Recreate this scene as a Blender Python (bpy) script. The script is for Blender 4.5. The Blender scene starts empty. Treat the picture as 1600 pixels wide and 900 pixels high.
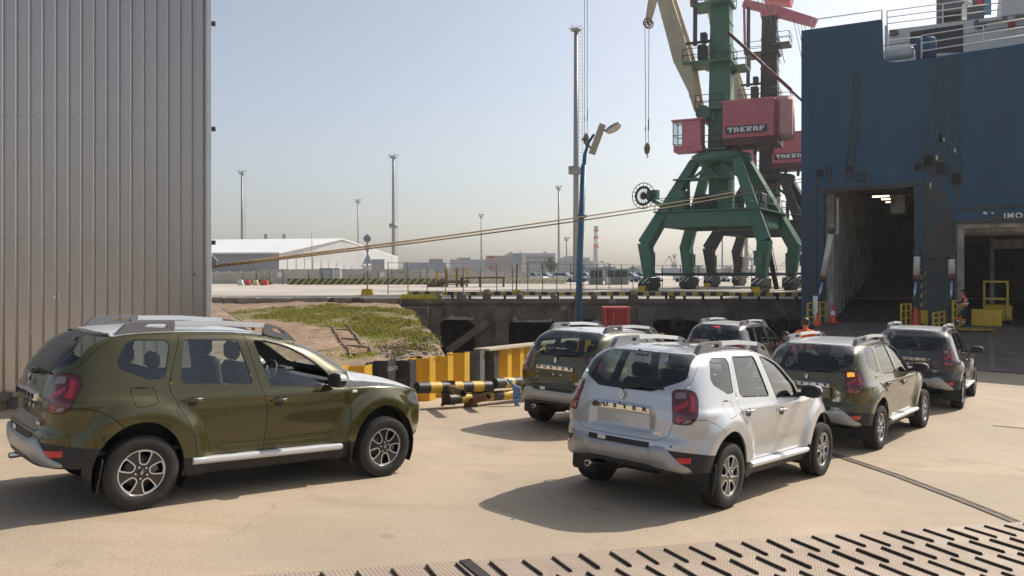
import bpy, bmesh, math, random
import numpy as np
from mathutils import Vector, Matrix, noise
from mathutils.geometry import tessellate_polygon
random.seed(7)
SC = bpy.context.scene
COL = SC.collection
# ---------------------------------------------------------------- camera
FPX, HOR = 1250.0, 424.0            # focal length and horizon of the photograph in its own pixels
cam = bpy.data.cameras.new('camera')
camo = bpy.data.objects.new('camera', cam)
COL.objects.link(camo)
camo.location = (0, 0, 0)
camo.rotation_euler = (math.radians(90), 0, 0)
cam.sensor_width = 36.0
cam.lens = FPX / 1600 * 36
cam.shift_y = -(450 - HOR) / 1600
cam.clip_start = 0.1
cam.clip_end = 6000
SC.camera = camo
# ---------------------------------------------------------------- light
SUN_AZ, SUN_EL = math.radians(54.5), math.radians(42)      # azimuth to the right of the view axis
sdir = Vector((math.sin(SUN_AZ) * math.cos(SUN_EL), math.cos(SUN_AZ) * math.cos(SUN_EL), math.sin(SUN_EL)))
w = bpy.data.worlds.new('World'); SC.world = w; w.use_nodes = True
nt = w.node_tree
bg = nt.nodes['Background']
sky = nt.nodes.new('ShaderNodeTexSky')
sky.sky_type = 'NISHITA'; sky.sun_disc = False
sky.sun_elevation = SUN_EL; sky.sun_rotation = SUN_AZ
sky.air_density = 1.0; sky.dust_density = 2.4; sky.ozone_density = 1.0
hs = nt.nodes.new('ShaderNodeHueSaturation'); hs.inputs['Saturation'].default_value = .66
nt.links.new(sky.outputs[0], hs.inputs['Color']); nt.links.new(hs.outputs[0], bg.inputs[0])
bg.inputs[1].default_value = 0.13
sl = bpy.data.lights.new('sun', 'SUN'); sl.energy = 4.7; sl.angle = math.radians(0.5); sl.color = (1.0, 0.93, 0.82)
so = bpy.data.objects.new('sun', sl); COL.objects.link(so)
so.rotation_euler = sdir.to_track_quat('Z', 'Y').to_euler()
SC.view_settings.view_transform = 'Standard'; SC.view_settings.look = 'None'
SC.view_settings.exposure = 0.12; SC.view_settings.gamma = 1.0
SC.cycles.max_bounces = 8; SC.cycles.transparent_max_bounces = 16
SC.cycles.volume_bounces = 0

# ---------------------------------------------------------------- helpers
def at(px, py, d):
    """point at depth d (metres) seen at a pixel of the photograph"""
    return Vector(((px - 800) / FPX * d, d, -(py - HOR) / FPX * d))

def lin(c):
    return tuple(((v / 255) / 12.92 if v / 255 <= .04045 else ((v / 255 + .055) / 1.055) ** 2.4) for v in c)

MATS = {}
def mat(name, col, rough=.6, metal=0., noise_amt=0., scale=8., bump=0., bscale=60., coat=0., spec=.5, col2=None, detail=5., stretch=(1, 1, 1), thr=(.35, .65), dirt=None, dscale=2.0, dthr=(.5, .75), emit=0., rvar=0.):
    """procedural material: colour broken up by noise, optional second stain layer, bump"""
    if name in MATS: return MATS[name]
    m = bpy.data.materials.new(name); m.use_nodes = True
    n = m.node_tree.nodes; L = m.node_tree.links
    p = n['Principled BSDF']
    p.inputs['Roughness'].default_value = rough
    p.inputs['Metallic'].default_value = metal
    p.inputs['Specular IOR Level'].default_value = spec
    if coat: p.inputs['Coat Weight'].default_value = coat; p.inputs['Coat Roughness'].default_value = .03
    c = (*col, 1)
    p.inputs['Base Color'].default_value = c
    if emit:
        p.inputs['Emission Color'].default_value = c; p.inputs['Emission Strength'].default_value = emit
    if noise_amt or bump or dirt:
        tc = n.new('ShaderNodeTexCoord'); mp = n.new('ShaderNodeMapping')
        mp.inputs['Scale'].default_value = stretch
        L.new(tc.outputs['Object'], mp.inputs[0])
    if noise_amt:
        t = n.new('ShaderNodeTexNoise'); t.inputs['Scale'].default_value = scale; t.inputs['Detail'].default_value = detail
        t.inputs['Roughness'].default_value = .62
        L.new(mp.outputs[0], t.inputs[0])
        r = n.new('ShaderNodeMapRange'); r.inputs[1].default_value = thr[0]; r.inputs[2].default_value = thr[1]
        L.new(t.outputs[0], r.inputs[0])
        mx = n.new('ShaderNodeMix'); mx.data_type = 'RGBA'
        c2 = col2 if col2 else tuple(v * (1 - noise_amt) for v in col)
        mx.inputs[6].default_value = c; mx.inputs[7].default_value = (*c2, 1)
        L.new(r.outputs[0], mx.inputs[0])
        out = mx.outputs[2]
        if dirt:
            t2 = n.new('ShaderNodeTexNoise'); t2.inputs['Scale'].default_value = dscale; t2.inputs['Detail'].default_value = 8
            t2.inputs['Roughness'].default_value = .7
            L.new(mp.outputs[0], t2.inputs[0])
            r2 = n.new('ShaderNodeMapRange'); r2.inputs[1].default_value = dthr[0]; r2.inputs[2].default_value = dthr[1]
            L.new(t2.outputs[0], r2.inputs[0])
            m2 = n.new('ShaderNodeMix'); m2.data_type = 'RGBA'
            m2.inputs[7].default_value = (*dirt, 1)
            L.new(out, m2.inputs[6]); L.new(r2.outputs[0], m2.inputs[0]); out = m2.outputs[2]
        L.new(out, p.inputs['Base Color'])
        if rvar:
            rr = n.new('ShaderNodeMapRange'); rr.inputs[3].default_value = rough; rr.inputs[4].default_value = rough + rvar
            L.new(r.outputs[0], rr.inputs[0]); L.new(rr.outputs[0], p.inputs['Roughness'])
    if bump:
        t3 = n.new('ShaderNodeTexNoise'); t3.inputs['Scale'].default_value = bscale; t3.inputs['Detail'].default_value = 4
        L.new(mp.outputs[0], t3.inputs[0])
        b = n.new('ShaderNodeBump'); b.inputs['Strength'].default_value = bump; b.inputs['Distance'].default_value = .02
        L.new(t3.outputs[0], b.inputs['Height']); L.new(b.outputs[0], p.inputs['Normal'])
    MATS[name] = m
    return m

def glassmat(name, tint, refl=1.0, ior=1.5, dark=1.0):
    """thin pane: tinted see-through mixed with a mirror by Fresnel"""
    if name in MATS: return MATS[name]
    m = bpy.data.materials.new(name); m.use_nodes = True
    n = m.node_tree.nodes; L = m.node_tree.links
    n.clear()
    o = n.new('ShaderNodeOutputMaterial'); mx = n.new('ShaderNodeMixShader')
    tr = n.new('ShaderNodeBsdfTransparent'); gl = n.new('ShaderNodeBsdfGlossy'); fr = n.new('ShaderNodeFresnel')
    tr.inputs[0].default_value = (*tint, 1); gl.inputs['Roughness'].default_value = .01; gl.inputs[0].default_value = (refl, refl, refl, 1)
    # the pane is thin: the same share is mirrored from inside as from outside
    ge = n.new('ShaderNodeNewGeometry'); mi_ = n.new('ShaderNodeMix'); mi_.data_type = 'FLOAT'
    mi_.inputs[2].default_value = ior; mi_.inputs[3].default_value = 1 / ior
    L.new(ge.outputs['Backfacing'], mi_.inputs[0]); L.new(mi_.outputs[0], fr.inputs[0])
    L.new(fr.outputs[0], mx.inputs[0]); L.new(tr.outputs[0], mx.inputs[1]); L.new(gl.outputs[0], mx.inputs[2]); L.new(mx.outputs[0], o.inputs[0])
    MATS[name] = m
    return m

class MB:
    """collects shapes into one mesh"""
    def __init__(s): s.v = []; s.f = []; s.m = []; s.sm = []
    def add(s, vs, fs, mi=0, smooth=False):
        b = len(s.v); s.v += [tuple(v) for v in vs]
        for f in fs: s.f.append(tuple(b + i for i in f)); s.m.append(mi); s.sm.append(smooth)
        return s
    def box(s, c, d, rot=None, mi=0, taper=1.0, bev=0.):
        x, y, z = d[0] / 2, d[1] / 2, d[2] / 2
        if bev:
            pr = []
            ch = [(-x + bev, -y), (x - bev, -y), (x, -y + bev), (x, y - bev), (x - bev, y), (-x + bev, y), (-x, y - bev), (-x, -y + bev)]
            ins = [(-x + bev, -y + bev), (x - bev, -y + bev), (x - bev, -y + bev), (x - bev, y - bev), (x - bev, y - bev), (-x + bev, y - bev), (-x + bev, y - bev), (-x + bev, -y + bev)]
            vs = [(a * taper if k >= 2 else a, b * taper if k >= 2 else b, zz) for k, (rg, zz) in enumerate([(ins, -z), (ch, -z + bev), (ch, z - bev), (ins, z)]) for a, b in rg]
            fs = [tuple(range(7, -1, -1)), tuple(range(24, 32))]
            for k in range(3):
                for i in range(8): fs.append((k * 8 + i, k * 8 + (i + 1) % 8, k * 8 + 8 + (i + 1) % 8, k * 8 + 8 + i))
        else:
            vs = [(-x, -y, -z), (x, -y, -z), (x, y, -z), (-x, y, -z), (-x * taper, -y * taper, z), (x * taper, -y * taper, z), (x * taper, y * taper, z), (-x * taper, y * taper, z)]
            fs = [(3, 2, 1, 0), (4, 5, 6, 7), (0, 1, 5, 4), (1, 2, 6, 5), (2, 3, 7, 6), (3, 0, 4, 7)]
        c = Vector(c)
        if rot is not None: vs = [rot @ Vector(v) for v in vs]
        return s.add([c + Vector(v) for v in vs], fs, mi)
    def beam(s, a, b, wd, ht, mi=0, up=(0, 0, 1), w2=None, h2=None):
        """rectangular bar from a to b, tapering to w2 x h2"""
        a = Vector(a); b = Vector(b); d = (b - a).normalized(); u = Vector(up)
        if abs(d.dot(u)) > .98: u = Vector((1, 0, 0)) if abs(d.x) < .9 else Vector((0, 1, 0))
        r = d.cross(u).normalized(); u = r.cross(d)
        w2 = wd if w2 is None else w2; h2 = ht if h2 is None else h2
        vs = [a + r * (sx * wd / 2) + u * (sy * ht / 2) for sx, sy in ((-1, -1), (1, -1), (1, 1), (-1, 1))]
        vs += [b + r * (sx * w2 / 2) + u * (sy * h2 / 2) for sx, sy in ((-1, -1), (1, -1), (1, 1), (-1, 1))]
        return s.add(vs, [(3, 2, 1, 0), (4, 5, 6, 7), (0, 1, 5, 4), (1, 2, 6, 5), (2, 3, 7, 6), (3, 0, 4, 7)][::1], mi)
    def cyl(s, a, b, r0, r1=None, n=12, mi=0, caps=True, smooth=True):
        r1 = r0 if r1 is None else r1
        return s.tube([a, b], [r0, r1], n, mi, caps, smooth)
    def tube(s, path, r, n=8, mi=0, caps=True, smooth=True):
        path = [Vector(p) for p in path]; k = len(path)
        rs = r if isinstance(r, (list, tuple)) else [r] * k
        vs = []; pu = None
        for i, p in enumerate(path):
            d = (path[min(i + 1, k - 1)] - path[max(i - 1, 0)]).normalized()
            if pu is None:
                pu = Vector((0, 0, 1)) if abs(d.z) < .9 else Vector((0, 1, 0))
            u = (pu - d * pu.dot(d)).normalized(); pu = u; q = d.cross(u)
            for j in range(n):
                an = 2 * math.pi * j / n
                vs.append(p + (u * math.cos(an) + q * math.sin(an)) * rs[i])
        b = len(s.v); s.v += [tuple(v) for v in vs]
        for i in range(k - 1):
            for j in range(n):
                s.f.append((b + i * n + j, b + i * n + (j + 1) % n, b + (i + 1) * n + (j + 1) % n, b + (i + 1) * n + j)); s.m.append(mi); s.sm.append(smooth)
        if caps:
            s.f.append(tuple(b + j for j in range(n - 1, -1, -1))); s.m.append(mi); s.sm.append(False)
            s.f.append(tuple(b + (k - 1) * n + j for j in range(n))); s.m.append(mi); s.sm.append(False)
        return s
    def lathe(s, prof, o=(0, 0, 0), ax=(0, 0, 1), n=24, mi=0, smooth=True, mis=None):
        """prof: (radius, height) pairs along axis ax from o"""
        o = Vector(o); a = Vector(ax).normalized()
        u = Vector((0, 0, 1)) if abs(a.z) < .9 else Vector((1, 0, 0))
        u = (u - a * u.dot(a)).normalized(); q = a.cross(u)
        b = len(s.v)
        for (r, h) in prof:
            for j in range(n):
                an = 2 * math.pi * j / n
                s.v.append(tuple(o + a * h + (u * math.cos(an) + q * math.sin(an)) * r))
        for i in range(len(prof) - 1):
            for j in range(n):
                s.f.append((b + i * n + j, b + i * n + (j + 1) % n, b + (i + 1) * n + (j + 1) % n, b + (i + 1) * n + j)); s.m.append(mis[i] if mis else mi); s.sm.append(smooth)
        return s
    def prism(s, loops, M, t, mi=0, mi_side=None):
        """polygon (outer loop + holes, 2-D) extruded from z=0 to z=-t in frame M (Matrix)"""
        ls = [[Vector((p[0], p[1], 0)) for p in lp] for lp in loops]
        flat = [p for lp in ls for p in lp]
        tr = tessellate_polygon(ls)
        n = len(flat)
        vs = [M @ p for p in flat] + [M @ (p + Vector((0, 0, -t))) for p in flat]
        fs = []
        for a, b, c in tr:
            nz = (flat[b] - flat[a]).cross(flat[c] - flat[a]).z
            if nz < 0: a, b, c = a, c, b
            fs.append((a, b, c)); fs.append((n + c, n + b, n + a))
        s.add(vs, fs, mi)
        k = 0
        for li, lp in enumerate(ls):
            m = len(lp)
            area = sum(lp[i].x * lp[(i + 1) % m].y - lp[(i + 1) % m].x * lp[i].y for i in range(m))
            ccw = (area > 0) == (li == 0)
            qs = []
            for i in range(m):
                a, b = k + i, k + (i + 1) % m
                qs.append((a, n + a, n + b, b) if ccw else (b, n + b, n + a, a))
            base = len(s.v) - 2 * n
            for q in qs: s.f.append(tuple(base + i for i in q)); s.m.append(mi if mi_side is None else mi_side); s.sm.append(False)
            k += m
        return s
    def mesh(s, name):
        me = bpy.data.meshes.new(name); me.from_pydata(s.v, [], s.f); me.update()
        me.polygons.foreach_set('material_index', s.m); me.polygons.foreach_set('use_smooth', s.sm)
        return me
    def build(s, name, mats, parent=None, **kw):
        me = s.mesh(name)
        for m in (mats if isinstance(mats, (list, tuple)) else [mats]): me.materials.append(m)
        return link(name, me, parent, **kw)

def link(name, me, parent=None, label=None, cat=None, group=None, kind=None, loc=None, M=None):
    o = bpy.data.objects.new(name, me); COL.objects.link(o)
    if parent is not None: o.parent = parent
    if M is not None: o.matrix_local = M
    elif loc is not None: o.location = loc
    return tag(o, label, cat, group, kind)
def tag(o, label=None, cat=None, group=None, kind=None):
    if label: o['label'] = label
    if cat: o['category'] = cat
    if group: o['group'] = group
    if kind: o['kind'] = kind
    return o
def empty(name, loc=(0, 0, 0), label=None, cat=None, group=None, M=None, rz=0):
    o = bpy.data.objects.new(name, None); COL.objects.link(o)
    if M is not None: o.matrix_world = M
    else:
        o.location = loc; o.rotation_euler.z = rz
    o.empty_display_size = .2
    return tag(o, label, cat, group)
KIDS = {}
def kids(o): return list(o.children)
def copy_tree(o, parent=None):
    c = o.copy(); COL.objects.link(c)
    if parent is not None: c.parent = parent
    for ch in kids(o): copy_tree(ch, c)
    return c
def text_mesh(body, size, depth, bevel=0., bold=0.0, spacing=1.0):
    cu = bpy.data.curves.new('lettering', 'FONT'); cu.body = body; cu.size = size; cu.extrude = depth / 2
    cu.align_x = 'CENTER'; cu.align_y = 'CENTER'; cu.offset = bold; cu.resolution_u = 3; cu.space_character = spacing
    o = bpy.data.objects.new('lettering', cu); COL.objects.link(o)
    dg = bpy.context.evaluated_depsgraph_get(); dg.update()
    me = bpy.data.meshes.new_from_object(o.evaluated_get(dg))
    bpy.data.objects.remove(o)
    return me
def MF(o, ex, ey, ez=None):
    """matrix from origin and axes"""
    ex = Vector(ex).normalized(); ey = Vector(ey).normalized()
    ez = ex.cross(ey).normalized() if ez is None else Vector(ez)
    return Matrix(((ex.x, ey.x, ez.x, o[0]), (ex.y, ey.y, ez.y, o[1]), (ex.z, ey.z, ez.z, o[2]), (0, 0, 0, 1)))
def sdpoly(P, poly, r=0.):
    """signed distance to polygon, negative inside; r rounds the corners"""
    poly = np.asarray(poly, float)
    if r:
        poly = offset_poly(poly, -r)
    d = np.full(len(P), 1e9); inside = np.zeros(len(P), bool)
    for i in range(len(poly)):
        a = poly[i]; b = poly[(i + 1) % len(poly)]
        e = b - a; q = P - a
        t = np.clip((q @ e) / max(e @ e, 1e-12), 0, 1)
        d = np.minimum(d, np.hypot(*(q - t[:, None] * e).T))
        c = (a[1] > P[:, 1]) != (b[1] > P[:, 1])
        xx = a[0] + (P[:, 1] - a[1]) / (b[1] - a[1] if b[1] != a[1] else 1e-12) * (b[0] - a[0])
        inside ^= c & (P[:, 0] < xx)
    return np.where(inside, -d, d) - r
def offset_poly(poly, d):
    poly = np.asarray(poly, float); n = len(poly)
    area = sum(poly[i][0] * poly[(i + 1) % n][1] - poly[(i + 1) % n][0] * poly[i][1] for i in range(n))
    sg = 1 if area > 0 else -1
    out = []
    for i in range(n):
        a, b, c = poly[i - 1], poly[i], poly[(i + 1) % n]
        e1 = (b - a) / np.hypot(*(b - a)); e2 = (c - b) / np.hypot(*(c - b))
        n1 = np.array([e1[1], -e1[0]]) * sg; n2 = np.array([e2[1], -e2[0]]) * sg
        k = (n1 + n2) / max(1 + n1 @ n2, .35)
        out.append(b + k * d)
    return np.array(out)
def round_poly(poly, r, n=4):
    """rounded-corner version of a polygon as a point list"""
    P = [Vector(p).to_2d() for p in poly]; out = []
    for i in range(len(P)):
        a, b, c = P[i - 1], P[i], P[(i + 1) % len(P)]
        d1 = (a - b); d2 = (c - b); k = min(r, d1.length * .45, d2.length * .45)
        p0 = b + d1.normalized() * k; p1 = b + d2.normalized() * k
        for j in range(n + 1):
            t = j / n
            out.append(tuple(p0 * (1 - t) ** 2 + b * 2 * t * (1 - t) + p1 * t * t))
    return out
# ================================================================ the cars
def catmull(rows, sub):
    rows = np.array(rows, float); out = []
    n = len(rows)
    for i in range(n - 1):
        p0 = rows[max(i - 1, 0)]; p1 = rows[i]; p2 = rows[i + 1]; p3 = rows[min(i + 2, n - 1)]
        k = sub(p1, p2)
        for j in range(k):
            t = j / k
            m1 = (p2 - p0) / 2; m2 = (p3 - p1) / 2
            # monotone limiter per column
            dl = p2 - p1
            for c in range(len(dl)):
                if abs(dl[c]) < 1e-9: m1[c] = m2[c] = 0
                else:
                    m1[c] = np.clip(m1[c] / dl[c], 0, 3) * dl[c]; m2[c] = np.clip(m2[c] / dl[c], 0, 3) * dl[c]
            h = (2 * t ** 3 - 3 * t ** 2 + 1) * p1 + (t ** 3 - 2 * t ** 2 + t) * m1 + (-2 * t ** 3 + 3 * t ** 2) * p2 + (t ** 3 - t ** 2) * m2
            out.append(h)
    out.append(rows[-1])
    return np.array(out)
def sstep(a, b, x):
    t = np.clip((x - a) / (b - a), 0, 1); return t * t * (3 - 2 * t)

def body_half():
    # height at side, half width, rear end x, front end x, hood weight, rear and front squareness
    T = [(.24, .780, -.70, 3.28, 0, 6, 4), (.32, .810, -.775, 3.41, 0, 6, 4), (.42, .835, -.805, 3.465, 0, 6.5, 4.3), (.52, .845, -.818, 3.49, 0, 6.5, 4.3),
         (.62, .850, -.822, 3.495, 0, 6.5, 4.3), (.70, .855, -.812, 3.49, 0, 6.5, 4.3), (.76, .858, -.786, 3.475, 0, 6.5, 4.3), (.82, .861, -.778, 3.45, 0, 6.5, 4.3),
         (.88, .863, -.776, 3.425, .15, 6.5, 4.3), (.93, .862, -.775, 3.41, .6, 6.5, 4.3), (.98, .856, -.772, 3.37, 1, 6.5, 4.3), (1.02, .848, -.768, 3.20, 1, 6.5, 4.3),
         (1.05, .838, -.762, 2.95, 1, 6.5, 4.5), (1.075, .830, -.757, 2.70, 1, 6.5, 5), (1.10, .822, -.752, 2.52, 1, 6.5, 5), (1.13, .812, -.745, 2.46, .8, 6.3, 5),
         (1.20, .790, -.730, 2.38, 0, 6, 5), (1.30, .758, -.685, 2.205, 0, 6, 5), (1.41, .722, -.605, 2.01, 0, 6, 5), (1.50, .690, -.530, 1.81, 0, 6, 5),
         (1.56, .662, -.478, 1.63, 0, 6, 5), (1.60, .630, -.435, 1.44, 0, 5.5, 5), (1.625, .585, -.395, 1.29, 0, 5, 4.5), (1.645, .50, -.345, 1.18, 0, 4.5, 4),
         (1.658, .36, -.28, 1.08, 0, 4, 4), (1.664, .18, -.20, .98, 0, 4, 4), (1.666, .004, -.1, .9, 0, 4, 4)]
    R = catmull(T, lambda a, b: max(1, int(math.ceil(max(abs(b[0] - a[0]), abs(b[3] - a[3]) * .45, abs(b[1] - a[1]) * .6) / .026))))
    XM = .6; N1, N2, N3, N4 = 24, 52, 78, 22
    P = np.zeros((len(R), N1 + N2 + N3 + N4 + 1, 3))
    for i, (zs, wd, xr, xf, lam, pr, pf) in enumerate(R):
        yd = wd * 2 ** (-1 / pr); a = XM - xr; xd = XM - a * 2 ** (-1 / pr)
        y1 = np.linspace(0, yd, N1, endpoint=False); x1 = XM - a * (1 - (y1 / wd) ** pr) ** (1 / pr)
        x2 = np.linspace(xd, XM, N2, endpoint=False); y2 = wd * (1 - (np.abs(x2 - XM) / a) ** pr) ** (1 / pr)
        b = xf - XM; ye = wd * 2 ** (-1 / pf); xe = XM + b * 2 ** (-1 / pf)
        x3 = np.linspace(XM, xe, N3, endpoint=False); y3 = wd * (1 - ((x3 - XM) / b) ** pf) ** (1 / pf)
        y4 = np.linspace(ye, 0, N4 + 1); x4 = XM + b * (1 - (y4 / wd) ** pf) ** (1 / pf)
        x = np.concatenate([x1, x2, x3, x4]); y = np.concatenate([y1, y2, y3, y4])
        z = np.full_like(x, zs)
        # rear face bows a little
        x = x + .03 * (y / .85) ** 2 * sstep(-.45, -.62, x)
        # bonnet: crowned sheet falling to the wing tops and the nose
        zc = np.interp(x, [2.2, 2.5, 2.75, 3.0, 3.15, 3.3, 3.42, 3.5], [1.150, 1.138, 1.112, 1.062, 1.02, .957, .885, .85])
        zh = zc - .135 * np.clip(y / .87, 0, 1) ** 3.5 - .012 * sstep(.25, .42, y) * sstep(3.3, 2.6, x) * (1 - sstep(.55, .62, y))
        s = lam * sstep(1.75, 2.35, x)
        z = z * (1 - s) + zh * s
        # roof falls a little at both ends
        z = z - .045 * ((x - .7) / 1.05) ** 2 * sstep(1.45, 1.62, zs)
        # flared wings
        rr = np.hypot(x - 0.0, (z - .35)); rf = np.hypot(x - 2.665, (z - .35))
        sidey = sstep(.55, .75, y)
        y = y + sidey * (.052 * sstep(.70, .54, rr) + .050 * sstep(.68, .53, rf))
        # haunch runs back to the tail lamp
        y = y + sidey * .018 * sstep(.10, -.25, x) * sstep(.70, .86, z) * sstep(1.10, .96, z)
        # door crease low down
        y = y - sidey * .014 * np.exp(-((z - .56) / .07) ** 2) * sstep(.45, .8, x) * sstep(2.15, 1.9, x)
        y = y + sidey * .006 * np.exp(-((z - 1.0) / .035) ** 2) * sstep(2.4, 2.1, x)
        # plate recess and sculpt beside it
        rec = sstep(.40, .345, y) * sstep(.765, .80, z) * sstep(1.0, .955, z)
        x = x + .032 * rec * (x < -.5)
        dent = np.exp(-((y - .53) / .05) ** 2) * sstep(.92, 1.0, z) * sstep(1.2, 1.1, z)
        x = x + .010 * dent * (x < -.5)
        P[i, :, 0] = x; P[i, :, 1] = y; P[i, :, 2] = z
    P[:, 0, 1] = 0; P[:, -1, 1] = 0; P[-1, :, 1] = 0
    bm = bmesh.new()
    g = [[bm.verts.new(p) for p in row] for row in P]
    for i in range(len(P) - 1):
        for j in range(P.shape[1] - 1):
            try: bm.faces.new((g[i][j], g[i][j + 1], g[i + 1][j + 1], g[i + 1][j]))
            except ValueError: pass
    bmesh.ops.remove_doubles(bm, verts=bm.verts, dist=1e-5)
    bmesh.ops.dissolve_degenerate(bm, dist=1e-5, edges=bm.edges)
    return bm

def cut(bm, fn, dom):
    """insert the zero line of fn as edges"""
    bm.verts.index_update()
    vl = list(bm.verts)
    co = np.array([v.co[:] for v in vl]); F = fn(co); D = dom(co)
    F[np.abs(F) < 6e-4] = 0
    el = list(bm.edges)
    ev = np.array([(e.verts[0].index, e.verts[1].index) for e in el])
    fa, fb = F[ev[:, 0]], F[ev[:, 1]]
    hit = np.nonzero((fa * fb < 0) & D[ev[:, 0]] & D[ev[:, 1]])[0]
    on = {vl[i] for i in np.nonzero((F == 0) & D)[0]}
    for k in hit:
        e = el[k]; t = fa[k] / (fa[k] - fb[k])
        ne, nv = bmesh.utils.edge_split(e, vl[ev[k, 0]], t)
        on.add(nv)
    fs = {f for v in on for f in v.link_faces}
    for f in fs:
        o = [v for v in f.verts if v in on]
        if len(o) == 2:
            a, b = o
            if not any(b in e.verts for e in a.link_edges):
                try: bmesh.utils.face_split(f, a, b)
                except Exception: pass

W_Q = [(-.065, 1.552), (.225, 1.549), (.245, 1.50), (.180, 1.195), (.044, 1.190), (-.203, 1.288), (-.231, 1.345), (-.148, 1.515)]
W_R = [(.395, 1.552), (.927, 1.553), (1.06, 1.122), (.96, 1.124), (.385, 1.146), (.342, 1.18), (.368, 1.428)]
W_F = [(1.101, 1.546), (1.25, 1.538), (1.388, 1.508), (1.53, 1.462), (1.66, 1.398), (1.80, 1.312), (1.93, 1.21), (2.0, 1.115), (2.015, 1.06), (1.255, 1.093)]
D_R = [(.352, 1.602), (1.005, 1.606), (1.136, 1.11), (1.205, .896), (1.217, .779), (1.205, .435), (.50, .435), (.475, .60), (.425, .735), (.34, .875), (.255, 1.02), (.226, 1.10), (.232, 1.19)]
D_F = [(1.005, 1.606), (1.26, 1.580), (1.42, 1.548), (1.58, 1.496), (1.72, 1.425), (1.86, 1.33), (2.00, 1.21), (2.10, 1.10), (2.185, 1.045), (2.208, .86), (2.198, .55), (2.15, .435), (1.205, .435), (1.217, .779), (1.205, .896), (1.136, 1.11)]
FLAP = [(-.137, 1.112), (.085, 1.109), (.118, .967), (-.091, .940)]
TG = [(-.2, .712), (.445, .718), (.555, .765), (.597, .90), (.60, 1.10), (.645, 1.25), (.675, 1.34), (.655, 1.45), (.605, 1.598), (-.2, 1.612)]
RWIN = [(-.2, 1.192), (.335, 1.198), (.592, 1.318), (.632, 1.345), (.612, 1.45), (.565, 1.583), (-.2, 1.592)]
LAMP = [(.632, .90), (.86, .90), (.95, .945), (1.0, 1.04), (1.012, 1.15), (.975, 1.222), (.86, 1.245), (.665, 1.24), (.632, 1.20)]
HOODP = [(2.43, -.1), (2.385, .35), (2.285, .60), (2.26, .675), (2.6, .70), (3.0, .685), (3.2, .62), (3.31, .45), (3.375, .2), (3.385, -.1)]
ROOFP = [(-.425, -.1), (-.40, .40), (-.345, .535), (-.25, .575), (1.10, .585), (1.17, .52), (1.30, .3), (1.345, -.1)]
WSC = [(-.1, 1.19), (.45, 1.185), (.645, 1.205), (.60, 1.36), (.555, 1.53), (.53, 1.572), (.3, 1.597), (-.1, 1.602)]
HLAMP = [(3.03, .86), (3.16, .95), (3.30, .90), (3.5, .86), (3.5, .74), (3.2, .77)]
def archf(cx, cz, rx, rz):
    def f(c):
        return (np.hypot((c[:, 0] - cx) / rx, (c[:, 2] - cz) / rz) - 1) * .4
    return f
ARCH_R, ARCH_F = archf(-.02, .34, .405, .468), archf(2.665, .355, .385, .452)
XZ = [0, 2]; YZ = [1, 2]
qz = lambda c: np.stack([c[:, 1] + c[:, 0] + .78, c[:, 2]], 1)
side = lambda c: c[:, 1] > .45
rearf = lambda c: c[:, 0] < -.25
def bumper_line(c):   # seam of the rear bumper: from tail lamp down to the wheel arch
    zz = np.interp(c[:, 0], [-.9, -.50, -.36, -.26, -.18], [.955, .952, .91, .84, .76])
    return c[:, 2] - zz

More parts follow.
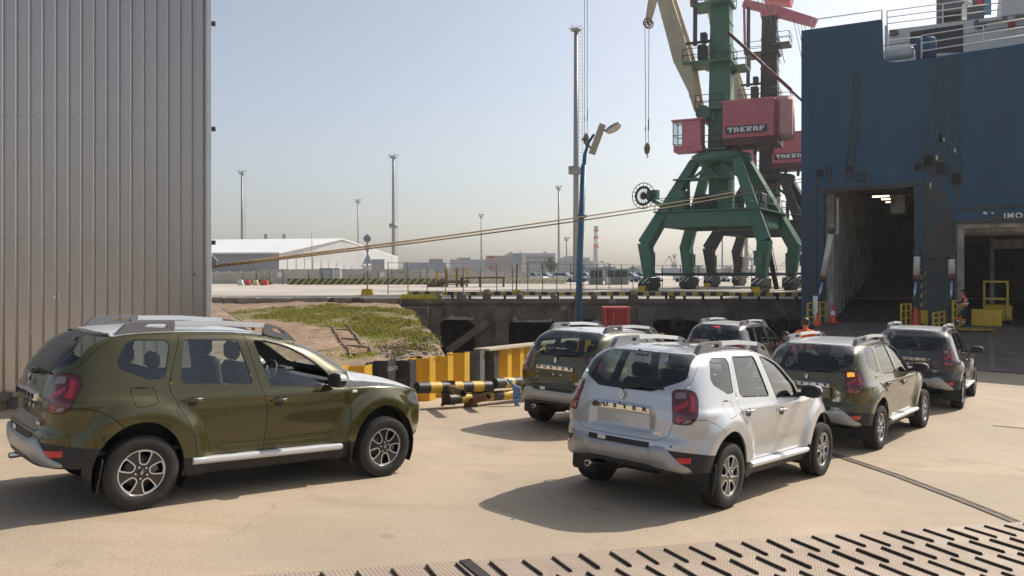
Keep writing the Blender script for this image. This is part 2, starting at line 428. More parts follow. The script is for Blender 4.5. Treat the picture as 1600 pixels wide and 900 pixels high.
def build_car_parts():
    bm = body_half()
    FIELDS = dict(
        archR=(ARCH_R, lambda c: side(c) & (c[:, 0] < .8) & (c[:, 2] < .95)),
        archF=(ARCH_F, lambda c: side(c) & (c[:, 0] > 1.8) & (c[:, 2] < .95)),
        wq=(lambda c: sdpoly(c[:, XZ], W_Q, .03), side), wr=(lambda c: sdpoly(c[:, XZ], W_R, .02), side), wf=(lambda c: sdpoly(c[:, XZ], W_F, .015), side),
        wqs=(lambda c: sdpoly(c[:, XZ], W_Q, .03) - .008, side), wrs=(lambda c: sdpoly(c[:, XZ], W_R, .02) - .016, side), wfs=(lambda c: sdpoly(c[:, XZ], W_F, .015) - .016, side),
        dr=(lambda c: sdpoly(c[:, XZ], D_R), side), df=(lambda c: sdpoly(c[:, XZ], D_F), side),
        flap=(lambda c: sdpoly(c[:, XZ], FLAP, .03), side),
        lamp=(lambda c: sdpoly(qz(c), LAMP, .04), lambda c: (c[:, 0] < -.4) & (c[:, 2] > .8) & (c[:, 2] < 1.32) & (c[:, 1] > .5)),
        tg=(lambda c: sdpoly(c[:, YZ], TG, .05), rearf),
        rw=(lambda c: sdpoly(c[:, YZ], RWIN, .05), rearf),
        hood=(lambda c: sdpoly(c[:, :2], HOODP, .04), lambda c: (c[:, 0] > 2.1) & (c[:, 2] > .88)),
        ws=(lambda c: sdpoly(c[:, YZ], WSC, .03), lambda c: (c[:, 0] > 1.2) & (c[:, 2] > 1.15)),
        bline=(bumper_line, lambda c: (c[:, 0] < -.1) & (c[:, 2] > .6) & (c[:, 2] < 1.05)),
        rclad=(lambda c: c[:, 2] - np.interp(c[:, 0], [-.8, -.37], [.640, .592]), lambda c: (c[:, 0] < -.15)),
        sill=(lambda c: c[:, 2] - .435, lambda c: (c[:, 0] > .1) & (c[:, 0] < 2.6)),
        fclad=(lambda c: c[:, 2] - .445, lambda c: c[:, 0] > 2.85),
        fbump=(lambda c: np.interp(c[:, 0], [3.0, 3.04, 3.10, 3.2, 3.6], [.60, .76, .795, .80, .80]) - c[:, 2], lambda c: (c[:, 0] > 2.95) & (c[:, 2] < 1.0)),
        roof=(lambda c: sdpoly(c[:, :2], ROOFP, .05), lambda c: (c[:, 2] > 1.575) & (c[:, 0] < 1.6)),
        half=(lambda c: c[:, 2] - np.interp(c[:, 0], [1.1, 1.30, 1.42, 1.55, 1.70, 1.85, 2.05], [1.268, 1.268, 1.258, 1.225, 1.17, 1.10, 1.05]), lambda c: side(c) & (c[:, 0] > 1.05) & (c[:, 0] < 2.1) & (c[:, 2] > 1.0) & (c[:, 2] < 1.56)),
        hl=(lambda c: sdpoly(c[:, XZ], HLAMP, .02), lambda c: (c[:, 0] > 2.9) & (c[:, 1] > .42) & (c[:, 2] < 1.0)),
    )
    for k in ('archR', 'archF', 'dr', 'df', 'wqs', 'wq', 'wrs', 'wr', 'wfs', 'wf', 'flap', 'tg', 'rw', 'lamp', 'hood', 'ws', 'bline', 'rclad', 'sill', 'fclad', 'fbump', 'hl', 'roof', 'half'):
        cut(bm, *FIELDS[k])
    fl = list(bm.faces)
    C = np.array([f.calc_center_median()[:] for f in fl])
    ins = {k: (fn(C) < 0) & dm(C) for k, (fn, dm) in FIELDS.items()}
    part = np.full(len(fl), 'body', dtype=object); mi = np.zeros(len(fl), int)
    part[ins['df']] = 'front_door'; part[ins['dr']] = 'rear_door'
    part[ins['flap']] = 'fuel_flap'
    rb = (C[:, 0] < -.10) & (bumper_line(C) < 0) & (C[:, 2] < .97)
    part[rb] = 'rear_bumper'
    fb = (C[:, 0] > 2.98) & (C[:, 2] < np.interp(C[:, 0], [3.0, 3.04, 3.10, 3.2, 3.6], [.60, .76, .795, .80, .80]))
    part[fb] = 'front_bumper'
    part[ins['hl']] = 'headlight'
    part[ins['hood']] = 'hood'; part[ins['roof']] = 'roof'; part[ins['ws']] = 'windscreen'
    part[ins['tg']] = 'tailgate'
    part[ins['lamp']] = 'taillight'
    for k, g, pr in (('wqs', 'wq', 'quarter_window'), ('wrs', 'wr', 'rear_door_window'), ('wfs', 'wf', 'front_door_window')):
        mi[ins[k]] = 1
        part[ins[g]] = pr; mi[ins[g]] = 0
    part[ins['rw']] = 'rear_window'
    blk = (C[:, 2] < .435) | ((C[:, 0] < -.1) & (C[:, 2] < np.interp(C[:, 0], [-.8, -.37], [.640, .592])) & (part == 'rear_bumper'))
    cowl = (part == 'body') & (C[:, 0] > 2.15) & (C[:, 1] < .665) & (C[:, 2] > 1.08) & (C[:, 2] < 1.215)
    mi[blk | cowl] = 1
    gone = ins['archR'] | ins['archF'] | (C[:, 2] < .25) | ((C[:, 0] < -.35) & (C[:, 2] < .425))
    part[gone] = ''
    co_index = {}
    out = {}
    for nm in set(part) - {''}:
        idx = np.nonzero(part == nm)[0]
        vm = {}; vs = []; fs = []; ms = []
        for i in idx:
            f = []
            for v in fl[i].verts:
                if v not in vm: vm[v] = len(vs); vs.append(tuple(v.co))
                f.append(vm[v])
            fs.append(tuple(f)); ms.append(int(mi[i]))
        out[nm] = (vs, fs, ms)
    idx = [i for i in np.nonzero(part == 'front_door_window')[0] if ins['half'][i]]
    vm = {}; vs = []; fs = []
    for i in idx:
        f = []
        for v in fl[i].verts:
            if v not in vm: vm[v] = len(vs); vs.append(tuple(v.co))
            f.append(vm[v])
        fs.append(tuple(f))
    out['half_window'] = (vs, fs, [0] * len(fs))
    bm.free()
    return out

def finish_panel(vs, fs, ms, name, mirror=None, gap=.0025, lip=.02, inset=0., closed=True):
    """mirror: None = both halves joined, 'L' keeps y>0, 'R' the y<0 side; edges get a gap and an inward lip"""
    bm = bmesh.new()
    def addhalf(s):
        vv = [bm.verts.new((x, y * s, z)) for x, y, z in vs]
        for f, m in zip(fs, ms):
            q = [vv[i] for i in f]
            if s > 0: q = q[::-1]
            try: ff = bm.faces.new(q); ff.material_index = m; ff.smooth = True
            except ValueError: pass
    if mirror in (None, 'L'): addhalf(1)
    if mirror in (None, 'R'): addhalf(-1)
    if mirror is None: bmesh.ops.remove_doubles(bm, verts=[v for v in bm.verts if abs(v.co.y) < 1e-4], dist=1e-4)
    bm.normal_update()
    if inset:
        for v, n in [(v, v.normal.copy()) for v in bm.verts]: v.co -= n * inset
    be = [e for e in bm.edges if e.is_boundary]
    if gap and be:
        sh = {}; nn = {}
        for e in be:
            f = e.link_faces[0]; d = (e.verts[1].co - e.verts[0].co)
            q = f.normal.cross(d).normalized()
            if q.dot(f.calc_center_median() - (e.verts[0].co + e.verts[1].co) / 2) < 0: q = -q
            for v in e.verts: sh.setdefault(v, Vector()); sh[v] += q
        nrm = {v: v.normal.copy() for v in sh}
        for v, q in sh.items():
            if q.length > 1e-6: v.co += q.normalized() * gap
        if lip:
            r = bmesh.ops.extrude_edge_only(bm, edges=be)
            nv = [g for g in r['geom'] if isinstance(g, bmesh.types.BMVert)]
            ne = {g for g in r['geom'] if isinstance(g, bmesh.types.BMEdge)}
            src = {tuple(round(c, 6) for c in v.co): n for v, n in nrm.items()}
            for v in nv:
                n = src.get(tuple(round(c, 6) for c in v.co))
                if n: v.co -= n * lip
            for f in [g for g in r['geom'] if isinstance(g, bmesh.types.BMFace)]:
                f.smooth = True
                for lf in f.edges:
                    for g in lf.link_faces:
                        if g is not f and g not in r['geom']: f.material_index = g.material_index
            for e in be: e.smooth = False
    me = bpy.data.meshes.new(name); bm.to_mesh(me); bm.free()
    return me

# -- materials of the cars
def paint(name, col, metal=.55, rough=.32, flake=.25):
    if name in MATS: return MATS[name]
    m = mat(name, col, rough=rough, metal=metal, coat=1.0, noise_amt=flake, scale=900, detail=1, dirt=tuple(c * .8 + .02 for c in col), dscale=1.4, dthr=(.5, .9))
    return m
P_GREEN = paint('olive_green_paint', (.070, .061, .010), metal=.4, rough=.27)
P_FILM = mat('protective_white_film', (.56, .57, .58), rough=.30, coat=.6, noise_amt=.08, scale=3)
P_SILVER = paint('white_silver_paint', (.55, .56, .575), metal=.5, rough=.33, flake=.1)
P_BROWN = paint('dark_brown_paint', (.034, .023, .019), metal=.35, rough=.27)
M_BLK = mat('black_plastic', (.018, .018, .019), rough=.55, bump=.08, bscale=400)
M_TRIM = mat('grey_trim', (.05, .05, .052), rough=.5)
M_SKID = mat('satin_silver_plastic', (.42, .42, .42), rough=.38, metal=.5, noise_amt=.12, scale=6)
M_RAIL = mat('rail_silver', (.70, .71, .72), rough=.33, metal=.35)
M_RAILC = mat('rail_grey', (.24, .24, .25), rough=.4, metal=.4)
M_CHR = mat('chrome', (.75, .75, .76), rough=.06, metal=1.0)
M_TYRE = mat('tyre_rubber', (.022, .021, .020), rough=.78, noise_amt=.3, scale=14, bump=.2, bscale=120, dirt=(.06, .052, .042), dscale=5, dthr=(.5, .8))
M_RIMB = mat('rim_black', (.018, .018, .019), rough=.25, coat=.6)
M_RIMS = mat('rim_silver', (.74, .74, .75), rough=.3, metal=.6)
M_IRON = mat('brake_iron', (.16, .14, .13), rough=.5, metal=.7)
M_LENS = mat('lamp_dark_red', (.10, .004, .008), rough=.12, coat=1.0)
M_LRED = mat('lamp_bright_red', (.40, .008, .02), rough=.15, coat=1.0)
M_LCLR = mat('lamp_clear', (.24, .16, .17), rough=.15, coat=1.0, metal=.3)
M_REFL = mat('reflector_red', (.55, .01, .015), rough=.2, coat=1.0)
M_HEAD = mat('headlamp_glass', (.22, .23, .24), rough=.1, coat=1.0, metal=.4)
M_SEAT = mat('seat_fabric', (.040, .043, .048), rough=.9, noise_amt=.3, scale=60)
M_DASH = mat('dash_plastic', (.04, .04, .042), rough=.6)
M_FILM = mat('seat_film', (.35, .37, .38), rough=.25)
M_LINE = mat('cabin_lining', (.085, .085, .085), rough=.9)
M_WHITE = mat('white_tag', (.8, .8, .8), rough=.5)
G_SIDE = glassmat('side_glass', (.78, .88, .88), ior=1.75)
G_REAR = glassmat('rear_glass', (.48, .56, .54), ior=1.6)
G_FRONT = glassmat('screen_glass', (.82, .90, .88), ior=1.5)
M_BULB = mat('amber_lit_lamp', (1.0, .30, .03), emit=1.1)
M_STOP = mat('red_lit_lamp', (1.0, .03, .02), emit=2.0)

def wheel_meshes():
    R = .341
    t = MB()
    # tyre: axle along -Y (outer face at y=-.105)
    pr = [(.217, .098), (.228, .110), (.262, .116), (.300, .113), (.322, .106), (.333, .094)]
    tread = []
    y = .090
    gro = [.055, .020, -.020, -.055]
    pts = [(.338, .088)]
    for g in gro:
        pts += [(.341, g + .0065), (.332, g + .004), (.332, g - .004), (.341, g - .0065)]
    pts += [(.338, -.088)]
    prof = pr + pts + [(r, -h) for r, h in pr[::-1]]
    t.lathe(prof, ax=(0, -1, 0), n=64, mi=0)
    # sidewall ribs and shoulder blocks
    for k in range(60):
        a = 2 * math.pi * k / 60
        for s in (1, -1):
            c = Vector((math.cos(a) * .3315, -s * .090, math.sin(a) * .3315)); rt = Matrix.Rotation(-a, 3, 'Y')
            t.box(c, (.012, .026, .024), rot=rt)
    tyre = t.mesh('tyre')
    r = MB()
    # barrel
    r.lathe([(.208, .102), (.200, .098), (.188, .05), (.178, -.02), (.19, -.10), (.208, -.105)], ax=(0, -1, 0), n=48, mi=0)
    holes = []
    for k in range(5):
        a0 = math.radians(90 + 72 * k)
        q = []
        for rr, hw in ((.182, 16.5), (.186, 9), (.187, 0), (.186, -9), (.182, -16.5), (.150, -17.5), (.115, -19), (.082, -18.0), (.072, 0), (.082, 18.0), (.115, 19), (.150, 17.5)):
            an = a0 + math.radians(hw); q.append((rr * math.cos(an), rr * math.sin(an)))
        holes.append(round_poly(q, .012, 2))
    outer = [(.199 * math.cos(2 * math.pi * i / 60), .199 * math.sin(2 * math.pi * i / 60)) for i in range(60)]
    M = MF((0, -.088, 0), (1, 0, 0), (0, 0, 1))     # +z of frame points to -Y
    r.prism([outer] + holes, M, .022, mi=0)
    for h in holes:
        o = [tuple(p) for p in offset_poly(h, .009)]
        i2 = [tuple(p) for p in offset_poly(h, -.0015)]
        r.prism([o, i2], MF((0, -.0905, 0), (1, 0, 0), (0, 0, 1)), .012, mi=1)
    ring = [(.2085 * math.cos(2 * math.pi * i / 60), .2085 * math.sin(2 * math.pi * i / 60)) for i in range(60)]
    rin = [(.191 * math.cos(2 * math.pi * i / 60), .191 * math.sin(2 * math.pi * i / 60)) for i in range(60)]
    r.prism([ring, rin], MF((0, -.096, 0), (1, 0, 0), (0, 0, 1)), .012, mi=1)
    r.lathe([(0.001, .100), (.022, .099), (.030, .094), (.031, .085)], ax=(0, -1, 0), n=20, mi=2)
    r.prism([[(.0, .02), (.012, 0), (0, -.02), (-.012, 0)], [(.0, .011), (.006, 0), (0, -.011), (-.006, 0)]], MF((0, -.1025, 0), (1, 0, 0), (0, 0, 1)), .003, mi=1)
    for k in range(5):
        a = math.radians(90 + 36 + 72 * k)
        r.cyl((math.cos(a) * .052, -.086, math.sin(a) * .052), (math.cos(a) * .052, -.098, math.sin(a) * .052), .009, n=6, mi=1)
    # brake disc behind
    r.lathe([(.02, .03), (.14, .03), (.14, .015), (.02, .015)], ax=(0, -1, 0), n=32, mi=3)
    r.box((.09, -.03, .06), (.07, .05, .12), rot=Matrix.Rotation(-.6, 3, 'Y'), mi=3)
    r.lathe([(.02, -.04), (.19, -.04)], ax=(0, -1, 0), n=24, mi=0)
    r.v = [(x * 1.055, y, z * 1.055) for x, y, z in r.v]
    rim = r.mesh('rim')
    return tyre, rim

def make_car():
    root = empty('parked_car')
    parts = build_car_parts()
    def panel(nm, objname, mats, parent=root, mirror=None, **kw):
        me = finish_panel(*parts[nm], objname, mirror, **kw)
        for m in mats: me.materials.append(m)
        o = link(objname, me, parent)
        o.material_slots[0].link = 'OBJECT'; o.material_slots[0].material = mats[0]
        return o
    PT = P_GREEN
    body = panel('body', 'body', [PT, M_BLK])
    tg = panel('tailgate', 'tailgate', [PT, M_BLK])
    rbm = panel('rear_bumper', 'rear_bumper', [PT, M_BLK])
    fbm = panel('front_bumper', 'front_bumper', [PT, M_BLK])
    panel('hood', 'hood', [P_FILM, M_BLK]); panel('roof', 'roof', [P_FILM, M_BLK])
    doors = {}
    for s in 'RL':
        fd = panel('front_door', 'front_door', [PT, M_BLK], mirror=s)
        rd = panel('rear_door', 'rear_door', [PT, M_BLK], mirror=s)
        doors[s] = (fd, rd)
        panel('front_door_window', 'door_window', [G_SIDE], fd, s, gap=0, inset=.008)
        panel('rear_door_window', 'door_window', [G_SIDE], rd, s, gap=0, inset=.008)
        panel('quarter_window', 'quarter_window', [G_SIDE], root, s, gap=0, inset=.003)
        panel('taillight', 'taillight', [M_LENS], root, s, gap=.003, lip=.02)
        panel('headlight', 'headlight', [M_HEAD], root, s, gap=.003, lip=.02)
        sg = -1 if s == 'R' else 1
        # lamp graphics: bright red bands inside the lens
        tl = [o for o in root.children if o.name.startswith('taillight')][-1]
        def lampband(poly, m, nm, off=.002):
            vs = []
            for q, z in poly:
                vs.append((q, z))
            b = MB(); n = len(vs)
            pts = [LAMPXY(q, z, off) for q, z in vs]
            pts = [Vector((p.x, p.y * sg, p.z)) for p in pts]
            k = n // 2
            for i in range(k - 1):
                f = (i, i + 1, n - 2 - i, n - 1 - i)
                b.add([pts[j] for j in f], [(0, 1, 2, 3) if sg > 0 else (3, 2, 1, 0)])
            return b.build(nm, m, tl)
        from_q = lambda a: a
        # zig-zag red band, clear upper and lower windows
        up = [(.66, .935), (.70, .985), (.78, 1.02), (.86, 1.055), (.885, 1.10), (.885, 1.15), (.87, 1.205)]
        lo = [(.94, 1.19), (.955, 1.12), (.945, 1.045), (.90, 1.0), (.80, .955), (.74, .935), (.70, .915)]
        lampband(up + lo, M_LRED, 'lamp_band')
        up = [(.655, 1.02), (.72, 1.045), (.80, 1.075), (.845, 1.105)]
        lo = [(.845, 1.145), (.80, 1.12), (.72, 1.09), (.655, 1.06)]
        lampband(up + lo, M_LRED, 'lamp_band')
        lampband([(.67, 1.15), (.74, 1.155), (.82, 1.16), (.82, 1.215), (.74, 1.22), (.68, 1.21)], M_LCLR, 'lamp_window')
        lampband([(.76, .915), (.83, .92), (.88, .935), (.90, .975), (.83, .955), (.78, .935)], M_LCLR, 'lamp_window')
    panel('windscreen', 'windscreen', [G_FRONT], gap=0, inset=.004)
    panel('fuel_flap', 'fuel_flap', [PT, M_BLK], mirror='R')
    # left side has no flap: fill with paint
    panel('fuel_flap', 'quarter_panel_fill', [PT, M_BLK], body, mirror='L', gap=0)
    rw = panel('rear_window', 'rear_window', [G_REAR], tg, gap=0, inset=.003)
    # cabin lining: inner skin
    vs = []; fs = []; ms = []
    for k in ('body', 'front_door', 'rear_door', 'tailgate', 'rear_bumper', 'front_bumper', 'fuel_flap', 'hood', 'roof', 'taillight', 'headlight'):
        v, f, m = parts[k]
        v = np.array(v); b = len(vs)
        vs += [tuple(p) for p in v]; fs += [tuple(b + i for i in q) for q in f]; ms += [0] * len(f)
    cl = finish_panel(vs, fs, ms, 'cabin_lining', None, gap=0)
    bm = bmesh.new(); bm.from_mesh(cl); bmesh.ops.remove_doubles(bm, verts=bm.verts, dist=1e-4); bm.normal_update()
    for v, n in [(v, v.normal.copy()) for v in bm.verts]: v.co -= n * .022
    bm.to_mesh(cl); bm.free(); cl.materials.append(M_LINE); link('cabin_lining', cl, root)
    # underbody, wheel wells
    u = MB()
    u.box((1.34, 0, .40), (2.3, 1.10, .18)); u.box((1.34, 0, .41), (1.70, 1.56, .20)); u.box((2.75, 0, .46), (1.0, 1.06, .2)); u.box((0, 0, .52), (.8, 1.06, .12))
    u.box((-.55, 0, .50), (.36, 1.4, .12)); u.box((3.15, 0, .46), (.2, 1.1, .16))
    for cx in (0, 2.665):
        for s in (-1, 1):
            pts = [(.425 * math.cos(math.radians(a)), .475 * math.sin(math.radians(a))) for a in range(-25, 206, 15)]
            vs = [(cx + x, s * .86, .345 + z) for x, z in pts] + [(cx + x, s * .55, .345 + z) for x, z in pts]
            k = len(pts)
            u.add(vs, [(i, i + 1, k + i + 1, k + i) for i in range(k - 1)] + [tuple(range(k, 2 * k))])
    u.cyl((0, -.7, .30), (0, .7, .30), .05, n=8); u.tube([(-.1, .15, .34), (-.4, .25, .36), (-.55, .3, .36)], .03)
    u.lathe([(.001, -.22), (.085, -.22), (.085, .22), (.001, .22)], o=(-.45, -.05, .39), ax=(0, 1, 0), n=12)
    u.build('underbody', M_BLK, root)
    e = MB(); e.tube([(-.5, .38, .33), (-.72, .38, .36), (-.815, .38, .355)], [.028, .028, .033], 14); e.build('exhaust_pipe', M_CHR, root)
    eh = MB(); eh.lathe([(.001, .002), (.027, .002)], o=(-.817, .38, .355), ax=(-1, 0, -.03), n=14); eh.build('exhaust_shade', M_BLK, root)  # black disc paints the shade inside the pipe end
    # skid plate on the rear bumper
    def bx(y, z, off):   # rear bumper surface x at (y, z)
        xr = np.interp(z, [.24, .32, .42, .52, .62, .70, .76], [-.70, -.775, -.805, -.818, -.822, -.812, -.786]); wd = .845
        a = .6 - xr
        yy = min(abs(y), wd * .985)
        return .6 - a * (1 - (yy / wd) ** 6.5) ** (1 / 6.5) + .03 * (yy / .85) ** 2 - off
    top = [(0, .632), (.30, .632), (.375, .636), (.40, .655), (.46, .668), (.54, .662), (.585, .625), (.64, .57), (.71, .50), (.785, .445)]
    bot = [(0, .452), (.30, .452), (.375, .45), (.40, .44), (.46, .432), (.54, .425), (.585, .42), (.64, .415), (.71, .412), (.785, .415)]
    def dens(c):
        ys_ = sorted(set([a for a, _ in c] + [.43, .50, .56, .61, .665, .69, .73, .75, .77, .345]))
        return [(y, float(np.interp(y, [a for a, _ in c], [b for _, b in c]))) for y in ys_]
    top, bot = dens(top), dens(bot)
    sk = MB()
    yy = [-y for y, _ in top[::-1]] + [y for y, _ in top[1:]]
    tt = [z for _, z in top[::-1]] + [z for _, z in top[1:]]; bb = [z for _, z in bot[::-1]] + [z for _, z in bot[1:]]
    hz = []; nz = 5
    for y, z1, z0 in zip(yy, tt, bb):
        hump = .030 if .38 < abs(y) < .60 else .018
        hz.append([Vector((bx(y, z1, -.01), y, z1 + .004)), Vector((bx(y, z1, hump * .8), y, z1)), Vector((bx(y, (z1 * .8 + z0 * .2), hump), y, z1 * .8 + z0 * .2)),
                   Vector((bx(y, (z1 * .45 + z0 * .55), hump * .9), y, z1 * .45 + z0 * .55)), Vector((bx(y, z0 + .03, .006), y, z0 + .02)), Vector((bx(y, z0, -.03), y, z0))])
    V = [p for r_ in hz for p in r_]; nr = 6
    sk.add(V, [(i * nr + j, i * nr + j + 1, (i + 1) * nr + j + 1, (i + 1) * nr + j) for i in range(len(hz) - 1) for j in range(nr - 1)], smooth=True)
    sko = sk.build('skid_plate', M_SKID, rbm)
    bb_ = MB()
    for k in range(12):
        y0 = -.375 + k * .0625; y1 = y0 + .0625
        bb_.add([(bx(y0, .633, .006), y0, .633), (bx(y1, .633, .006), y1, .633), (bx(y1, .69, .006), y1, .69), (bx(y0, .69, .006), y0, .69)], [(3, 2, 1, 0)])
    bb_.build('bumper_grille', M_BLK, rbm)
    tw = MB(); tw.box((bx(.22, .665, .012), .2, .668), (.012, .10, .045), bev=.004); tw.build('tow_cover', M_WHITE if False else M_RAIL, rbm)
    for s in (-1, 1):
        rf_ = MB()
        P4 = [(s * y, z) for y, z in ((.655, .572), (.79, .578), (.775, .522), (.695, .515))]
        g_ = []
        for i in range(9):
            t = i / 8
            y = P4[0][0] * (1 - t) + P4[1][0] * t; yb = P4[3][0] * (1 - t) + P4[2][0] * t
            z1 = P4[0][1] * (1 - t) + P4[1][1] * t; z0 = P4[3][1] * (1 - t) + P4[2][1] * t
            g_.append([(bx(y, z1, -.015), y, z1), (bx(y, z1, .010), y, z1), (bx(yb, z0, .010), yb, z0), (bx(yb, z0, -.015), yb, z0)])
        V_ = [p for c_ in g_ for p in c_]
        rf_.add(V_, [(i * 4 + j, i * 4 + j + 1, i * 4 + 5 + j, i * 4 + 4 + j) for i in range(8) for j in range(3)] + [(0, 1, 2, 3), (32, 33, 34, 35)])
        rf_.build('reflector', M_REFL, rbm)
        for y, z in ((s * .605, .678), (s * .25, .76)):
            if abs(y) < .3: continue
            ss = MB(); ss.lathe([(.001, .006), (.011, .005), (.012, -.01)], o=(bx(y, z, .001), y, z), ax=(-1, 0, 0), n=12); ss.build('parking_sensor', M_BLK, rbm)
        # side step
        st = MB()
        prof = [(.80, .43), (.905, .432), (.93, .420), (.932, .395), (.91, .372), (.80, .36)]
        vs = []
        for x, k in ((.46, .96), (.52, 1.0), (2.03, 1.0), (2.09, .96)):
            vs += [(x, s * (.80 + (y - .80) * k), z) for y, z in prof]
        q = len(prof)
        fs = [(i * q + j, i * q + (j + 1) % q, (i + 1) * q + (j + 1) % q, (i + 1) * q + j) for i in range(3) for j in range(q)] + [tuple(range(q)), tuple(range(3 * q, 4 * q))]
        st.add(vs, fs); st.build('side_step', M_RAIL, root)
        # mud flaps
        for x0, z1 in ((-.41, .50), (2.245, .46)):
            mf = MB()
            mf.prism([round_poly([(.67, .19), (.89, .19), (.90, z1), (.64, z1)], .03, 2)], MF((x0, 0, 0), (0, s, 0), (.12 if x0 < 0 else -.10, 0, 1)), .012 if s < 0 else -.012)
            mf.build('mud_flap', M_BLK, root)
        # roof rail: two end feet and the bar
        ry = s * .535
        rl = MB()
        rl.tube([(.30, ry, 1.695), (.8, ry, 1.705), (1.30, ry, 1.690)], .02, 8)
        vs = []
        for x, z in ((.33, 1.727), (.8, 1.738), (1.27, 1.718)):
            vs += [(x, ry - .026, z - .045), (x, ry - .022, z), (x, ry + .022, z), (x, ry + .026, z - .045)]
        rl.add(vs, [(i * 4 + j, i * 4 + (j + 1) % 4, i * 4 + 4 + (j + 1) % 4, i * 4 + 4 + j) for i in range(2) for j in range(4)] + [(3, 2, 1, 0), (8, 9, 10, 11)])
        ro = rl.build('roof_rail', M_RAIL, root)
        for nm, outl, hole in (('rail_foot', [(-.215, 1.585), (-.13, 1.685), (-.05, 1.715), (.33, 1.727), (.33, 1.615)], [(.04, 1.665), (.08, 1.695), (.25, 1.700), (.27, 1.672), (.25, 1.658)]),
                               ('rail_foot', [(1.27, 1.60), (1.27, 1.718), (1.40, 1.695), (1.52, 1.640), (1.655, 1.525), (1.45, 1.565)], [(1.36, 1.645), (1.37, 1.678), (1.45, 1.655), (1.51, 1.615), (1.45, 1.618)])):
            ft = MB()
            ft.prism([round_poly(outl, .02, 2), round_poly(hole, .012, 2)], MF((0, ry - .03, 0), (1, 0, 0), (0, 0, 1)), .06)
            ft.build(nm, M_RAILC, ro)
        # mirror
        mb = MB()
        def egg(c, rx, ry_, rz, cut_=None, mi=0, n=14, m=10, flat=.0):
            vs = []; fs = []
            for i in range(m + 1):
                th = math.pi * i / m
                for j in range(n):
                    ph = 2 * math.pi * j / n
                    x = math.cos(ph) * math.sin(th); y = math.sin(ph) * math.sin(th); z = math.cos(th)
                    f = lambda a, p=.8: math.copysign(abs(a) ** p, a)
                    xx = f(x) * rx
                    if xx < -flat * rx and flat: xx = -flat * rx
                    vs.append((c[0] + xx, c[1] + f(y) * ry_, c[2] + f(z) * rz))
            for i in range(m):
                for j in range(n): fs.append((i * n + j, (i + 1) * n + j, (i + 1) * n + (j + 1) % n, i * n + (j + 1) % n))
            return vs, fs
        v_, f_ = egg((1.93, s * .985, 1.135), .095, .125, .075, flat=.5)
        mb.add(v_, f_, smooth=True)
        mb.beam((1.97, s * .82, 1.085), (1.94, s * .92, 1.10), .09, .05)
        mo = mb.build('side_mirror', M_BLK, root)
        v_, f_ = egg((1.936, s * .986, 1.146), .097, .127, .074, flat=.30)
        vv = np.array(v_)
        mc = MB(); mc.add(v_, [f for f in f_ if np.mean(vv[list(f), 2]) > 1.135 and np.mean(vv[list(f), 0]) > 1.912], smooth=True); mc.build('mirror_cap', M_SKID, mo)
        # handles
        for di, (x, z) in enumerate(((1.336, .945), (.442, .990))):
            yb = .873
            hd = MB()
            path = [(x - .095, yb + .004, z - .004), (x - .075, yb + .032, z), (x, yb + .043, z + .003), (x + .07, yb + .034, z + .002), (x + .092, yb + .004, z)]
            vs = []
            for (a, b_, c_) in path:
                for dy, dz in ((-.008, -.017), (.010, -.014), (.010, .014), (-.008, .017)): vs.append((a, s * (b_ + dy), c_ + dz))
            hd.add(vs, [(i * 4 + j, i * 4 + (j + 1) % 4, i * 4 + 4 + (j + 1) % 4, i * 4 + 4 + j) for i in range(4) for j in range(4)] + [(0, 1, 2, 3), (16, 17, 18, 19)], smooth=True)
            o = hd.build('door_handle', PT, doors['R' if s < 0 else 'L'][di])
            o.material_slots[0].link = 'OBJECT'; o.material_slots[0].material = PT
            rec = MB()
            rec.lathe([(.001, .006), (.035, .007), (.047, .004)], o=(x - .005, s * (yb - .003), z - .018), ax=(0, s, 0), n=16)
            rec.build('handle_recess', M_BLK, doors['R' if s < 0 else 'L'][di])
        rp = MB(); rp.box((2.235, s * .872, .995), (.06, .014, .028), bev=.006); rp.build('side_repeater', M_WHITE, root)
    # tailgate furniture
    gx = -.805
    gb = MB()
    def rowpts(y, dz0, off): return [(tailx(y) - off, y, z) for z in dz0]
    def tailx(y): return -.772 + .03 * (y / .85) ** 2 + 1.378 * (1 - (1 - (abs(y) / .86) ** 6.5) ** (1 / 6.5))
    ys = np.linspace(-.355, .355, 13); vs = []
    zt = lambda y: 1.058 - .012 * (y / .355) ** 2; zb = lambda y: .972 - .004 * (y / .355) ** 2
    for y in ys:
        X = tailx(y)
        vs += [(X + .02, y, zt(y)), (X - .026, y, zt(y) - .010), (X - .040, y, (zt(y) + zb(y)) / 2 + .015), (X - .036, y, zb(y) + .008), (X + .02, y, zb(y))]
    gb.add(vs, [(i * 5 + j, (i + 1) * 5 + j, (i + 1) * 5 + j + 1, i * 5 + j + 1) for i in range(12) for j in range(4)] + [(0, 1, 2, 3, 4), tuple(60 + k for k in (4, 3, 2, 1, 0))], smooth=False)
    gar = gb.build('garnish', M_CHR, tg)
    for i, chh in enumerate('DUSTER'):
        me = text_mesh(chh, .060, .008, bold=.002)
        me.materials.append(M_BLK)
        y = .30 - i * .12
        X = tailx(y) - .0405
        link('letter', me, gar, M=MF((X, y, 1.012), (0, -1, 0), (-.12, 0, 1)) @ Matrix.Diagonal((1.45, 1, 1, 1)))
    dg = MB()
    dg.prism([[(0, .052), (.030, 0), (0, -.052), (-.030, 0)], [(.004, .022), (.012, 0), (-.004, -.022), (-.012, 0)]], MF((tailx(0) - .012, 0, 1.132), (0, -1, 0), (.05, 0, 1)), .02)
    dg.build('emblem', M_CHR, tg)
    lk = MB(); lk.lathe([(.001, .004), (.012, .004), (.014, 0)], o=(tailx(0) - .04, 0, 1.045), ax=(-1, 0, 0), n=12); lk.build('lock', M_RIMB, tg)
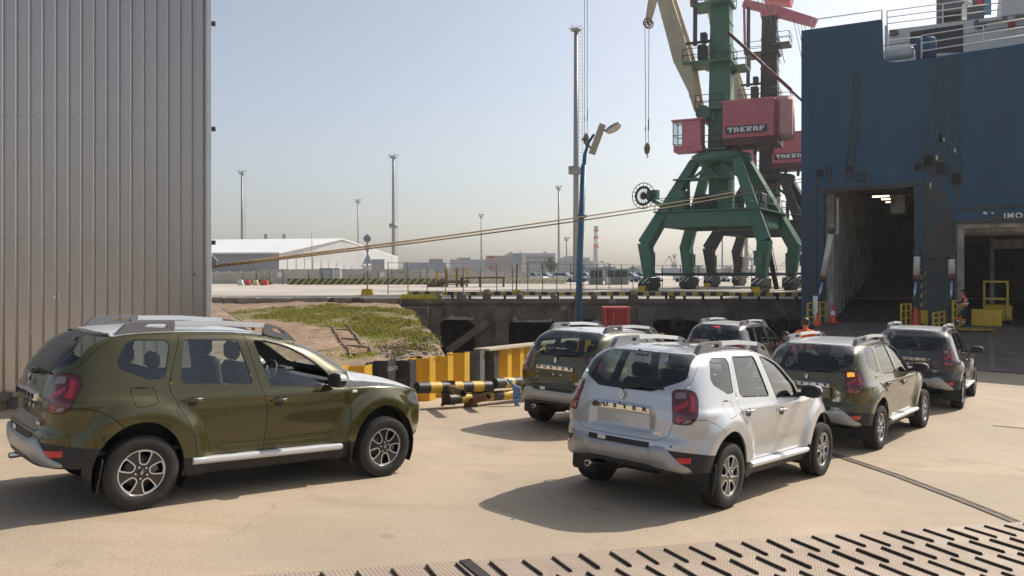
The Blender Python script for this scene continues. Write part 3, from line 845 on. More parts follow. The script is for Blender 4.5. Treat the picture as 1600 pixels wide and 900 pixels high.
    for y in (.06, -.09):
        d_ = MB(); d_.lathe([(.001, .006), (.018, .006), (.022, 0), (.022, -.02)], o=(tailx(y) + .032, y, .895), ax=(-1, 0, 0), n=14); d_.build('plate_fixing', M_RAIL, tg)
    me = text_mesh('4WD', .045, .004, bold=.002); me.materials.append(M_CHR)
    link('badge', me, tg, M=MF((tailx(-.45) - .018, -.45, .785), (.04, -1, 0), (.03, 0, 1)))
    wp = MB()
    wp.lathe([(.001, .03), (.018, .028), (.026, 0)], o=(-.728, .02, 1.205), ax=(-1, 0, .2), n=12)
    wp.beam((-.745, .02, 1.21), (-.742, -.20, 1.232), .022, .014); wp.beam((-.742, -.20, 1.232), (-.728, -.40, 1.238), .012, .010)
    wp.beam((-.722, -.06, 1.245), (-.714, -.46, 1.235), .012, .018)
    wp.build('rear_wiper', M_BLK, tg)
    nz_ = MB(); nz_.box((-.455, 0, 1.60), (.04, .025, .022), bev=.006); nz_.build('washer_nozzle', M_BLK, tg)
    hs = MB(); hs.box((-.40, 0, 1.545), (.03, .16, .022)); hs.build('high_stop_lamp', M_LENS, tg)
    an = MB(); an.tube([(1.42, .0, 1.63), (1.25, 0, 1.72), (1.02, 0, 1.86)], [.006, .004, .003], 6); an.lathe([(.03, 0), (.02, .02), (.001, .03)], o=(1.42, 0, 1.615), n=10); an.build('antenna', M_BLK, root)
    # cabin
    for sx, sy in ((1.38, -.36), (1.38, .36)):
        sb = MB()
        sb.box((sx + .02, sy, .66), (.52, .50, .20), bev=.06)
        sb.box((sx - .27, sy, 1.0), (.14, .48, .62), rot=Matrix.Rotation(-.22, 3, 'Y'), bev=.05)
        sb.cyl((sx - .345, sy - .05, 1.28), (sx - .36, sy - .05, 1.38), .008, n=6); sb.cyl((sx - .345, sy + .05, 1.28), (sx - .36, sy + .05, 1.38), .008, n=6)
        sb.box((sx - .365, sy, 1.42), (.10, .26, .19), rot=Matrix.Rotation(-.1, 3, 'Y'), bev=.04)
        sb.build('front_seat', M_SEAT, root)
    fm_ = MB(); rr_ = random.Random(5)
    g_ = [[Vector((1.13 + .05 * rr_.random() + i * .012, -.60 + j * .075, 1.28 - i * .10 + .03 * rr_.random())) for j in range(7)] for i in range(6)]
    fm_.add([p for r_ in g_ for p in r_], [(i * 7 + j, i * 7 + j + 1, i * 7 + 8 + j, i * 7 + 7 + j) for i in range(5) for j in range(6)], smooth=True); fm_.build('seat_cover', M_FILM, root)
    rs = MB()
    rs.box((.55, 0, .66), (.5, 1.26, .20), bev=.05); rs.box((.27, 0, .96), (.14, 1.26, .55), rot=Matrix.Rotation(-.2, 3, 'Y'), bev=.05)
    for y in (-.38, .38):
        for dy in (-.05, .05): rs.cyl((.22, y + dy, 1.2), (.20, y + dy, 1.32), .008, n=6)
        rs.box((.20, y, 1.33), (.09, .26, .17), rot=Matrix.Rotation(-.1, 3, 'Y'), bev=.04)
    rs.build('rear_bench', M_SEAT, root)
    ps = MB(); ps.box((-.2, 0, 1.10), (.62, 1.16, .02)); ps.box((1.2, 0, .52), (3.2, 1.5, .03)); ps.build('cabin_floor', M_LINE, root)
    da = MB()
    pf = [(1.92, 1.02), (1.98, 1.10), (2.10, 1.10), (2.25, 1.08), (2.25, .6), (2.0, .6), (1.95, .8)]
    da.prism([pf], MF((0, -.64, 0), (1, 0, 0), (0, 0, 1)), 1.28)
    da.box((1.99, .36, 1.14), (.14, .30, .05), bev=.02); da.build('dashboard', M_DASH, root)
    sw = MB()
    cW = Vector((1.78, .37, 1.06)); axw = Vector((-.9, 0, .45)).normalized(); u1 = Vector((0, 1, 0)); u2 = axw.cross(u1)
    sw.tube([cW + (u1 * math.cos(a) + u2 * math.sin(a)) * .185 for a in [2 * math.pi * i / 24 for i in range(25)]], .016, 8, caps=False)
    sw.box(cW, (.05, .12, .10), bev=.02)
    for a in (.2, math.pi - .2, -math.pi / 2): sw.beam(cW, cW + (u1 * math.cos(a) + u2 * math.sin(a)) * .18, .03, .02)
    sw.build('steering_wheel', M_DASH, root)
    rm = MB(); rm.box((1.72, 0, 1.50), (.03, .22, .07), bev=.012); rm.cyl((1.73, 0, 1.53), (1.78, 0, 1.58), .012); rm.build('rear_view_mirror', M_DASH, root)
    # wheels
    tyre, rim = wheel_meshes()
    tyre.materials.append(M_TYRE)
    for m in (M_RIMB, M_RIMS, M_RIMB, M_IRON): rim.materials.append(m)
    for i, (x, y, rz) in enumerate(((0, -.785, 0), (2.673, -.785, 0), (0, .785, math.pi), (2.673, .785, math.pi))):
        we = empty('wheel'); we.parent = root
        we.location = (x, y, .341); we.rotation_euler = (0, .35 * i + .15, rz)
        link('tyre', tyre, we); link('rim', rim, we)
    PARTS.update(parts)
    return root
PARTS = {}

def LAMPXY(q, z, off):
    """point on the tail lamp lens at unrolled coordinate q and height z"""
    rows = np.array([(.76, .858, -.786), (.82, .861, -.778), (.93, .862, -.775), (1.02, .848, -.768), (1.10, .822, -.752), (1.20, .790, -.730), (1.30, .758, -.685)])
    wd = np.interp(z, rows[:, 0], rows[:, 1]); xr = np.interp(z, rows[:, 0], rows[:, 2]); pr = 6.5
    a = .6 - xr; th = np.linspace(0.001, math.pi / 2 - .001, 600)
    x = .6 - a * np.cos(th) ** (2 / pr); y = wd * np.sin(th) ** (2 / pr)
    x = x + .03 * (y / .85) ** 2 * sstep(-.45, -.62, x)
    y = y + sstep(.55, .75, y) * .018 * sstep(.10, -.25, x) * sstep(.70, .86, z) * sstep(1.10, .96, z)
    y = y + sstep(.55, .75, y) * .052 * sstep(.70, .54, np.hypot(x, z - .35))
    s = y + x + .78
    i = int(np.argmin(np.abs(s - q)))
    i = min(max(i, 1), 598)
    t = Vector((x[i + 1] - x[i - 1], y[i + 1] - y[i - 1], 0)).normalized()
    n = Vector((-t.y, t.x, 0))
    if n.x > 0 and abs(n.x) > abs(n.y) or (n.y < 0 and abs(n.y) >= abs(n.x)): n = -n
    return Vector((x[i], y[i], z)) + n * off

# ---- where the cars stand: x, y, heading, offsets of height, slope along and across (from the photograph)
GA, GB, GC = -2.18, -.040, -.030
CARS = {'A': (-4.031, 8.011, .750, .070, -.004, -.010), 'B': (1.612, 8.979, .852, .037, -.009, -.011), 'C': (5.072, 13.023, .867, .007, .014, .028),
        'D': (8.696, 17.228, .966, .195, .009, .011), 'E': (1.132, 13.475, .896, .022, -.008, -.008), 'F': (5.402, 20.618, .908, .056, .015, .012)}
def car_matrix(k):
    x, y, yaw, dz, dp, dr = CARS[k]
    n = Vector((-(GB + dr), -(GC + dp), 1)).normalized()
    f = Vector((math.cos(yaw), math.sin(yaw), 0)); f.z = -(n.x * f.x + n.y * f.y) / n.z; f.normalize()
    l = n.cross(f)
    return Matrix(((f.x, l.x, n.x, x), (f.y, l.y, n.y, y), (f.z, l.z, n.z, GA + GB * x + GC * y + dz), (0, 0, 0, 1)))
CONTACT = [car_matrix(k) @ Vector((x, y, 0)) for k in CARS for x in (0, 2.673) for y in (-.785, .785)]
_cx = np.array([[c.x, c.y] for c in CONTACT]); _cz = np.array([c.z - (GA + GB * c.x + GC * c.y) for c in CONTACT])
_K = np.exp(-np.sum((_cx[:, None] - _cx[None]) ** 2, 2) / (2 * 1.5 ** 2))
_w = np.linalg.solve(_K + 2e-3 * np.eye(len(_cx)), _cz)
def ground_z(x, y):
    x = np.asarray(x, float); y = np.asarray(y, float)
    z = GA + GB * x + GC * y
    k = np.exp(-((x[..., None] - _cx[:, 0]) ** 2 + (y[..., None] - _cx[:, 1]) ** 2) / (2 * 1.5 ** 2))
    return z + k @ _w
def gz(x, y): return float(ground_z(np.array([x]), np.array([y]))[0])

car = make_car()
LAB = {'A': ('olive green car nearest the corrugated wall, seen from its right side', P_GREEN),
       'B': ('silver white car in the middle foreground, seen from behind', P_SILVER),
       'C': ('olive green car ahead of the silver one with amber lamp lit', P_GREEN),
       'D': ('dark brown car farthest right at the head of the line', P_BROWN),
       'E': ('olive green car half hidden behind the silver one, beside the yellow piling', P_GREEN),
       'F': ('dark brown car with red brake light, a man at its right window', P_BROWN)}
def repaint(o, p):
    for s in o.material_slots:
        if s.link == 'OBJECT' and s.material in (P_GREEN, P_SILVER, P_BROWN): s.material = p
    for c in o.children: repaint(c, p)
CAR = {}
for i, k in enumerate('ABCDEF'):
    c = car if i == 0 else copy_tree(car)
    CAR[k] = c
for k in 'ABCDEF':
    c = CAR[k]
    c.matrix_world = car_matrix(k)
    lab, p = LAB[k]
    tag(c, lab, 'car', 'new cars waiting to board the ship')
    if p is not P_GREEN: repaint(c, p)
def under(o, nm):
    r = []
    for ch in o.children:
        if ch.name.split('.')[0] == nm: r.append(ch)
        r += under(ch, nm)
    return r
hw = finish_panel(*PARTS['half_window'], 'half_window', 'R', gap=0, inset=.008); hw.materials.append(G_SIDE)
for d_ in under(CAR['A'], 'front_door'):
    for wn_ in d_.children:
        if wn_.name.startswith('door_window') and sum(v.co.y for v in wn_.data.vertices) < 0: wn_.data = hw; wn_['label'] = 'half lowered window glass'
for k in 'B':
    for nm_ in ('hood', 'roof'):
        for h in under(CAR[k], nm_): h.material_slots[0].material = P_SILVER
for h in under(CAR['F'], 'high_stop_lamp'):
    h.data = h.data.copy(); h.data.materials[0] = M_STOP; h['label'] = 'lit red brake lamp'
# ================================================================ ground, water, embankment, piling
ZQ = -1.6                                   # level of the quay
PW0, PWU = Vector((-2.0, 15.6)), Vector((.41, .91)).normalized()
def pw(s): p = PW0 + PWU * s; return p
def pw_side(x, y): return PWU.x * (y - PW0.y) - PWU.y * (x - PW0.x)      # >0 behind the piling
def concrete_mat():
    m = mat('worn_concrete', (.45, .355, .258), rough=.82, noise_amt=.2, col2=(.37, .295, .215), scale=.55, detail=9, bump=.25, bscale=30,
            dirt=(.26, .205, .145), dscale=.9, dthr=(.56, .80), thr=(.32, .68), spec=.35)
    n = m.node_tree.nodes; L = m.node_tree.links; p = n['Principled BSDF']
    src = p.inputs['Base Color'].links[0].from_socket
    tc = n.new('ShaderNodeTexCoord')
    # long faint tyre streaks along the driving direction and fine grain
    mp = n.new('ShaderNodeMapping'); mp.inputs['Rotation'].default_value = (0, 0, math.radians(-52)); mp.inputs['Scale'].default_value = (.25, 2.2, 1)
    L.new(tc.outputs['Object'], mp.inputs[0])
    t = n.new('ShaderNodeTexNoise'); t.inputs['Scale'].default_value = 1.3; t.inputs['Detail'].default_value = 6; L.new(mp.outputs[0], t.inputs[0])
    r = n.new('ShaderNodeMapRange'); r.inputs[1].default_value = .5; r.inputs[2].default_value = .72; r.inputs[4].default_value = .55; L.new(t.outputs[0], r.inputs[0])
    m1 = n.new('ShaderNodeMix'); m1.data_type = 'RGBA'; m1.inputs[7].default_value = (.36, .27, .17, 1)
    L.new(r.outputs[0], m1.inputs[0]); L.new(src, m1.inputs[6])
    t2 = n.new('ShaderNodeTexNoise'); t2.inputs['Scale'].default_value = 55; t2.inputs['Detail'].default_value = 3; L.new(tc.outputs['Object'], t2.inputs[0])
    r2 = n.new('ShaderNodeMapRange'); r2.inputs[1].default_value = .3; r2.inputs[2].default_value = .7; r2.inputs[3].default_value = .86; r2.inputs[4].default_value = 1.1; L.new(t2.outputs[0], r2.inputs[0])
    m2 = n.new('ShaderNodeMix'); m2.data_type = 'RGBA'; m2.blend_type = 'MULTIPLY'; m2.inputs[0].default_value = 1
    L.new(m1.outputs[2], m2.inputs[6]); L.new(r2.outputs[0], m2.inputs[7])
    # dark rubbery spots
    v = n.new('ShaderNodeTexVoronoi'); v.inputs['Scale'].default_value = .8; v.inputs['Randomness'].default_value = 1; L.new(tc.outputs['Object'], v.inputs[0])
    r3 = n.new('ShaderNodeMapRange'); r3.inputs[1].default_value = .03; r3.inputs[2].default_value = .075; r3.inputs[3].default_value = .5; r3.inputs[4].default_value = 0; L.new(v.outputs[0], r3.inputs[0])
    m3 = n.new('ShaderNodeMix'); m3.data_type = 'RGBA'; m3.inputs[7].default_value = (.16, .13, .10, 1)
    L.new(r3.outputs[0], m3.inputs[0]); L.new(m2.outputs[2], m3.inputs[6]); 
    # hairline cracks, broken up, and broad worn grey patches
    mpd = n.new('ShaderNodeMix'); mpd.data_type = 'VECTOR'; mpd.inputs[0].default_value = .16
    nd = n.new('ShaderNodeTexNoise'); nd.inputs['Scale'].default_value = 1.6; nd.inputs['Detail'].default_value = 5; L.new(tc.outputs['Object'], nd.inputs[0])
    L.new(tc.outputs['Object'], mpd.inputs[4]); L.new(nd.outputs['Color'], mpd.inputs[5])
    ve = n.new('ShaderNodeTexVoronoi'); ve.feature = 'DISTANCE_TO_EDGE'; ve.inputs['Scale'].default_value = .34; L.new(mpd.outputs[1], ve.inputs[0])
    rc_ = n.new('ShaderNodeMapRange'); rc_.inputs[1].default_value = .0; rc_.inputs[2].default_value = .0035; rc_.inputs[3].default_value = .6; rc_.inputs[4].default_value = 0; L.new(ve.outputs[0], rc_.inputs[0])
    nk = n.new('ShaderNodeTexNoise'); nk.inputs['Scale'].default_value = .5; L.new(tc.outputs['Object'], nk.inputs[0])
    rk = n.new('ShaderNodeMapRange'); rk.inputs[1].default_value = .48; rk.inputs[2].default_value = .58; L.new(nk.outputs[0], rk.inputs[0])
    mk_ = n.new('ShaderNodeMath'); mk_.operation = 'MULTIPLY'; L.new(rc_.outputs[0], mk_.inputs[0]); L.new(rk.outputs[0], mk_.inputs[1])
    m4 = n.new('ShaderNodeMix'); m4.data_type = 'RGBA'; m4.inputs[7].default_value = (.13, .105, .08, 1); L.new(mk_.outputs[0], m4.inputs[0]); L.new(m3.outputs[2], m4.inputs[6])
    np_ = n.new('ShaderNodeTexNoise'); np_.inputs['Scale'].default_value = .28; np_.inputs['Detail'].default_value = 7; np_.inputs['Distortion'].default_value = .6; L.new(tc.outputs['Object'], np_.inputs[0])
    rp2 = n.new('ShaderNodeMapRange'); rp2.inputs[1].default_value = .47; rp2.inputs[2].default_value = .62; rp2.inputs[4].default_value = .55; L.new(np_.outputs[0], rp2.inputs[0])
    m5 = n.new('ShaderNodeMix'); m5.data_type = 'RGBA'; m5.inputs[7].default_value = (.33, .27, .20, 1); L.new(rp2.outputs[0], m5.inputs[0]); L.new(m4.outputs[2], m5.inputs[6])
    L.new(m5.outputs[2], p.inputs['Base Color'])
    return m
M_CONC = concrete_mat()
def apron():
    xs = np.concatenate([np.arange(-30, -10, 1.0), np.arange(-10, 26, .25), np.arange(26, 46, 1.0)])
    ys = np.concatenate([np.arange(-8, 4, 1.0), np.arange(4, 35.3, .25)])
    X, Y = np.meshgrid(xs, ys); Z = ground_z(X, Y)
    v = np.stack([X, Y, Z], -1).reshape(-1, 3); n = len(xs); fs = []
    for j in range(len(ys) - 1):
        for i in range(n - 1):
            cx, cy = (xs[i] + xs[i + 1]) / 2, (ys[j] + ys[j + 1]) / 2
            if pw_side(cx, cy) > .15 and cy > 12 + max(0, -cx - 4): continue
            fs.append((j * n + i, j * n + i + 1, (j + 1) * n + i + 1, (j + 1) * n + i))
    b = MB(); b.add(v, fs, smooth=True); b.build('apron_ground', M_CONC, kind='structure')
apron()
# water of the dock basin
b = MB(); b.add([(-40, -30, -6.2), (120, -30, -6.2), (120, 70, -6.2), (-40, 70, -6.2)], [(0, 1, 2, 3)])
b.build('dock_water', mat('dock_water', (.02, .03, .032), rough=.08, bump=.4, bscale=1.5), kind='structure')
# quay surface to the horizon
M_QUAY = mat('quay_asphalt', (.46, .41, .345), rough=.9, noise_amt=.25, scale=.12, detail=9, bump=.15, bscale=8, dirt=(.54, .49, .42), dscale=.05, dthr=(.5, .7))
b = MB(); b.add([(-5000, 46, ZQ), (5000, 46, ZQ), (5000, 6000, ZQ), (-5000, 6000, ZQ)], [(0, 1, 2, 3)])
b.add([(-5000, -60, ZQ - .6), (-22, -60, ZQ - .6), (-22, 46, ZQ - .6), (-5000, 46, ZQ - .6)], [(0, 1, 2, 3)])
b.build('quay_ground', M_QUAY, kind='structure')
M_LANE = mat('lane_asphalt', (.20, .195, .19), rough=.85, noise_amt=.25, scale=.3, detail=8)
b = MB()
b.add([(-40, 49.5, ZQ + .004), (40, 49.5, ZQ + .004), (40, 53.2, ZQ + .004), (-40, 53.2, ZQ + .004)], [(0, 1, 2, 3)])
b.build('quay_road', M_LANE, kind='structure')
b = MB(); M_PALE = mat('worn_white_line', (.62, .60, .56), rough=.8, noise_amt=.4, scale=2)
for x in range(-36, 20, 7): b.add([(x, 51.0, ZQ + .008), (x + 5, 51.0, ZQ + .008), (x + 5, 51.3, ZQ + .008), (x, 51.3, ZQ + .008)], [(0, 1, 2, 3)])
b.build('road_marking', M_PALE, kind='structure')
# rail tracks of the cranes, let into the quay
b = MB(); M_STEEL = mat('rail_steel', (.18, .15, .12), rough=.45, metal=.6, noise_amt=.4, scale=3)

# ---- embankment behind the piling
def mound_z(x, y):
    base = -1.70 - .10 * sstep(16, 44, y) + .10 * np.sin(x * .7 + y * .35) * .6 + .16 * np.exp(-(((x + 5.5) / 3.0) ** 2 + ((y - 27) / 6) ** 2))
    base = base - .35 * sstep(24, 14.5, y) * sstep(-4.0, -7.0, x)
    edge = np.interp(y, [14, 16, 18, 20, 26, 34, 46], [-2.2, -1.75, -1.75, -1.9, -3.1, -4.4, -6.5])       # right shoulder
    fall = np.clip(x - edge, 0, 6)
    z = base - fall * 1.9
    return z
xs = np.linspace(-26, 3, 180); ys = np.linspace(13.2, 45.9, 190)
X, Y = np.meshgrid(xs, ys)
rg = np.random.RandomState(3)
N_ = np.array([noise.fractal(Vector((a * .55, b_ * .55, 0)), 1.0, 2.0, 5) for a, b_ in zip(X.ravel(), Y.ravel())]).reshape(X.shape)
N2_ = np.array([noise.fractal(Vector((a * 1.9, b_ * 1.9, 5)), 1.0, 2.0, 4) for a, b_ in zip(X.ravel(), Y.ravel())]).reshape(X.shape)
Z = mound_z(X, Y) + .10 * N_ + .05 * N2_ * (1 + 1.5 * sstep(-6, -2, X))
v = np.stack([X, Y, Z], -1).reshape(-1, 3); n = len(xs); fs = []
MZ = (xs, ys, Z)
for j in range(len(ys) - 1):
    for i in range(n - 1):
        cx, cy = (xs[i] + xs[i + 1]) / 2, (ys[j] + ys[j + 1]) / 2
        s_ = pw_side(cx, cy)
        if s_ < .12: continue
        # left of the piling the bank starts further back
        if (Vector((cx, cy)) - PW0).dot(PWU) < -3.2 and cy < 15.2: continue
        fs.append((j * n + i, j * n + i + 1, (j + 1) * n + i + 1, (j + 1) * n + i))
M_SOIL = mat('dry_soil', (.29, .195, .125), rough=.95, noise_amt=.5, col2=(.17, .115, .075), scale=1.6, detail=10, bump=.8, bscale=6, dirt=(.36, .27, .19), dscale=.7, dthr=(.55, .7))
def soil_grass(m):
    """moss and short turf stain the soil where it grows"""
    n = m.node_tree.nodes; L = m.node_tree.links; p = n['Principled BSDF']; src = p.inputs['Base Color'].links[0].from_socket
    at_ = n.new('ShaderNodeAttribute'); at_.attribute_name = 'turf'
    t = n.new('ShaderNodeTexNoise'); t.inputs['Scale'].default_value = 3.5; t.inputs['Detail'].default_value = 8
    tc = n.new('ShaderNodeTexCoord'); L.new(tc.outputs['Object'], t.inputs[0])
    ad = n.new('ShaderNodeMath'); ad.operation = 'ADD'; L.new(at_.outputs['Fac'], ad.inputs[0]); L.new(t.outputs[0], ad.inputs[1])
    r = n.new('ShaderNodeMapRange'); r.inputs[1].default_value = 1.0; r.inputs[2].default_value = 1.35; L.new(ad.outputs[0], r.inputs[0])
    mx = n.new('ShaderNodeMix'); mx.data_type = 'RGBA'; mx.inputs[7].default_value = (.135, .125, .035, 1)
    L.new(r.outputs[0], mx.inputs[0]); L.new(src, mx.inputs[6]); L.new(mx.outputs[2], p.inputs['Base Color'])
soil_grass(M_SOIL)
b = MB(); b.add(v, fs, smooth=True)
mo = b.build('embankment', M_SOIL, kind='structure')
TURF = [(360, 486), (450, 480), (560, 477), (640, 486), (668, 500), (690, 530), (672, 548), (640, 545), (625, 528), (585, 540), (545, 520), (505, 515), (470, 508), (430, 502), (370, 500)]
TURF2 = [(500, 557), (585, 548), (592, 560), (540, 566)]
cov = np.array([p.co[:] for p in mo.data.vertices])
px = np.stack([800 + FPX * cov[:, 0] / cov[:, 1], HOR - FPX * cov[:, 2] / cov[:, 1]], 1)
tv = np.clip(.5 - np.minimum(sdpoly(px, TURF), sdpoly(px, TURF2)) / 12, 0, .85)
at_ = mo.data.attributes.new('turf', 'FLOAT', 'POINT'); at_.data.foreach_set('value', tv.astype(np.float32))
def mz(x, y):
    i = np.clip(np.searchsorted(xs_m, x) - 1, 0, len(xs_m) - 2); j = np.clip(np.searchsorted(ys_m, y) - 1, 0, len(ys_m) - 2)
    a = (x - xs_m[i]) / (xs_m[i + 1] - xs_m[i]); c = (y - ys_m[j]) / (ys_m[j + 1] - ys_m[j])
    return float(Z_m[j, i] * (1 - a) * (1 - c) + Z_m[j, i + 1] * a * (1 - c) + Z_m[j + 1, i] * (1 - a) * c + Z_m[j + 1, i + 1] * a * c)
xs_m, ys_m, Z_m = MZ
# grass blades (nobody could count them)
M_GR = mat('grass_blades', (.22, .24, .020), rough=.6, noise_amt=.55, col2=(.30, .25, .045), scale=1.2, detail=4)
def leafy(m, k=.45):
    n = m.node_tree.nodes; L = m.node_tree.links; p = n['Principled BSDF']; o = n['Material Output']
    t = n.new('ShaderNodeBsdfTranslucent'); mx = n.new('ShaderNodeMixShader'); mx.inputs[0].default_value = k
    s_ = p.inputs['Base Color'].links
    if s_: L.new(s_[0].from_socket, t.inputs[0])
    L.new(p.outputs[0], mx.inputs[1]); L.new(t.outputs[0], mx.inputs[2]); L.new(mx.outputs[0], o.inputs[0])
leafy(M_GR)
M_GR2 = mat('dry_grass_blades', (.22, .19, .07), rough=.8, noise_amt=.4, scale=2)
def blades(name, n, polys, region, zf, hmin, hmax, m, seed):
    r = np.random.RandomState(seed); b = MB(); k = 0; tries = 0
    while k < n and tries < n * 40:
        m_ = 4000; tries += m_
        Xr = r.uniform(region[0], region[1], m_); Yr = r.uniform(region[2], region[3], m_)
        q = np.stack([800 + FPX * Xr / Yr, HOR + FPX * 1.75 / Yr], 1)
        d = np.min([sdpoly(q, p) for p in polys], 0)
        for i in np.nonzero(d < r.uniform(-10, 2, m_))[0]:
            x, y = Xr[i], Yr[i]
            if noise.noise(Vector((x * .6, y * .35, 3))) < r.uniform(-.30, .30) + .12: continue
            if pw_side(x, y) < .2: continue
            z = zf(x, y)
            if z is None: continue
            for _ in range(3):
                h = r.uniform(hmin, hmax) * (.55 + 1.3 * max(0, noise.noise(Vector((x * 1.7, y * 1.2, 9))) + .25)); a = r.uniform(0, 6.28); wd = r.uniform(.005, .011) * (1 + y / 30)
                ox, oy = r.normal(0, .06, 2); lx, ly = r.normal(0, .45, 2) * h
                dx, dy = math.cos(a) * wd, math.sin(a) * wd
                p0 = (x + ox, y + oy)
                b.add([(p0[0] - dx, p0[1] - dy, z - .01), (p0[0] + dx, p0[1] + dy, z - .01), (p0[0] + lx * .4 + dx * .7, p0[1] + ly * .4 + dy * .7, z + h * .6), (p0[0] + lx * .4 - dx * .7, p0[1] + ly * .4 - dy * .7, z + h * .6), (p0[0] + lx, p0[1] + ly, z + h)],
                      [(0, 1, 2, 3), (3, 2, 4)])
            k += 1
            if k >= n: break
    b.build(name, m, kind='stuff', label='short green grass growing over the embankment' if m is M_GR else 'dry yellow grass between the green on the embankment')
blades('grass', 15000, [TURF, TURF2], (-18, 0, 14.5, 45), mz, .03, .10, M_GR, 1)
blades('dry_grass', 6000, [TURF, [(590, 540), (690, 530), (700, 552), (600, 565)]], (-18, 0, 14.5, 45), mz, .03, .10, M_GR2, 2)
# stones and rubble
def stones(name, n, region, poly, zf, smin, smax, m, seed, label):
    r = np.random.RandomState(seed); b = MB(); k = 0
    while k < n:
        x, y = r.uniform(*region[:2]), r.uniform(*region[2:])
        q = np.array([[800 + FPX * x / y, HOR + FPX * 1.75 / y]])
        if sdpoly(q, poly)[0] > r.uniform(-3, 6): k += .02; continue
        if pw_side(x, y) < .25: continue
        s = r.uniform(smin, smax) * r.uniform(.5, 1); z = zf(x, y)
        vs = [Vector((math.cos(a) * s * r.uniform(.6, 1.1), math.sin(a) * s * r.uniform(.6, 1.1), s * zz * r.uniform(.7, 1.2))) for zz in (-.3, .45) for a in (0, 1.3, 2.5, 3.8, 5.1)]
        vs = [v + Vector((x, y, z)) for v in vs]
        b.add(vs, [(0, 1, 6, 5), (1, 2, 7, 6), (2, 3, 8, 7), (3, 4, 9, 8), (4, 0, 5, 9), (5, 6, 7, 8, 9)]); k += 1
    b.build(name, m, kind='stuff', label=label)
M_STONE = mat('grey_rubble', (.36, .32, .27), rough=.9, noise_amt=.45, scale=3)
stones('rubble', 420, (-7, 0, 15, 30), [(600, 545), (660, 525), (700, 545), (712, 552), (620, 566), (585, 562)], mz, .03, .11, M_STONE, 5, 'grey rubble scattered at the foot of the embankment')
stones('gravel', 500, (-14, -2, 14.5, 34), [(340, 505), (500, 515), (560, 540), (540, 575), (340, 575)], mz, .012, .045, M_STONE, 6, 'small gravel on the bare soil slope')
stones('broken_concrete', 26, (-6.5, -1, 22, 40), [(615, 500), (650, 492), (668, 515), (640, 525)], mz, .1, .26, M_STONE, 9, 'broken concrete lumps on the right of the embankment')
# ---- old sunken track: two rails and sleepers
tr = empty('old_track', (-5.3, 24, mz(-5.3, 24)), 'old rusty narrow rail track running down the grassy embankment', 'track')
M_RUST = mat('rusty_steel', (.17, .085, .045), rough=.85, noise_amt=.5, col2=(.09, .05, .035), scale=6, bump=.3, bscale=40, dirt=(.28, .16, .08), dscale=9, dthr=(.5, .7))
M_SLEEP = mat('old_sleeper', (.22, .165, .12), rough=.95, noise_amt=.4, scale=8)
def tpt(t, off):
    a = at(569, 559, 15.9); c = at(512, 498, 30)
    p = a.lerp(c, t); dirv = Vector((c.x - a.x, c.y - a.y)).normalized(); nr = Vector((dirv.y, -dirv.x))
    x, y = p.x + nr.x * off, p.y + nr.y * off
    return Vector((x, y, mz(x, y)))
inv = tr.matrix_world.copy(); inv = Matrix.Translation(-Vector(tr.location))
for off in (-.22, .24):
    q = MB(); pts = [tpt(t / 24, off) + Vector((0, 0, .03)) for t in range(15)]
    for a_, c_ in zip(pts[:-1], pts[1:]): q.beam(inv @ a_, inv @ c_, .035, .05)
    q.build('rail', M_SLEEP, tr)
for i in range(15):
    t = (i + .5) / 24 * .95
    q = MB(); q.beam(inv @ (tpt(t, -.30) + Vector((0, 0, -.03))), inv @ (tpt(t, .36) + Vector((0, 0, -.035 + .03 * math.sin(i * 3.1)))), .16, .09); q.build('sleeper', M_SLEEP, tr)

# ---- sheet piling, each pile a piece
M_PY = mat('pile_yellow', (.62, .36, .015), rough=.55, noise_amt=.35, col2=(.50, .28, .02), scale=2.5, bump=.12, bscale=30, dirt=(.16, .08, .035), dscale=4.5, dthr=(.60, .68))
M_PB = mat('pile_black', (.035, .032, .030), rough=.6, noise_amt=.4, scale=3, bump=.12, bscale=30, dirt=(.11, .075, .05), dscale=4, dthr=(.56, .68))
M_PG = mat('pile_grey', (.13, .12, .11), rough=.7, noise_amt=.3, scale=4, dirt=(.2, .14, .09), dscale=6, dthr=(.6, .7))
wall = empty('sheet_piling', (PW0.x, PW0.y, gz(PW0.x, PW0.y)), 'low retaining wall of steel sheet piles painted in yellow and black blocks', 'retaining wall')
iw = Matrix.Translation(-Vector(wall.location))
nrm = Vector((PWU.y, -PWU.x))             # towards the cars
def prof_pt(s, k):                        # k: 0 inner, 1 outer
    p = pw(s) + nrm * (.17 if k else -.05); return p
def pcol(s):
    for a, m in ((-3.4, M_PY), (-1.55, M_PB), (-.366, M_PY), (2.02, M_PB), (3.49, M_PY), (6.6, M_PB), (8.8, M_PY), (11.0, M_PB), (13.2, M_PY), (15.6, M_PB), (17.6, M_PY)):
        if s >= a - .01: r = m
    return r
s = -3.4; k = 0; rr = random.Random(4)
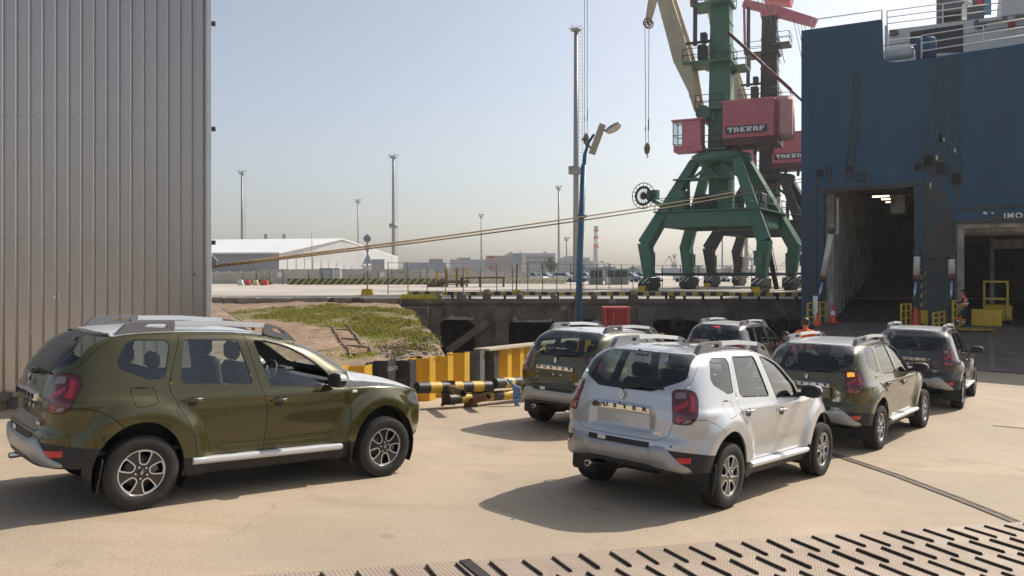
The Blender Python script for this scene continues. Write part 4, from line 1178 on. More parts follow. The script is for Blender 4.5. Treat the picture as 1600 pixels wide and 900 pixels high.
while s < 20:
    # one pile: a web and a flange
    web, fl = .14, .235
    top = .86 + rr.uniform(-.025, .03)
    a = prof_pt(s, k); b_ = prof_pt(s + web, 1 - k); c_ = prof_pt(s + web + fl, 1 - k)
    q = MB(); th = .016
    line = [a, b_, c_]; offs = []
    d1 = (b_ - a).normalized(); d2 = (c_ - b_).normalized()
    n1 = Vector((d1.y, -d1.x)); n2 = Vector((d2.y, -d2.x)); nm_ = (n1 + n2).normalized()
    inn = [a - n1 * th, b_ - nm_ * th, c_ - n2 * th]
    zb = gz(*pw(s)) - .3
    zt = gz(*pw(s)) + top
    ring = [*line, *inn[::-1]]
    vs = [iw @ Vector((p.x, p.y, zb)) for p in ring] + [iw @ Vector((p.x, p.y, zt)) for p in ring]
    q.add(vs, [(i, (i + 1) % 6, 6 + (i + 1) % 6, 6 + i) for i in range(6)] + [(6, 7, 10, 11), (7, 8, 9, 10)])
    m = pcol(s)
    if m is M_PB and k == 0 and rr.random() < .5: m = M_PG
    o = q.build('sheet_pile', m, wall)
    if abs(s - -1.15) < .2 and m in (M_PB, M_PG) and 'num' not in globals():
        num = text_mesh('580610', .115, .004, bold=0); num.materials.append(mat('chalk_paint', (.24, .27, .30), rough=.8))
        mid = (b_ + c_) / 2 + Vector((n2.x, n2.y)) * .004
        nn = n2 if n2.dot(nrm) > 0 else -n2
        ex = Vector((-nn.y, nn.x, 0)); 
        link('painted_number', num, o, M=MF(iw @ Vector((mid.x + nn.x * .006, mid.y + nn.y * .006, zt - .16)), ex, (0, 0, 1)))
    s += web + fl; k = 1 - k
# plank lying along the top
pl = empty('plank', (*pw(5.6), gz(*pw(5.6)) + .95), 'long weathered grey board laid flat on top of the yellow piling', 'board')
ip = Matrix.Translation(-Vector(pl.location))
M_WOOD = mat('weathered_board', (.47, .40, .31), rough=.9, noise_amt=.4, scale=5, stretch=(1, 1, 6), bump=.2, bscale=30)
pa, pb_ = pw(3.05), pw(9.5)
za, zb = gz(*pa) + .905, gz(*pb_) + .93
for i, o_ in enumerate((-.11, .10)):
    q = MB(); o3 = Vector((nrm.x, nrm.y, 0)) * (.06 + o_)
    q.beam(ip @ (Vector((pa.x, pa.y, za)) + o3), ip @ (Vector((pb_.x, pb_.y, zb)) + o3), .20, .045); q.build('board', M_WOOD, pl)

# ---- striped pipes and rusty stubs in front of the piling
M_YEL = mat('yellow_paint', (.66, .40, .02), rough=.5, noise_amt=.3, scale=6, bump=.05, dirt=(.22, .12, .05), dscale=7, dthr=(.6, .7))
M_BLKP = mat('black_paint', (.03, .028, .027), rough=.5, noise_amt=.4, scale=6, dirt=(.10, .08, .06), dscale=6, dthr=(.58, .7))
def striped_pipe(a, b_, r, label, first=0, seg=.33):
    a = Vector(a); b_ = Vector(b_); root = empty('striped_pipe', a, label, 'pipe', 'striped pipes lying before the piling')
    L_ = (b_ - a).length; n = max(1, round(L_ / seg)); q = MB()
    for i in range(n):
        p0 = (b_ - a) * (i / n); p1 = (b_ - a) * ((i + 1) / n)
        q.cyl(p0, p1, r, n=20, mi=(i + first) % 2, caps=False)
    q.build('pipe_wall', [M_YEL, M_BLKP], root)
    d = (b_ - a).normalized()
    for p, sg in ((Vector((0, 0, 0)), -1), (b_ - a, 1)):
        c = MB(); c.cyl(p, p + d * sg * .012, r * 1.005, n=20); c.build('end_cap', M_BLKP, root)
    return root
P1a, P1b = at(652, 606, 14.7), at(768, 603.5, 15.75)
striped_pipe(P1a, P1b, .108, 'upper striped pipe nearest the green car nose, with its black end cap showing', 1, .235)
P2a, P2b = at(700, 624, 15.0), at(870, 611, 17.2)
striped_pipe(P2a, P2b, .100, 'lower striped pipe resting on the ground under the other pipes', 1, .28)
P3a, P3b = at(772, 599, 15.75), at(905, 592, 18.4)
striped_pipe(P3a, P3b, .108, 'upper striped pipe on the right with blue cloth tied around it', 1, .30)
for (pa_, pb_, lab) in (((702, 606, 15.05), (724, 614.5, 14.1), 'open rusty pipe stub sticking out under the left striped pipe'), ((737, 627, 15.3), (763, 619, 14.75), 'open rusty pipe stub lying lower, right of the other stub')):
    a = at(*pa_); c = at(*pb_); d = (c - a).normalized()
    e_ = empty('rusty_stub', a, lab, 'pipe')
    q = MB(); q.lathe([(.045, 0), (.068, 0), (.068, (c - a).length), (.052, (c - a).length), (.05, .02)], ax=d, n=18); q.build('pipe_wall', M_RUST, e_)
    q = MB(); q.box(Vector((-.02, .05, -.10)), (.26, .03, .46), rot=Matrix.Rotation(.08, 3, 'Z')); q.box((-.12, .0, -.30), (.05, .3, .05)); q.build('bracket', M_RUST, e_)
M_BLUE = mat('blue_cloth', (.10, .20, .42), rough=.8, noise_amt=.4, col2=(.25, .36, .55), scale=14)
q = MB(); rc = random.Random(8)
c0 = at(803, 600, 15.9)
for i in range(5):
    pts = []
    for j in range(7):
        t = j / 6; pts.append(c0 + Vector((.02 * i - .12 + t * (.30 - .05 * i) + rc.uniform(-.02, .02), -.13 - .03 * math.sin(t * 5 + i), .10 - t * (.22 + .10 * i) + rc.uniform(-.02, .02))))
    q.tube(pts, [.02 + .012 * rc.random() for _ in pts], 6)
q.build('blue_cloth', M_BLUE, label='crumpled blue cloth strips tied on the right striped pipe', cat='cloth')

# ---- corrugated warehouse at the left
M_CORR = mat('galvanised_sheet', (.545, .49, .455), rough=.28, metal=.82, noise_amt=.12, scale=1.2, detail=6, stretch=(1, 1, .12), dirt=(.38, .35, .32), dscale=3, dthr=(.6, .8), bump=.02, bscale=10)
M_SCREW = mat('screw_dark', (.06, .055, .05), rough=.5, metal=.5)
WU = Vector((.958, .287, 0)).normalized(); WN = Vector((.287, -.958, 0)).normalized()     # along, towards camera
WO = Vector((-8.32, 13.0, 0))
zlo, zhi = -2.05, 6.6
bd = empty('corrugated_warehouse', (WO.x, WO.y, gz(WO.x, WO.y)), 'tall warehouse clad in grey ribbed metal sheets at the left', 'building')
ib = Matrix.Translation(-Vector(bd.location))
S_END = 3.17; pitch = .1905
pm = MB()
pp = [(0, .036), (.105, .036), (.140, 0), (.170, 0), (.177, .036), (pitch, .036)]
vs = []
for z in (zlo, zhi):
    vs += [WU * a + WN * d + Vector((0, 0, z)) for a, d in pp]
pm.add(vs, [(i, i + 1, 7 + i, 6 + i) for i in range(5)])
for z in (-1.5, .52, 2.54, 4.56):
    c = WU * .1835 + WN * .035 + Vector((0, 0, z)); pm.cyl(c, c + WN * .008, .009, n=6, mi=1)
pme = pm.mesh('wall_panel'); pme.materials.append(M_CORR); pme.materials.append(M_SCREW)
s = S_END - pitch
while s > -6.5:
    o = link('wall_panel', pme, bd, loc=ib @ (WO + WU * s)); s -= pitch
q = MB()
c = WO + WU * S_END
q.beam(ib @ (c + WN * .03 + WU * .02 + Vector((0, 0, zlo - .1))), ib @ (c + WN * .03 + WU * .02 + Vector((0, 0, zhi))), .075, .07, up=WN)
q.build('corner_flashing', mat('flashing', (.75, .75, .75), rough=.3, metal=.5, noise_amt=.1, scale=2), bd)
q = MB()
bk = -WN
p0 = c + WU * .03; p1 = p0 + Vector((-.55, .83, 0)) * 12; p2 = WO + WU * -6.5 + bk * 10
for a_, b_ in ((p0, p1), (p1, p2)):
    q.add([ib @ (a_ + Vector((0, 0, -2.4))), ib @ (b_ + Vector((0, 0, -2.4))), ib @ (b_ + Vector((0, 0, zhi))), ib @ (a_ + Vector((0, 0, zhi)))], [(0, 1, 2, 3)])
q.build('side_wall', M_CORR, bd)
q = MB(); pa_ = WO + WU * -6.5 + WN * .06; pb_ = c + WN * .06 + WU * .06
q.add([ib @ (p + Vector((0, 0, zz))) for zz in (zhi + .01, zhi + .25) for p in (pa_, pb_, pb_ + Vector((-.56, .83, 0)) * 12, pa_ + bk * 10)], [(3, 2, 1, 0), (4, 5, 6, 7), (0, 1, 5, 4), (1, 2, 6, 5), (2, 3, 7, 6), (3, 0, 4, 7)])
q.build('roof', M_CORR, bd)
M_SCR = mat('scratch_white', (.72, .72, .70), rough=.6)
for s_, z_, w_, h_ in ((.80, -.42, .05, .05), (.86, -.40, .03, .09), (1.06, -.28, .012, .16), (2.95, -.05, .03, .05), (.45, -1.0, .02, .04)):
    q = MB(); c0 = WO + WU * s_ + WN * .042 + Vector((0, 0, z_)); q.add([ib @ (c0 + WU * a_ + Vector((0, 0, b_))) for a_, b_ in ((-w_ / 2, -h_ / 2), (w_ * .3, -h_ * .4), (w_ / 2, h_ / 2), (-w_ * .1, h_ * .35))], [(0, 1, 2, 3)])
    q.build('scratch', M_SCR if s_ < 2 else M_SCREW, bd)
q = MB(); q.beam(ib @ (WO + WU * -6.5 + Vector((0, 0, -2.28)) - WN * .1), ib @ (c + Vector((0, 0, -2.28)) - WN * .1), .2, .5)
q.build('plinth', mat('plinth_concrete', (.20, .18, .16), rough=.9, noise_amt=.4, scale=3), bd)
q = MB(); q.beam(ib @ (WO + WU * -6.5 + WN * .16 + Vector((0, 0, -2.02))), ib @ (WO + WU * .16 + WN * .16 + Vector((0, 0, -2.02))), .16, .10)
q.beam(ib @ (WO + WU * .05 + WN * .16 + Vector((0, 0, -2.35))), ib @ (WO + WU * .05 + WN * .16 + Vector((0, 0, -2.07))), .12, .12)
q.build('base_beam', mat('old_timber', (.24, .18, .12), rough=.9, noise_amt=.4, scale=6), bd)
for py in (36, 201, 379):
    zz = -(py - HOR) / FPX * 13.9
    q = MB(); q.box(ib @ (c + WU * .09 + Vector((0, 0, zz))), (.055, .06, .075)); q.build('bracket', M_SCREW, bd)
# bracket on the far corner that the mooring line passes
q = MB()
a0 = at(325, 416, 14.0); q.prism([[(0, -.02), (.14, .02), (.16, .10), (.0, .26)]], MF(a0, (1, 0, 0), (0, 0, 1)), .05)
q.build('corner_bracket', mat('grey_green_paint', (.20, .22, .20), rough=.6, noise_amt=.3, scale=8), label='grey green steel bracket on the warehouse corner by the ropes', cat='bracket')
# ---- steel ramp flap in the foreground with welded grip bars
ED0, EDU = Vector((-1.6, 6.03)), Vector((.947, .322)).normalized(); EDN = Vector((EDU.y, -EDU.x))      # towards camera
M_PLATE = mat('rusty_tread_plate', (.285, .215, .16), rough=.62, metal=.1, noise_amt=.4, col2=(.37, .29, .22), scale=1.3, detail=8, dirt=(.36, .30, .235), dscale=2.2, dthr=(.5, .8))
def tread(m):
    n = m.node_tree.nodes; L = m.node_tree.links; p = n['Principled BSDF']
    tc = n.new('ShaderNodeTexCoord'); bmp = None
    tot = None
    for ang in (18, -72):
        mp = n.new('ShaderNodeMapping'); mp.inputs['Rotation'].default_value = (0, 0, math.radians(ang + 45)); L.new(tc.outputs['Object'], mp.inputs[0])
        wv = n.new('ShaderNodeTexWave'); wv.inputs['Scale'].default_value = 9; wv.wave_profile = 'SIN'; L.new(mp.outputs[0], wv.inputs[0])
        if tot is None: tot = wv.outputs['Fac']
        else:
            ad = n.new('ShaderNodeMath'); ad.operation = 'MULTIPLY'; L.new(tot, ad.inputs[0]); L.new(wv.outputs['Fac'], ad.inputs[1]); tot = ad.outputs[0]
    bp = n.new('ShaderNodeBump'); bp.inputs['Strength'].default_value = .5; bp.inputs['Distance'].default_value = .010
    L.new(tot, bp.inputs['Height']); L.new(bp.outputs[0], p.inputs['Normal'])
tread(M_PLATE)
def gzp(p, up=0.): return Vector((p.x, p.y, gz(p.x, p.y) + up))
rp_ = MB(); kk = 80; rows_ = [0, .012, .25, .5, .8, 1.2, 1.7, 2.2, 2.7, 3.2]
vs = []
for i in range(kk + 1):
    e = ED0 + EDU * (-5 + i * .2)
    for w_ in rows_:
        p = e + EDN * w_; vs.append(gzp(p, (.004 if w_ == 0 else .022)))
nr_ = len(rows_)
rp_.add(vs, [(i * nr_ + j, i * nr_ + j + 1, (i + 1) * nr_ + j + 1, (i + 1) * nr_ + j)[::-1] for i in range(kk) for j in range(nr_ - 1)])
flap = rp_.build('ramp_plate', M_PLATE, kind='structure')
q = MB()
for i in range(80):
    a_, b_ = ED0 + EDU * (-5 + i * .2), ED0 + EDU * (-5 + (i + 1) * .2)
    w0, w1 = .028 + .014 * noise.noise(Vector((i * .7, 0, 0))), .028 + .014 * noise.noise(Vector(((i + 1) * .7, 0, 0)))
    q.add([gzp(a_ - EDN * w0, .007), gzp(a_, .007), gzp(b_, .007), gzp(b_ - EDN * w1, .007)], [(0, 1, 2, 3)])
q.build('dark_edge_line', mat('edge_strip', (.15, .115, .085), rough=.95, noise_amt=.5, col2=(.26, .20, .15), scale=9), kind='structure')  # thin uneven dark strip along the plate edge
M_BAR = mat('grip_bar_steel', (.065, .047, .038), rough=.5, metal=.5, noise_amt=.4, scale=10)
bar = MB()
bar.add([Vector(p) for p in ((-.17, -.009, -.01), (.17, -.009, -.01), (.17, .009, -.01), (-.17, .009, -.01), (-.16, -.006, .014), (.16, -.006, .014), (.16, .006, .014), (-.16, .006, .014))], [(4, 5, 6, 7), (0, 1, 5, 4), (1, 2, 6, 5), (2, 3, 7, 6), (3, 0, 4, 7)])
bme = bar.mesh('grip_bar'); bme.materials.append(M_BAR)
bd3 = Vector((.42, -.905, 0))
for row in range(6):
    for i in range(-3, 42):
        p = ED0 + EDU * (i * .262 - .35 + (.13 if row % 2 else 0) + row * .02) + EDN * (.27 + row * .38)
        if p.y < 3.5: continue
        c = gzp(p, .032); e2 = gzp(p + Vector((bd3.x, bd3.y)) * .2, .032); ex = (e2 - c).normalized()
        M = MF(c, ex, Vector((0, 0, 1)).cross(ex))
        rb_ = random.Random(row * 100 + i)
        link('grip_bar', bme, flap, M=M @ Matrix.Rotation(rb_.gauss(0, .03), 4, 'Z') @ Matrix.Translation((rb_.gauss(0, .012), rb_.gauss(0, .008), rb_.uniform(-.004, .002))))
q = MB(); 
a_, b_ = at(737, 877, 6.5), at(800, 925, 6.0)
pA = ED0 + EDU * 1.28; q.beam(gzp(pA + EDN * .02, .03), gzp(pA + EDN * 1.4 + Vector((.6, -.0)) * .35, .03), .09, .014); q.build('hinge_strip', M_BAR, flap)
# ---- thin seam of the apron at the right
q = MB()
for xa in range(13):
    p0 = Vector((9.0 + xa * .55, 14.95 + xa * -.045)); p1 = Vector((9.0 + (xa + 1) * .55, 14.95 + (xa + 1) * -.045))
    q.add([gzp(p0, .007), gzp(p1, .007), gzp(p1 + Vector((0, .05)), .007), gzp(p0 + Vector((0, .05)), .007)], [(0, 1, 2, 3)])
q.build('apron_seam', mat('seam_dark', (.10, .08, .065), rough=.9, noise_amt=.5, scale=5), kind='structure')
# ---- joint channel across the apron
q = MB(); pts = [(1236, 690), (1310, 713), (1400, 743), (1500, 781), (1592, 818)]
g3 = []
for x_, y_ in pts:
    d = 10.0
    for _ in range(30):
        p = at(x_, y_, d); d += (p.z - gz(p.x, p.y)) * 2.2
    g3.append(at(x_, y_, d))
q2 = MB()
for a_, b_ in zip(g3[:-1], g3[1:]):
    n_ = 8
    for i in range(n_):
        p0 = a_.lerp(b_, i / n_); p1 = a_.lerp(b_, (i + 1) / n_); dd = (p1 - p0).normalized(); sd_ = Vector((dd.y, -dd.x, 0))
        vs = []
        for p in (p0, p1):
            for o_ in (-.075, .075): r_ = p + sd_ * o_; vs.append(Vector((r_.x, r_.y, gz(r_.x, r_.y) + .006)))
        q.add(vs, [(0, 1, 3, 2)])
        for o_ in (-.06, .06):
            vs = []
            for p in (p0, p1):
                for oo in (o_ - .014, o_ + .014): r_ = p + sd_ * oo; vs.append(Vector((r_.x, r_.y, gz(r_.x, r_.y) + .011)))
            q2.add(vs, [(0, 1, 3, 2)])
q.build('joint_channel', mat('joint_dirt', (.20, .155, .11), rough=.9, noise_amt=.5, scale=9), kind='structure')
q2.build('joint_edge', M_STEEL, kind='structure')
# ================================================================ the quay and everything beyond
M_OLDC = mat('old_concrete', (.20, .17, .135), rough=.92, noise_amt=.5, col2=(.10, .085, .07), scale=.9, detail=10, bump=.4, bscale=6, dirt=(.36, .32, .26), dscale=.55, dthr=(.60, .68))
M_DARKC = mat('dark_concrete', (.05, .042, .036), rough=.9, noise_amt=.5, scale=1.0, detail=8, bump=.4, bscale=4)  # much darker than the face concrete, used beneath the quay
M_PALEC = mat('pale_concrete', (.60, .55, .48), rough=.9, noise_amt=.2, scale=.4, detail=9, dirt=(.36, .32, .27), dscale=.35, dthr=(.55, .75), bump=.1, bscale=5)
M_SALT = mat('lime_stain', (.50, .47, .43), rough=.9, noise_amt=.5, scale=5)
M_GREENP = mat('fence_green', (.035, .055, .04), rough=.5)
M_POST = mat('mast_grey', (.28, .28, .29), rough=.5, metal=.3, noise_amt=.15, scale=1)
def P(px, py, d): return at(px, py, d)
def X_(px, d): return (px - 800) / FPX * d
def Z_(py, d): return -(py - HOR) / FPX * d
def loc_tree(name, loc, label, cat, group=None):
    e = empty(name, loc, label, cat, group); return e, Matrix.Translation(-Vector(loc))
D = 46.0
# quay face on piers
qf, iq = loc_tree('quay_structure', (0, D, ZQ - 1), 'old dark concrete quay edge on piers with open bays beneath', 'quay')
x0, x1 = X_(627, D), X_(1300, D)
q = MB(); q.box(iq @ Vector(((x0 + x1) / 2, D + .4, ZQ - .12)), (x1 - x0, 1.0, .24)); q.build('coping', M_OLDC, qf)
bay = [(684, 742), (791, 872), (905, 985), (1018, 1098), (1130, 1210)]
top = ZQ - .24
def zp(py): return Z_(py, D)
# face beam cut with haunched bays, as one polygon with the openings
outer = [(x0, zp(560)), (x0, top), (x1, top), (x1, zp(560))]
q = MB()
holes = []
for a, b_ in bay:
    holes.append([(X_(a, D), zp(556)), (X_(b_, D), zp(556)), (X_(b_, D), zp(508)), (X_(b_ - 10, D), zp(501)), (X_(a + 12, D), zp(499)), (X_(a, D), zp(508))])
M0 = MF(iq @ Vector((0, D + .10, 0)), (1, 0, 0), (0, 0, 1))
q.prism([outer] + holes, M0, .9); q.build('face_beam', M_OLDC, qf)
for a, b_ in ((671, 688), (775, 795), (890, 908), (1000, 1020), (1112, 1132)):
    q = MB(); xa, xb = X_(a, D - .2), X_(b_, D - .2)
    q.box(iq @ Vector(((xa + xb) / 2, D - .12, (zp(503) + zp(700)) / 2)), (xb - xa, .42, zp(503) - zp(700)))
    q.box(iq @ Vector(((xa + xb) / 2, D - .08, (zp(480) + zp(503)) / 2)), ((xb - xa) * 1.35, .34, zp(480) - zp(503)))
    q.build('pier', M_OLDC, qf)
for a, ya, b_, yb in ((762, 503, 700, 542), (985, 505, 930, 545)):
    q = MB(); q.beam(iq @ P(a, ya, D - .1), iq @ P(b_, yb + 6, D - .3), .4, .62, up=(0, 1, 0)); q.build('raking_strut', M_OLDC, qf)
for a, b_, y in ((690, 740, 497.5), (800, 862, 501.5), (915, 980, 503)):
    q = MB(); rr = random.Random(a)
    pts = [(X_(a, D), zp(y + 2)), (X_(b_, D), zp(y + 2))]
    for i in range(14): t = 1 - i / 13; pts.append((X_(a + (b_ - a) * t, D), zp(y - rr.choice([.5, 1, 1.5, 2, 3, 7]) * rr.uniform(.4, 1.1))))
    q.prism([pts], MF(iq @ Vector((0, D + .094, 0)), (1, 0, 0), (0, 0, 1)), .03); q.build('lime_stain', M_SALT, qf)
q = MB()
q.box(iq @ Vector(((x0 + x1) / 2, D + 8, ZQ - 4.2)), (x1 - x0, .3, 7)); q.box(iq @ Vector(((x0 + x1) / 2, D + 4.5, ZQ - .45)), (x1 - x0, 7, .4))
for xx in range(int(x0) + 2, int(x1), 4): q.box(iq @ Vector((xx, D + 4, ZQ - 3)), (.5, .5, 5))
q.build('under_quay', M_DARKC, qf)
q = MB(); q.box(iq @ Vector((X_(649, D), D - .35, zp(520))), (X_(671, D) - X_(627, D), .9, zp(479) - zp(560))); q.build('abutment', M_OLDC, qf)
# fenders and tyres on the quay face near the ship
M_FEN = mat('fender_rubber', (.022, .021, .02), rough=.85, noise_amt=.4, scale=4)
for i, (px, py, r) in enumerate(((1060, 508, .30), (1176, 511, .32), (1198, 512, .33), (1220, 510, .32), (1241, 512, .33))):
    q = MB(); c = P(px, py, D - .35); q.tube([c + Vector((math.cos(a) * r, 0, math.sin(a) * r)) for a in [6.2832 * k / 18 for k in range(19)]], .17, 8, caps=False)
    q.build('tyre_fender', M_FEN, label=f'{["first", "second", "third", "fourth", "fifth"][i]} black tyre fender from the left on the dark quay wall by the ship', cat='fender', group='tyre fenders on the quay face')
# low wall left of the piers
lw, il = loc_tree('quay_low_wall', (X_(480, D), D, ZQ - .5), 'low weathered concrete wall along the quay with faded yellow and black paint', 'wall')
segs = [(300, 352), (352, 404), (404, 458), (458, 515), (515, 572), (572, 628)]
M_FADE = mat('faded_paint_concrete', (.26, .22, .165), rough=.9, noise_amt=.6, col2=(.07, .062, .055), scale=1.1, detail=6, thr=(.5, .58), dirt=(.36, .28, .12), dscale=1.5, dthr=(.55, .62), bump=.2, bscale=6)
M_LOWW = mat('sunlit_old_concrete', (.36, .31, .245), rough=.92, noise_amt=.4, scale=1.2, detail=9, bump=.3, bscale=6)  # lighter copy of the old concrete, sunlight put into its colour
for i, (a, b_) in enumerate(segs):
    q = MB(); xa, xb = X_(a, D) + .02, X_(b_, D) - .02
    q.box(il @ Vector(((xa + xb) / 2, D - .02 * (i % 2), ZQ - .28 - .02 * (i % 3))), (xb - xa, .5, .80), bev=.03)
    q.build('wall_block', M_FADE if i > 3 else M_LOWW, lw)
q = MB()
for px in (330, 368, 622): q.cyl(il @ P(px, 478, D - .3), il @ P(px, 466, D - .3), .07, n=8)
q.build('stub', M_RUST, lw)
# broken bollard stubs on the coping
for i, (px, w_, h) in enumerate(((721, 17, 11), (761, 14, 15), (686, 12, 9), (813, 12, 9), (866, 11, 11), (929, 11, 10), (991, 16, 13), (1052, 12, 10))):
    r = random.Random(i); q = MB(); c = Vector((X_(px, D), D + .25, ZQ)); ww = w_ / FPX * D / 2; hh = h / FPX * D
    vs = []
    for z, k in ((0, 1), (hh * .55, .92), (hh, .62)):
        for a in range(8):
            an = a * math.pi / 4 + .2; vs.append(c + Vector((math.cos(an) * ww * k * r.uniform(.8, 1.15), math.sin(an) * .22 * k * r.uniform(.8, 1.15), z * r.uniform(.9, 1.1))))
    q.add(vs, [(j * 8 + k, j * 8 + (k + 1) % 8, j * 8 + 8 + (k + 1) % 8, j * 8 + 8 + k) for j in range(2) for k in range(8)] + [tuple(range(16, 24))])
    q.build('concrete_stub', M_OLDC, label=f'broken concrete stub on the quay edge, {["tall and wide", "tallest", "low one at the grass", "small", "narrow", "blocky", "broad one at right", "last one at right"][i]}', cat='bollard', group='broken concrete stubs along the quay edge')
# striped rail along the edge
rl, ir = loc_tree('striped_kerb_rail', (X_(900, 47), 47, ZQ), 'long low yellow and black striped guard rail along the quay edge', 'guard rail')
M_YEL2 = mat('rail_yellow', (.55, .40, .10), rough=.6, noise_amt=.3, scale=3)
q = MB(); a = P(637, 461.5, 47.5); b_ = P(1256, 469, 45.2); n = 66
a.z, b_.z = ZQ + .30, ZQ + .30
for i in range(n):
    q.beam(ir @ a.lerp(b_, i / n), ir @ a.lerp(b_, (i + 1) / n), .17, .22, mi=i % 2)
q.build('rail_beam', [M_YEL2, M_BLKP], rl)
for i in range(22):
    q = MB(); p = a.lerp(b_, (i + .6) / 22); q.box(ir @ (p + Vector((0, 0, -.22))), (.14, .12, .30)); q.build('rail_post', M_BLKP, rl)
blades_poly = [(628, 478), (640, 463), (678, 462), (682, 476)]
rgs = np.random.RandomState(31); q = MB()
for _ in range(900):
    px = rgs.uniform(626, 684); y = D + rgs.uniform(-.5, 1.2); x = X_(px, y); h = rgs.uniform(.08, .34); wd = .025; lx = rgs.normal(0, .1)
    q.add([(x - wd, y, ZQ), (x + wd, y, ZQ), (x + lx, y + rgs.normal(0, .08), ZQ + h)], [(0, 1, 2)])
q.build('quay_grass', M_GR, kind='stuff', label='tuft of green grass at the left end of the striped rail')
# ---- wire fences
M_WIRE = mat('fence_wire', (.10, .12, .11), rough=.5, metal=.4)
def wire_fence(name, pts, h, label, wires=7, pr=.035, wr=.008):
    base = Vector((pts[0][0], pts[0][1], ZQ)); fr, iv = loc_tree(name, base, label, 'fence')
    for x, y in pts:
        q = MB(); q.cyl(iv @ Vector((x, y, ZQ)), iv @ Vector((x, y, ZQ + h)), pr, n=6); q.build('post', M_GREENP, fr)
    q = MB()
    for k in range(wires):
        z = ZQ + .15 + (h - .2) * k / (wires - 1)
        q.tube([iv @ Vector((x, y, z)) for x, y in pts], wr * (2.2 if k in (wires - 1,) else 1), 4)
    q.build('wire_mesh', M_WIRE, fr)
    return fr
def lerp2(a, b_, n): return [(a[0] + (b_[0] - a[0]) * i / n, a[1] + (b_[1] - a[1]) * i / n) for i in range(n + 1)]
wire_fence('wire_fence', lerp2((-8.6, 55.5), (12.4, 75.0), 17), 2.25, 'tall green wire fence on slim posts running across the quay')
wire_fence('wire_fence', lerp2((12.4, 75.0), (44, 80), 18), 2.2, 'farther green wire fence running on behind the crane legs')
wire_fence('wire_fence', lerp2((X_(482, 99), 99), (X_(657, 97), 97), 8), 1.9, 'wire fence standing behind the diagonal striped blocks', pr=.06)
wire_fence('wire_fence', lerp2((X_(380, 98), 98), (X_(442, 98), 98), 3), 1.9, 'short wire fence at the left beside the panelled wall', pr=.06)
# ---- boundary wall of concrete panels
DW = 104.0
bw, ib2 = loc_tree('boundary_wall', (X_(520, DW), DW, ZQ), 'long pale concrete boundary wall made of tall plain slabs', 'wall')
px = 408
i = 0
while px < 1010:
    w_ = 46 if px < 600 else 30
    d0 = DW if px < 660 else DW + (px - 660) * .10
    zt = Z_(420.5 if px < 660 else 425 + ((i % 3) * .6), d0)
    q = MB(); xa, xb = X_(px, d0) + .03, X_(px + w_, d0) - .03
    q.box(ib2 @ Vector(((xa + xb) / 2, d0, (zt + ZQ) / 2)), (xb - xa, .25, zt - ZQ), bev=.02)
    if px > 660: q.box(ib2 @ Vector((xa + .4, d0, zt + .18)), (.5, .25, .36))
    q.build('wall_slab', M_PALEC, bw); px += w_; i += 1
pw2, ip2 = loc_tree('panelled_wall', (X_(360, DW), DW - .5, ZQ), 'pale concrete wall of embossed panels between posts at far left', 'wall')
px = 300
while px < 408:
    q = MB(); xa, xb = X_(px, DW - .5), X_(px + 19, DW - .5); d0 = DW - .5; zt = Z_(424.5, d0)
    q.box(ip2 @ Vector(((xa + xb) / 2, d0, (zt + ZQ) / 2)), (xb - xa - .1, .16, zt - ZQ))
    for ii in range(4):
        for jj in range(4):
            c = ip2 @ Vector((xa + (xb - xa) * (ii + .7) / 4.4, d0 - .09, ZQ + .3 + (zt - ZQ - .4) * (jj + .5) / 4)); s_ = .17
            q.add([c + Vector((-s_, 0, 0)), c + Vector((0, 0, -s_ * .8)), c + Vector((s_, 0, 0)), c + Vector((0, 0, s_ * .8)), c + Vector((0, -.12, 0))], [(0, 1, 4), (1, 2, 4), (2, 3, 4), (3, 0, 4)])
    q.build('wall_panel', M_PALEC, pw2)
    q = MB(); q.box(ip2 @ Vector((xa, d0 - .05, (zt + ZQ) / 2)), (.22, .3, zt - ZQ + .1)); q.build('wall_post', M_PALEC, pw2); px += 19
# ---- striped barrier blocks
def diag_mat(name, c1, c2, sc):
    m = bpy.data.materials.new(name); m.use_nodes = True; n = m.node_tree.nodes; L = m.node_tree.links; p = n['Principled BSDF']; p.inputs['Roughness'].default_value = .8
    tc = n.new('ShaderNodeTexCoord'); sp = n.new('ShaderNodeSeparateXYZ'); L.new(tc.outputs['Object'], sp.inputs[0])
    ad = n.new('ShaderNodeMath'); ad.operation = 'SUBTRACT'; L.new(sp.outputs[0], ad.inputs[0]); L.new(sp.outputs[2], ad.inputs[1])
    ml = n.new('ShaderNodeMath'); ml.operation = 'MULTIPLY'; ml.inputs[1].default_value = sc; L.new(ad.outputs[0], ml.inputs[0])
    fr = n.new('ShaderNodeMath'); fr.operation = 'FRACT'; L.new(ml.outputs[0], fr.inputs[0])
    gt = n.new('ShaderNodeMath'); gt.operation = 'GREATER_THAN'; gt.inputs[1].default_value = .5; L.new(fr.outputs[0], gt.inputs[0])
    mx = n.new('ShaderNodeMix'); mx.data_type = 'RGBA'; mx.inputs[6].default_value = (*c1, 1); mx.inputs[7].default_value = (*c2, 1)
    L.new(gt.outputs[0], mx.inputs[0]); L.new(mx.outputs[2], p.inputs['Base Color']); return m
M_DIAG = diag_mat('diagonal_hazard_paint', (.38, .33, .10), (.045, .05, .03), 1.15)
M_DIAG2 = diag_mat('faded_hazard_paint', (.60, .52, .22), (.66, .62, .55), 1.15)
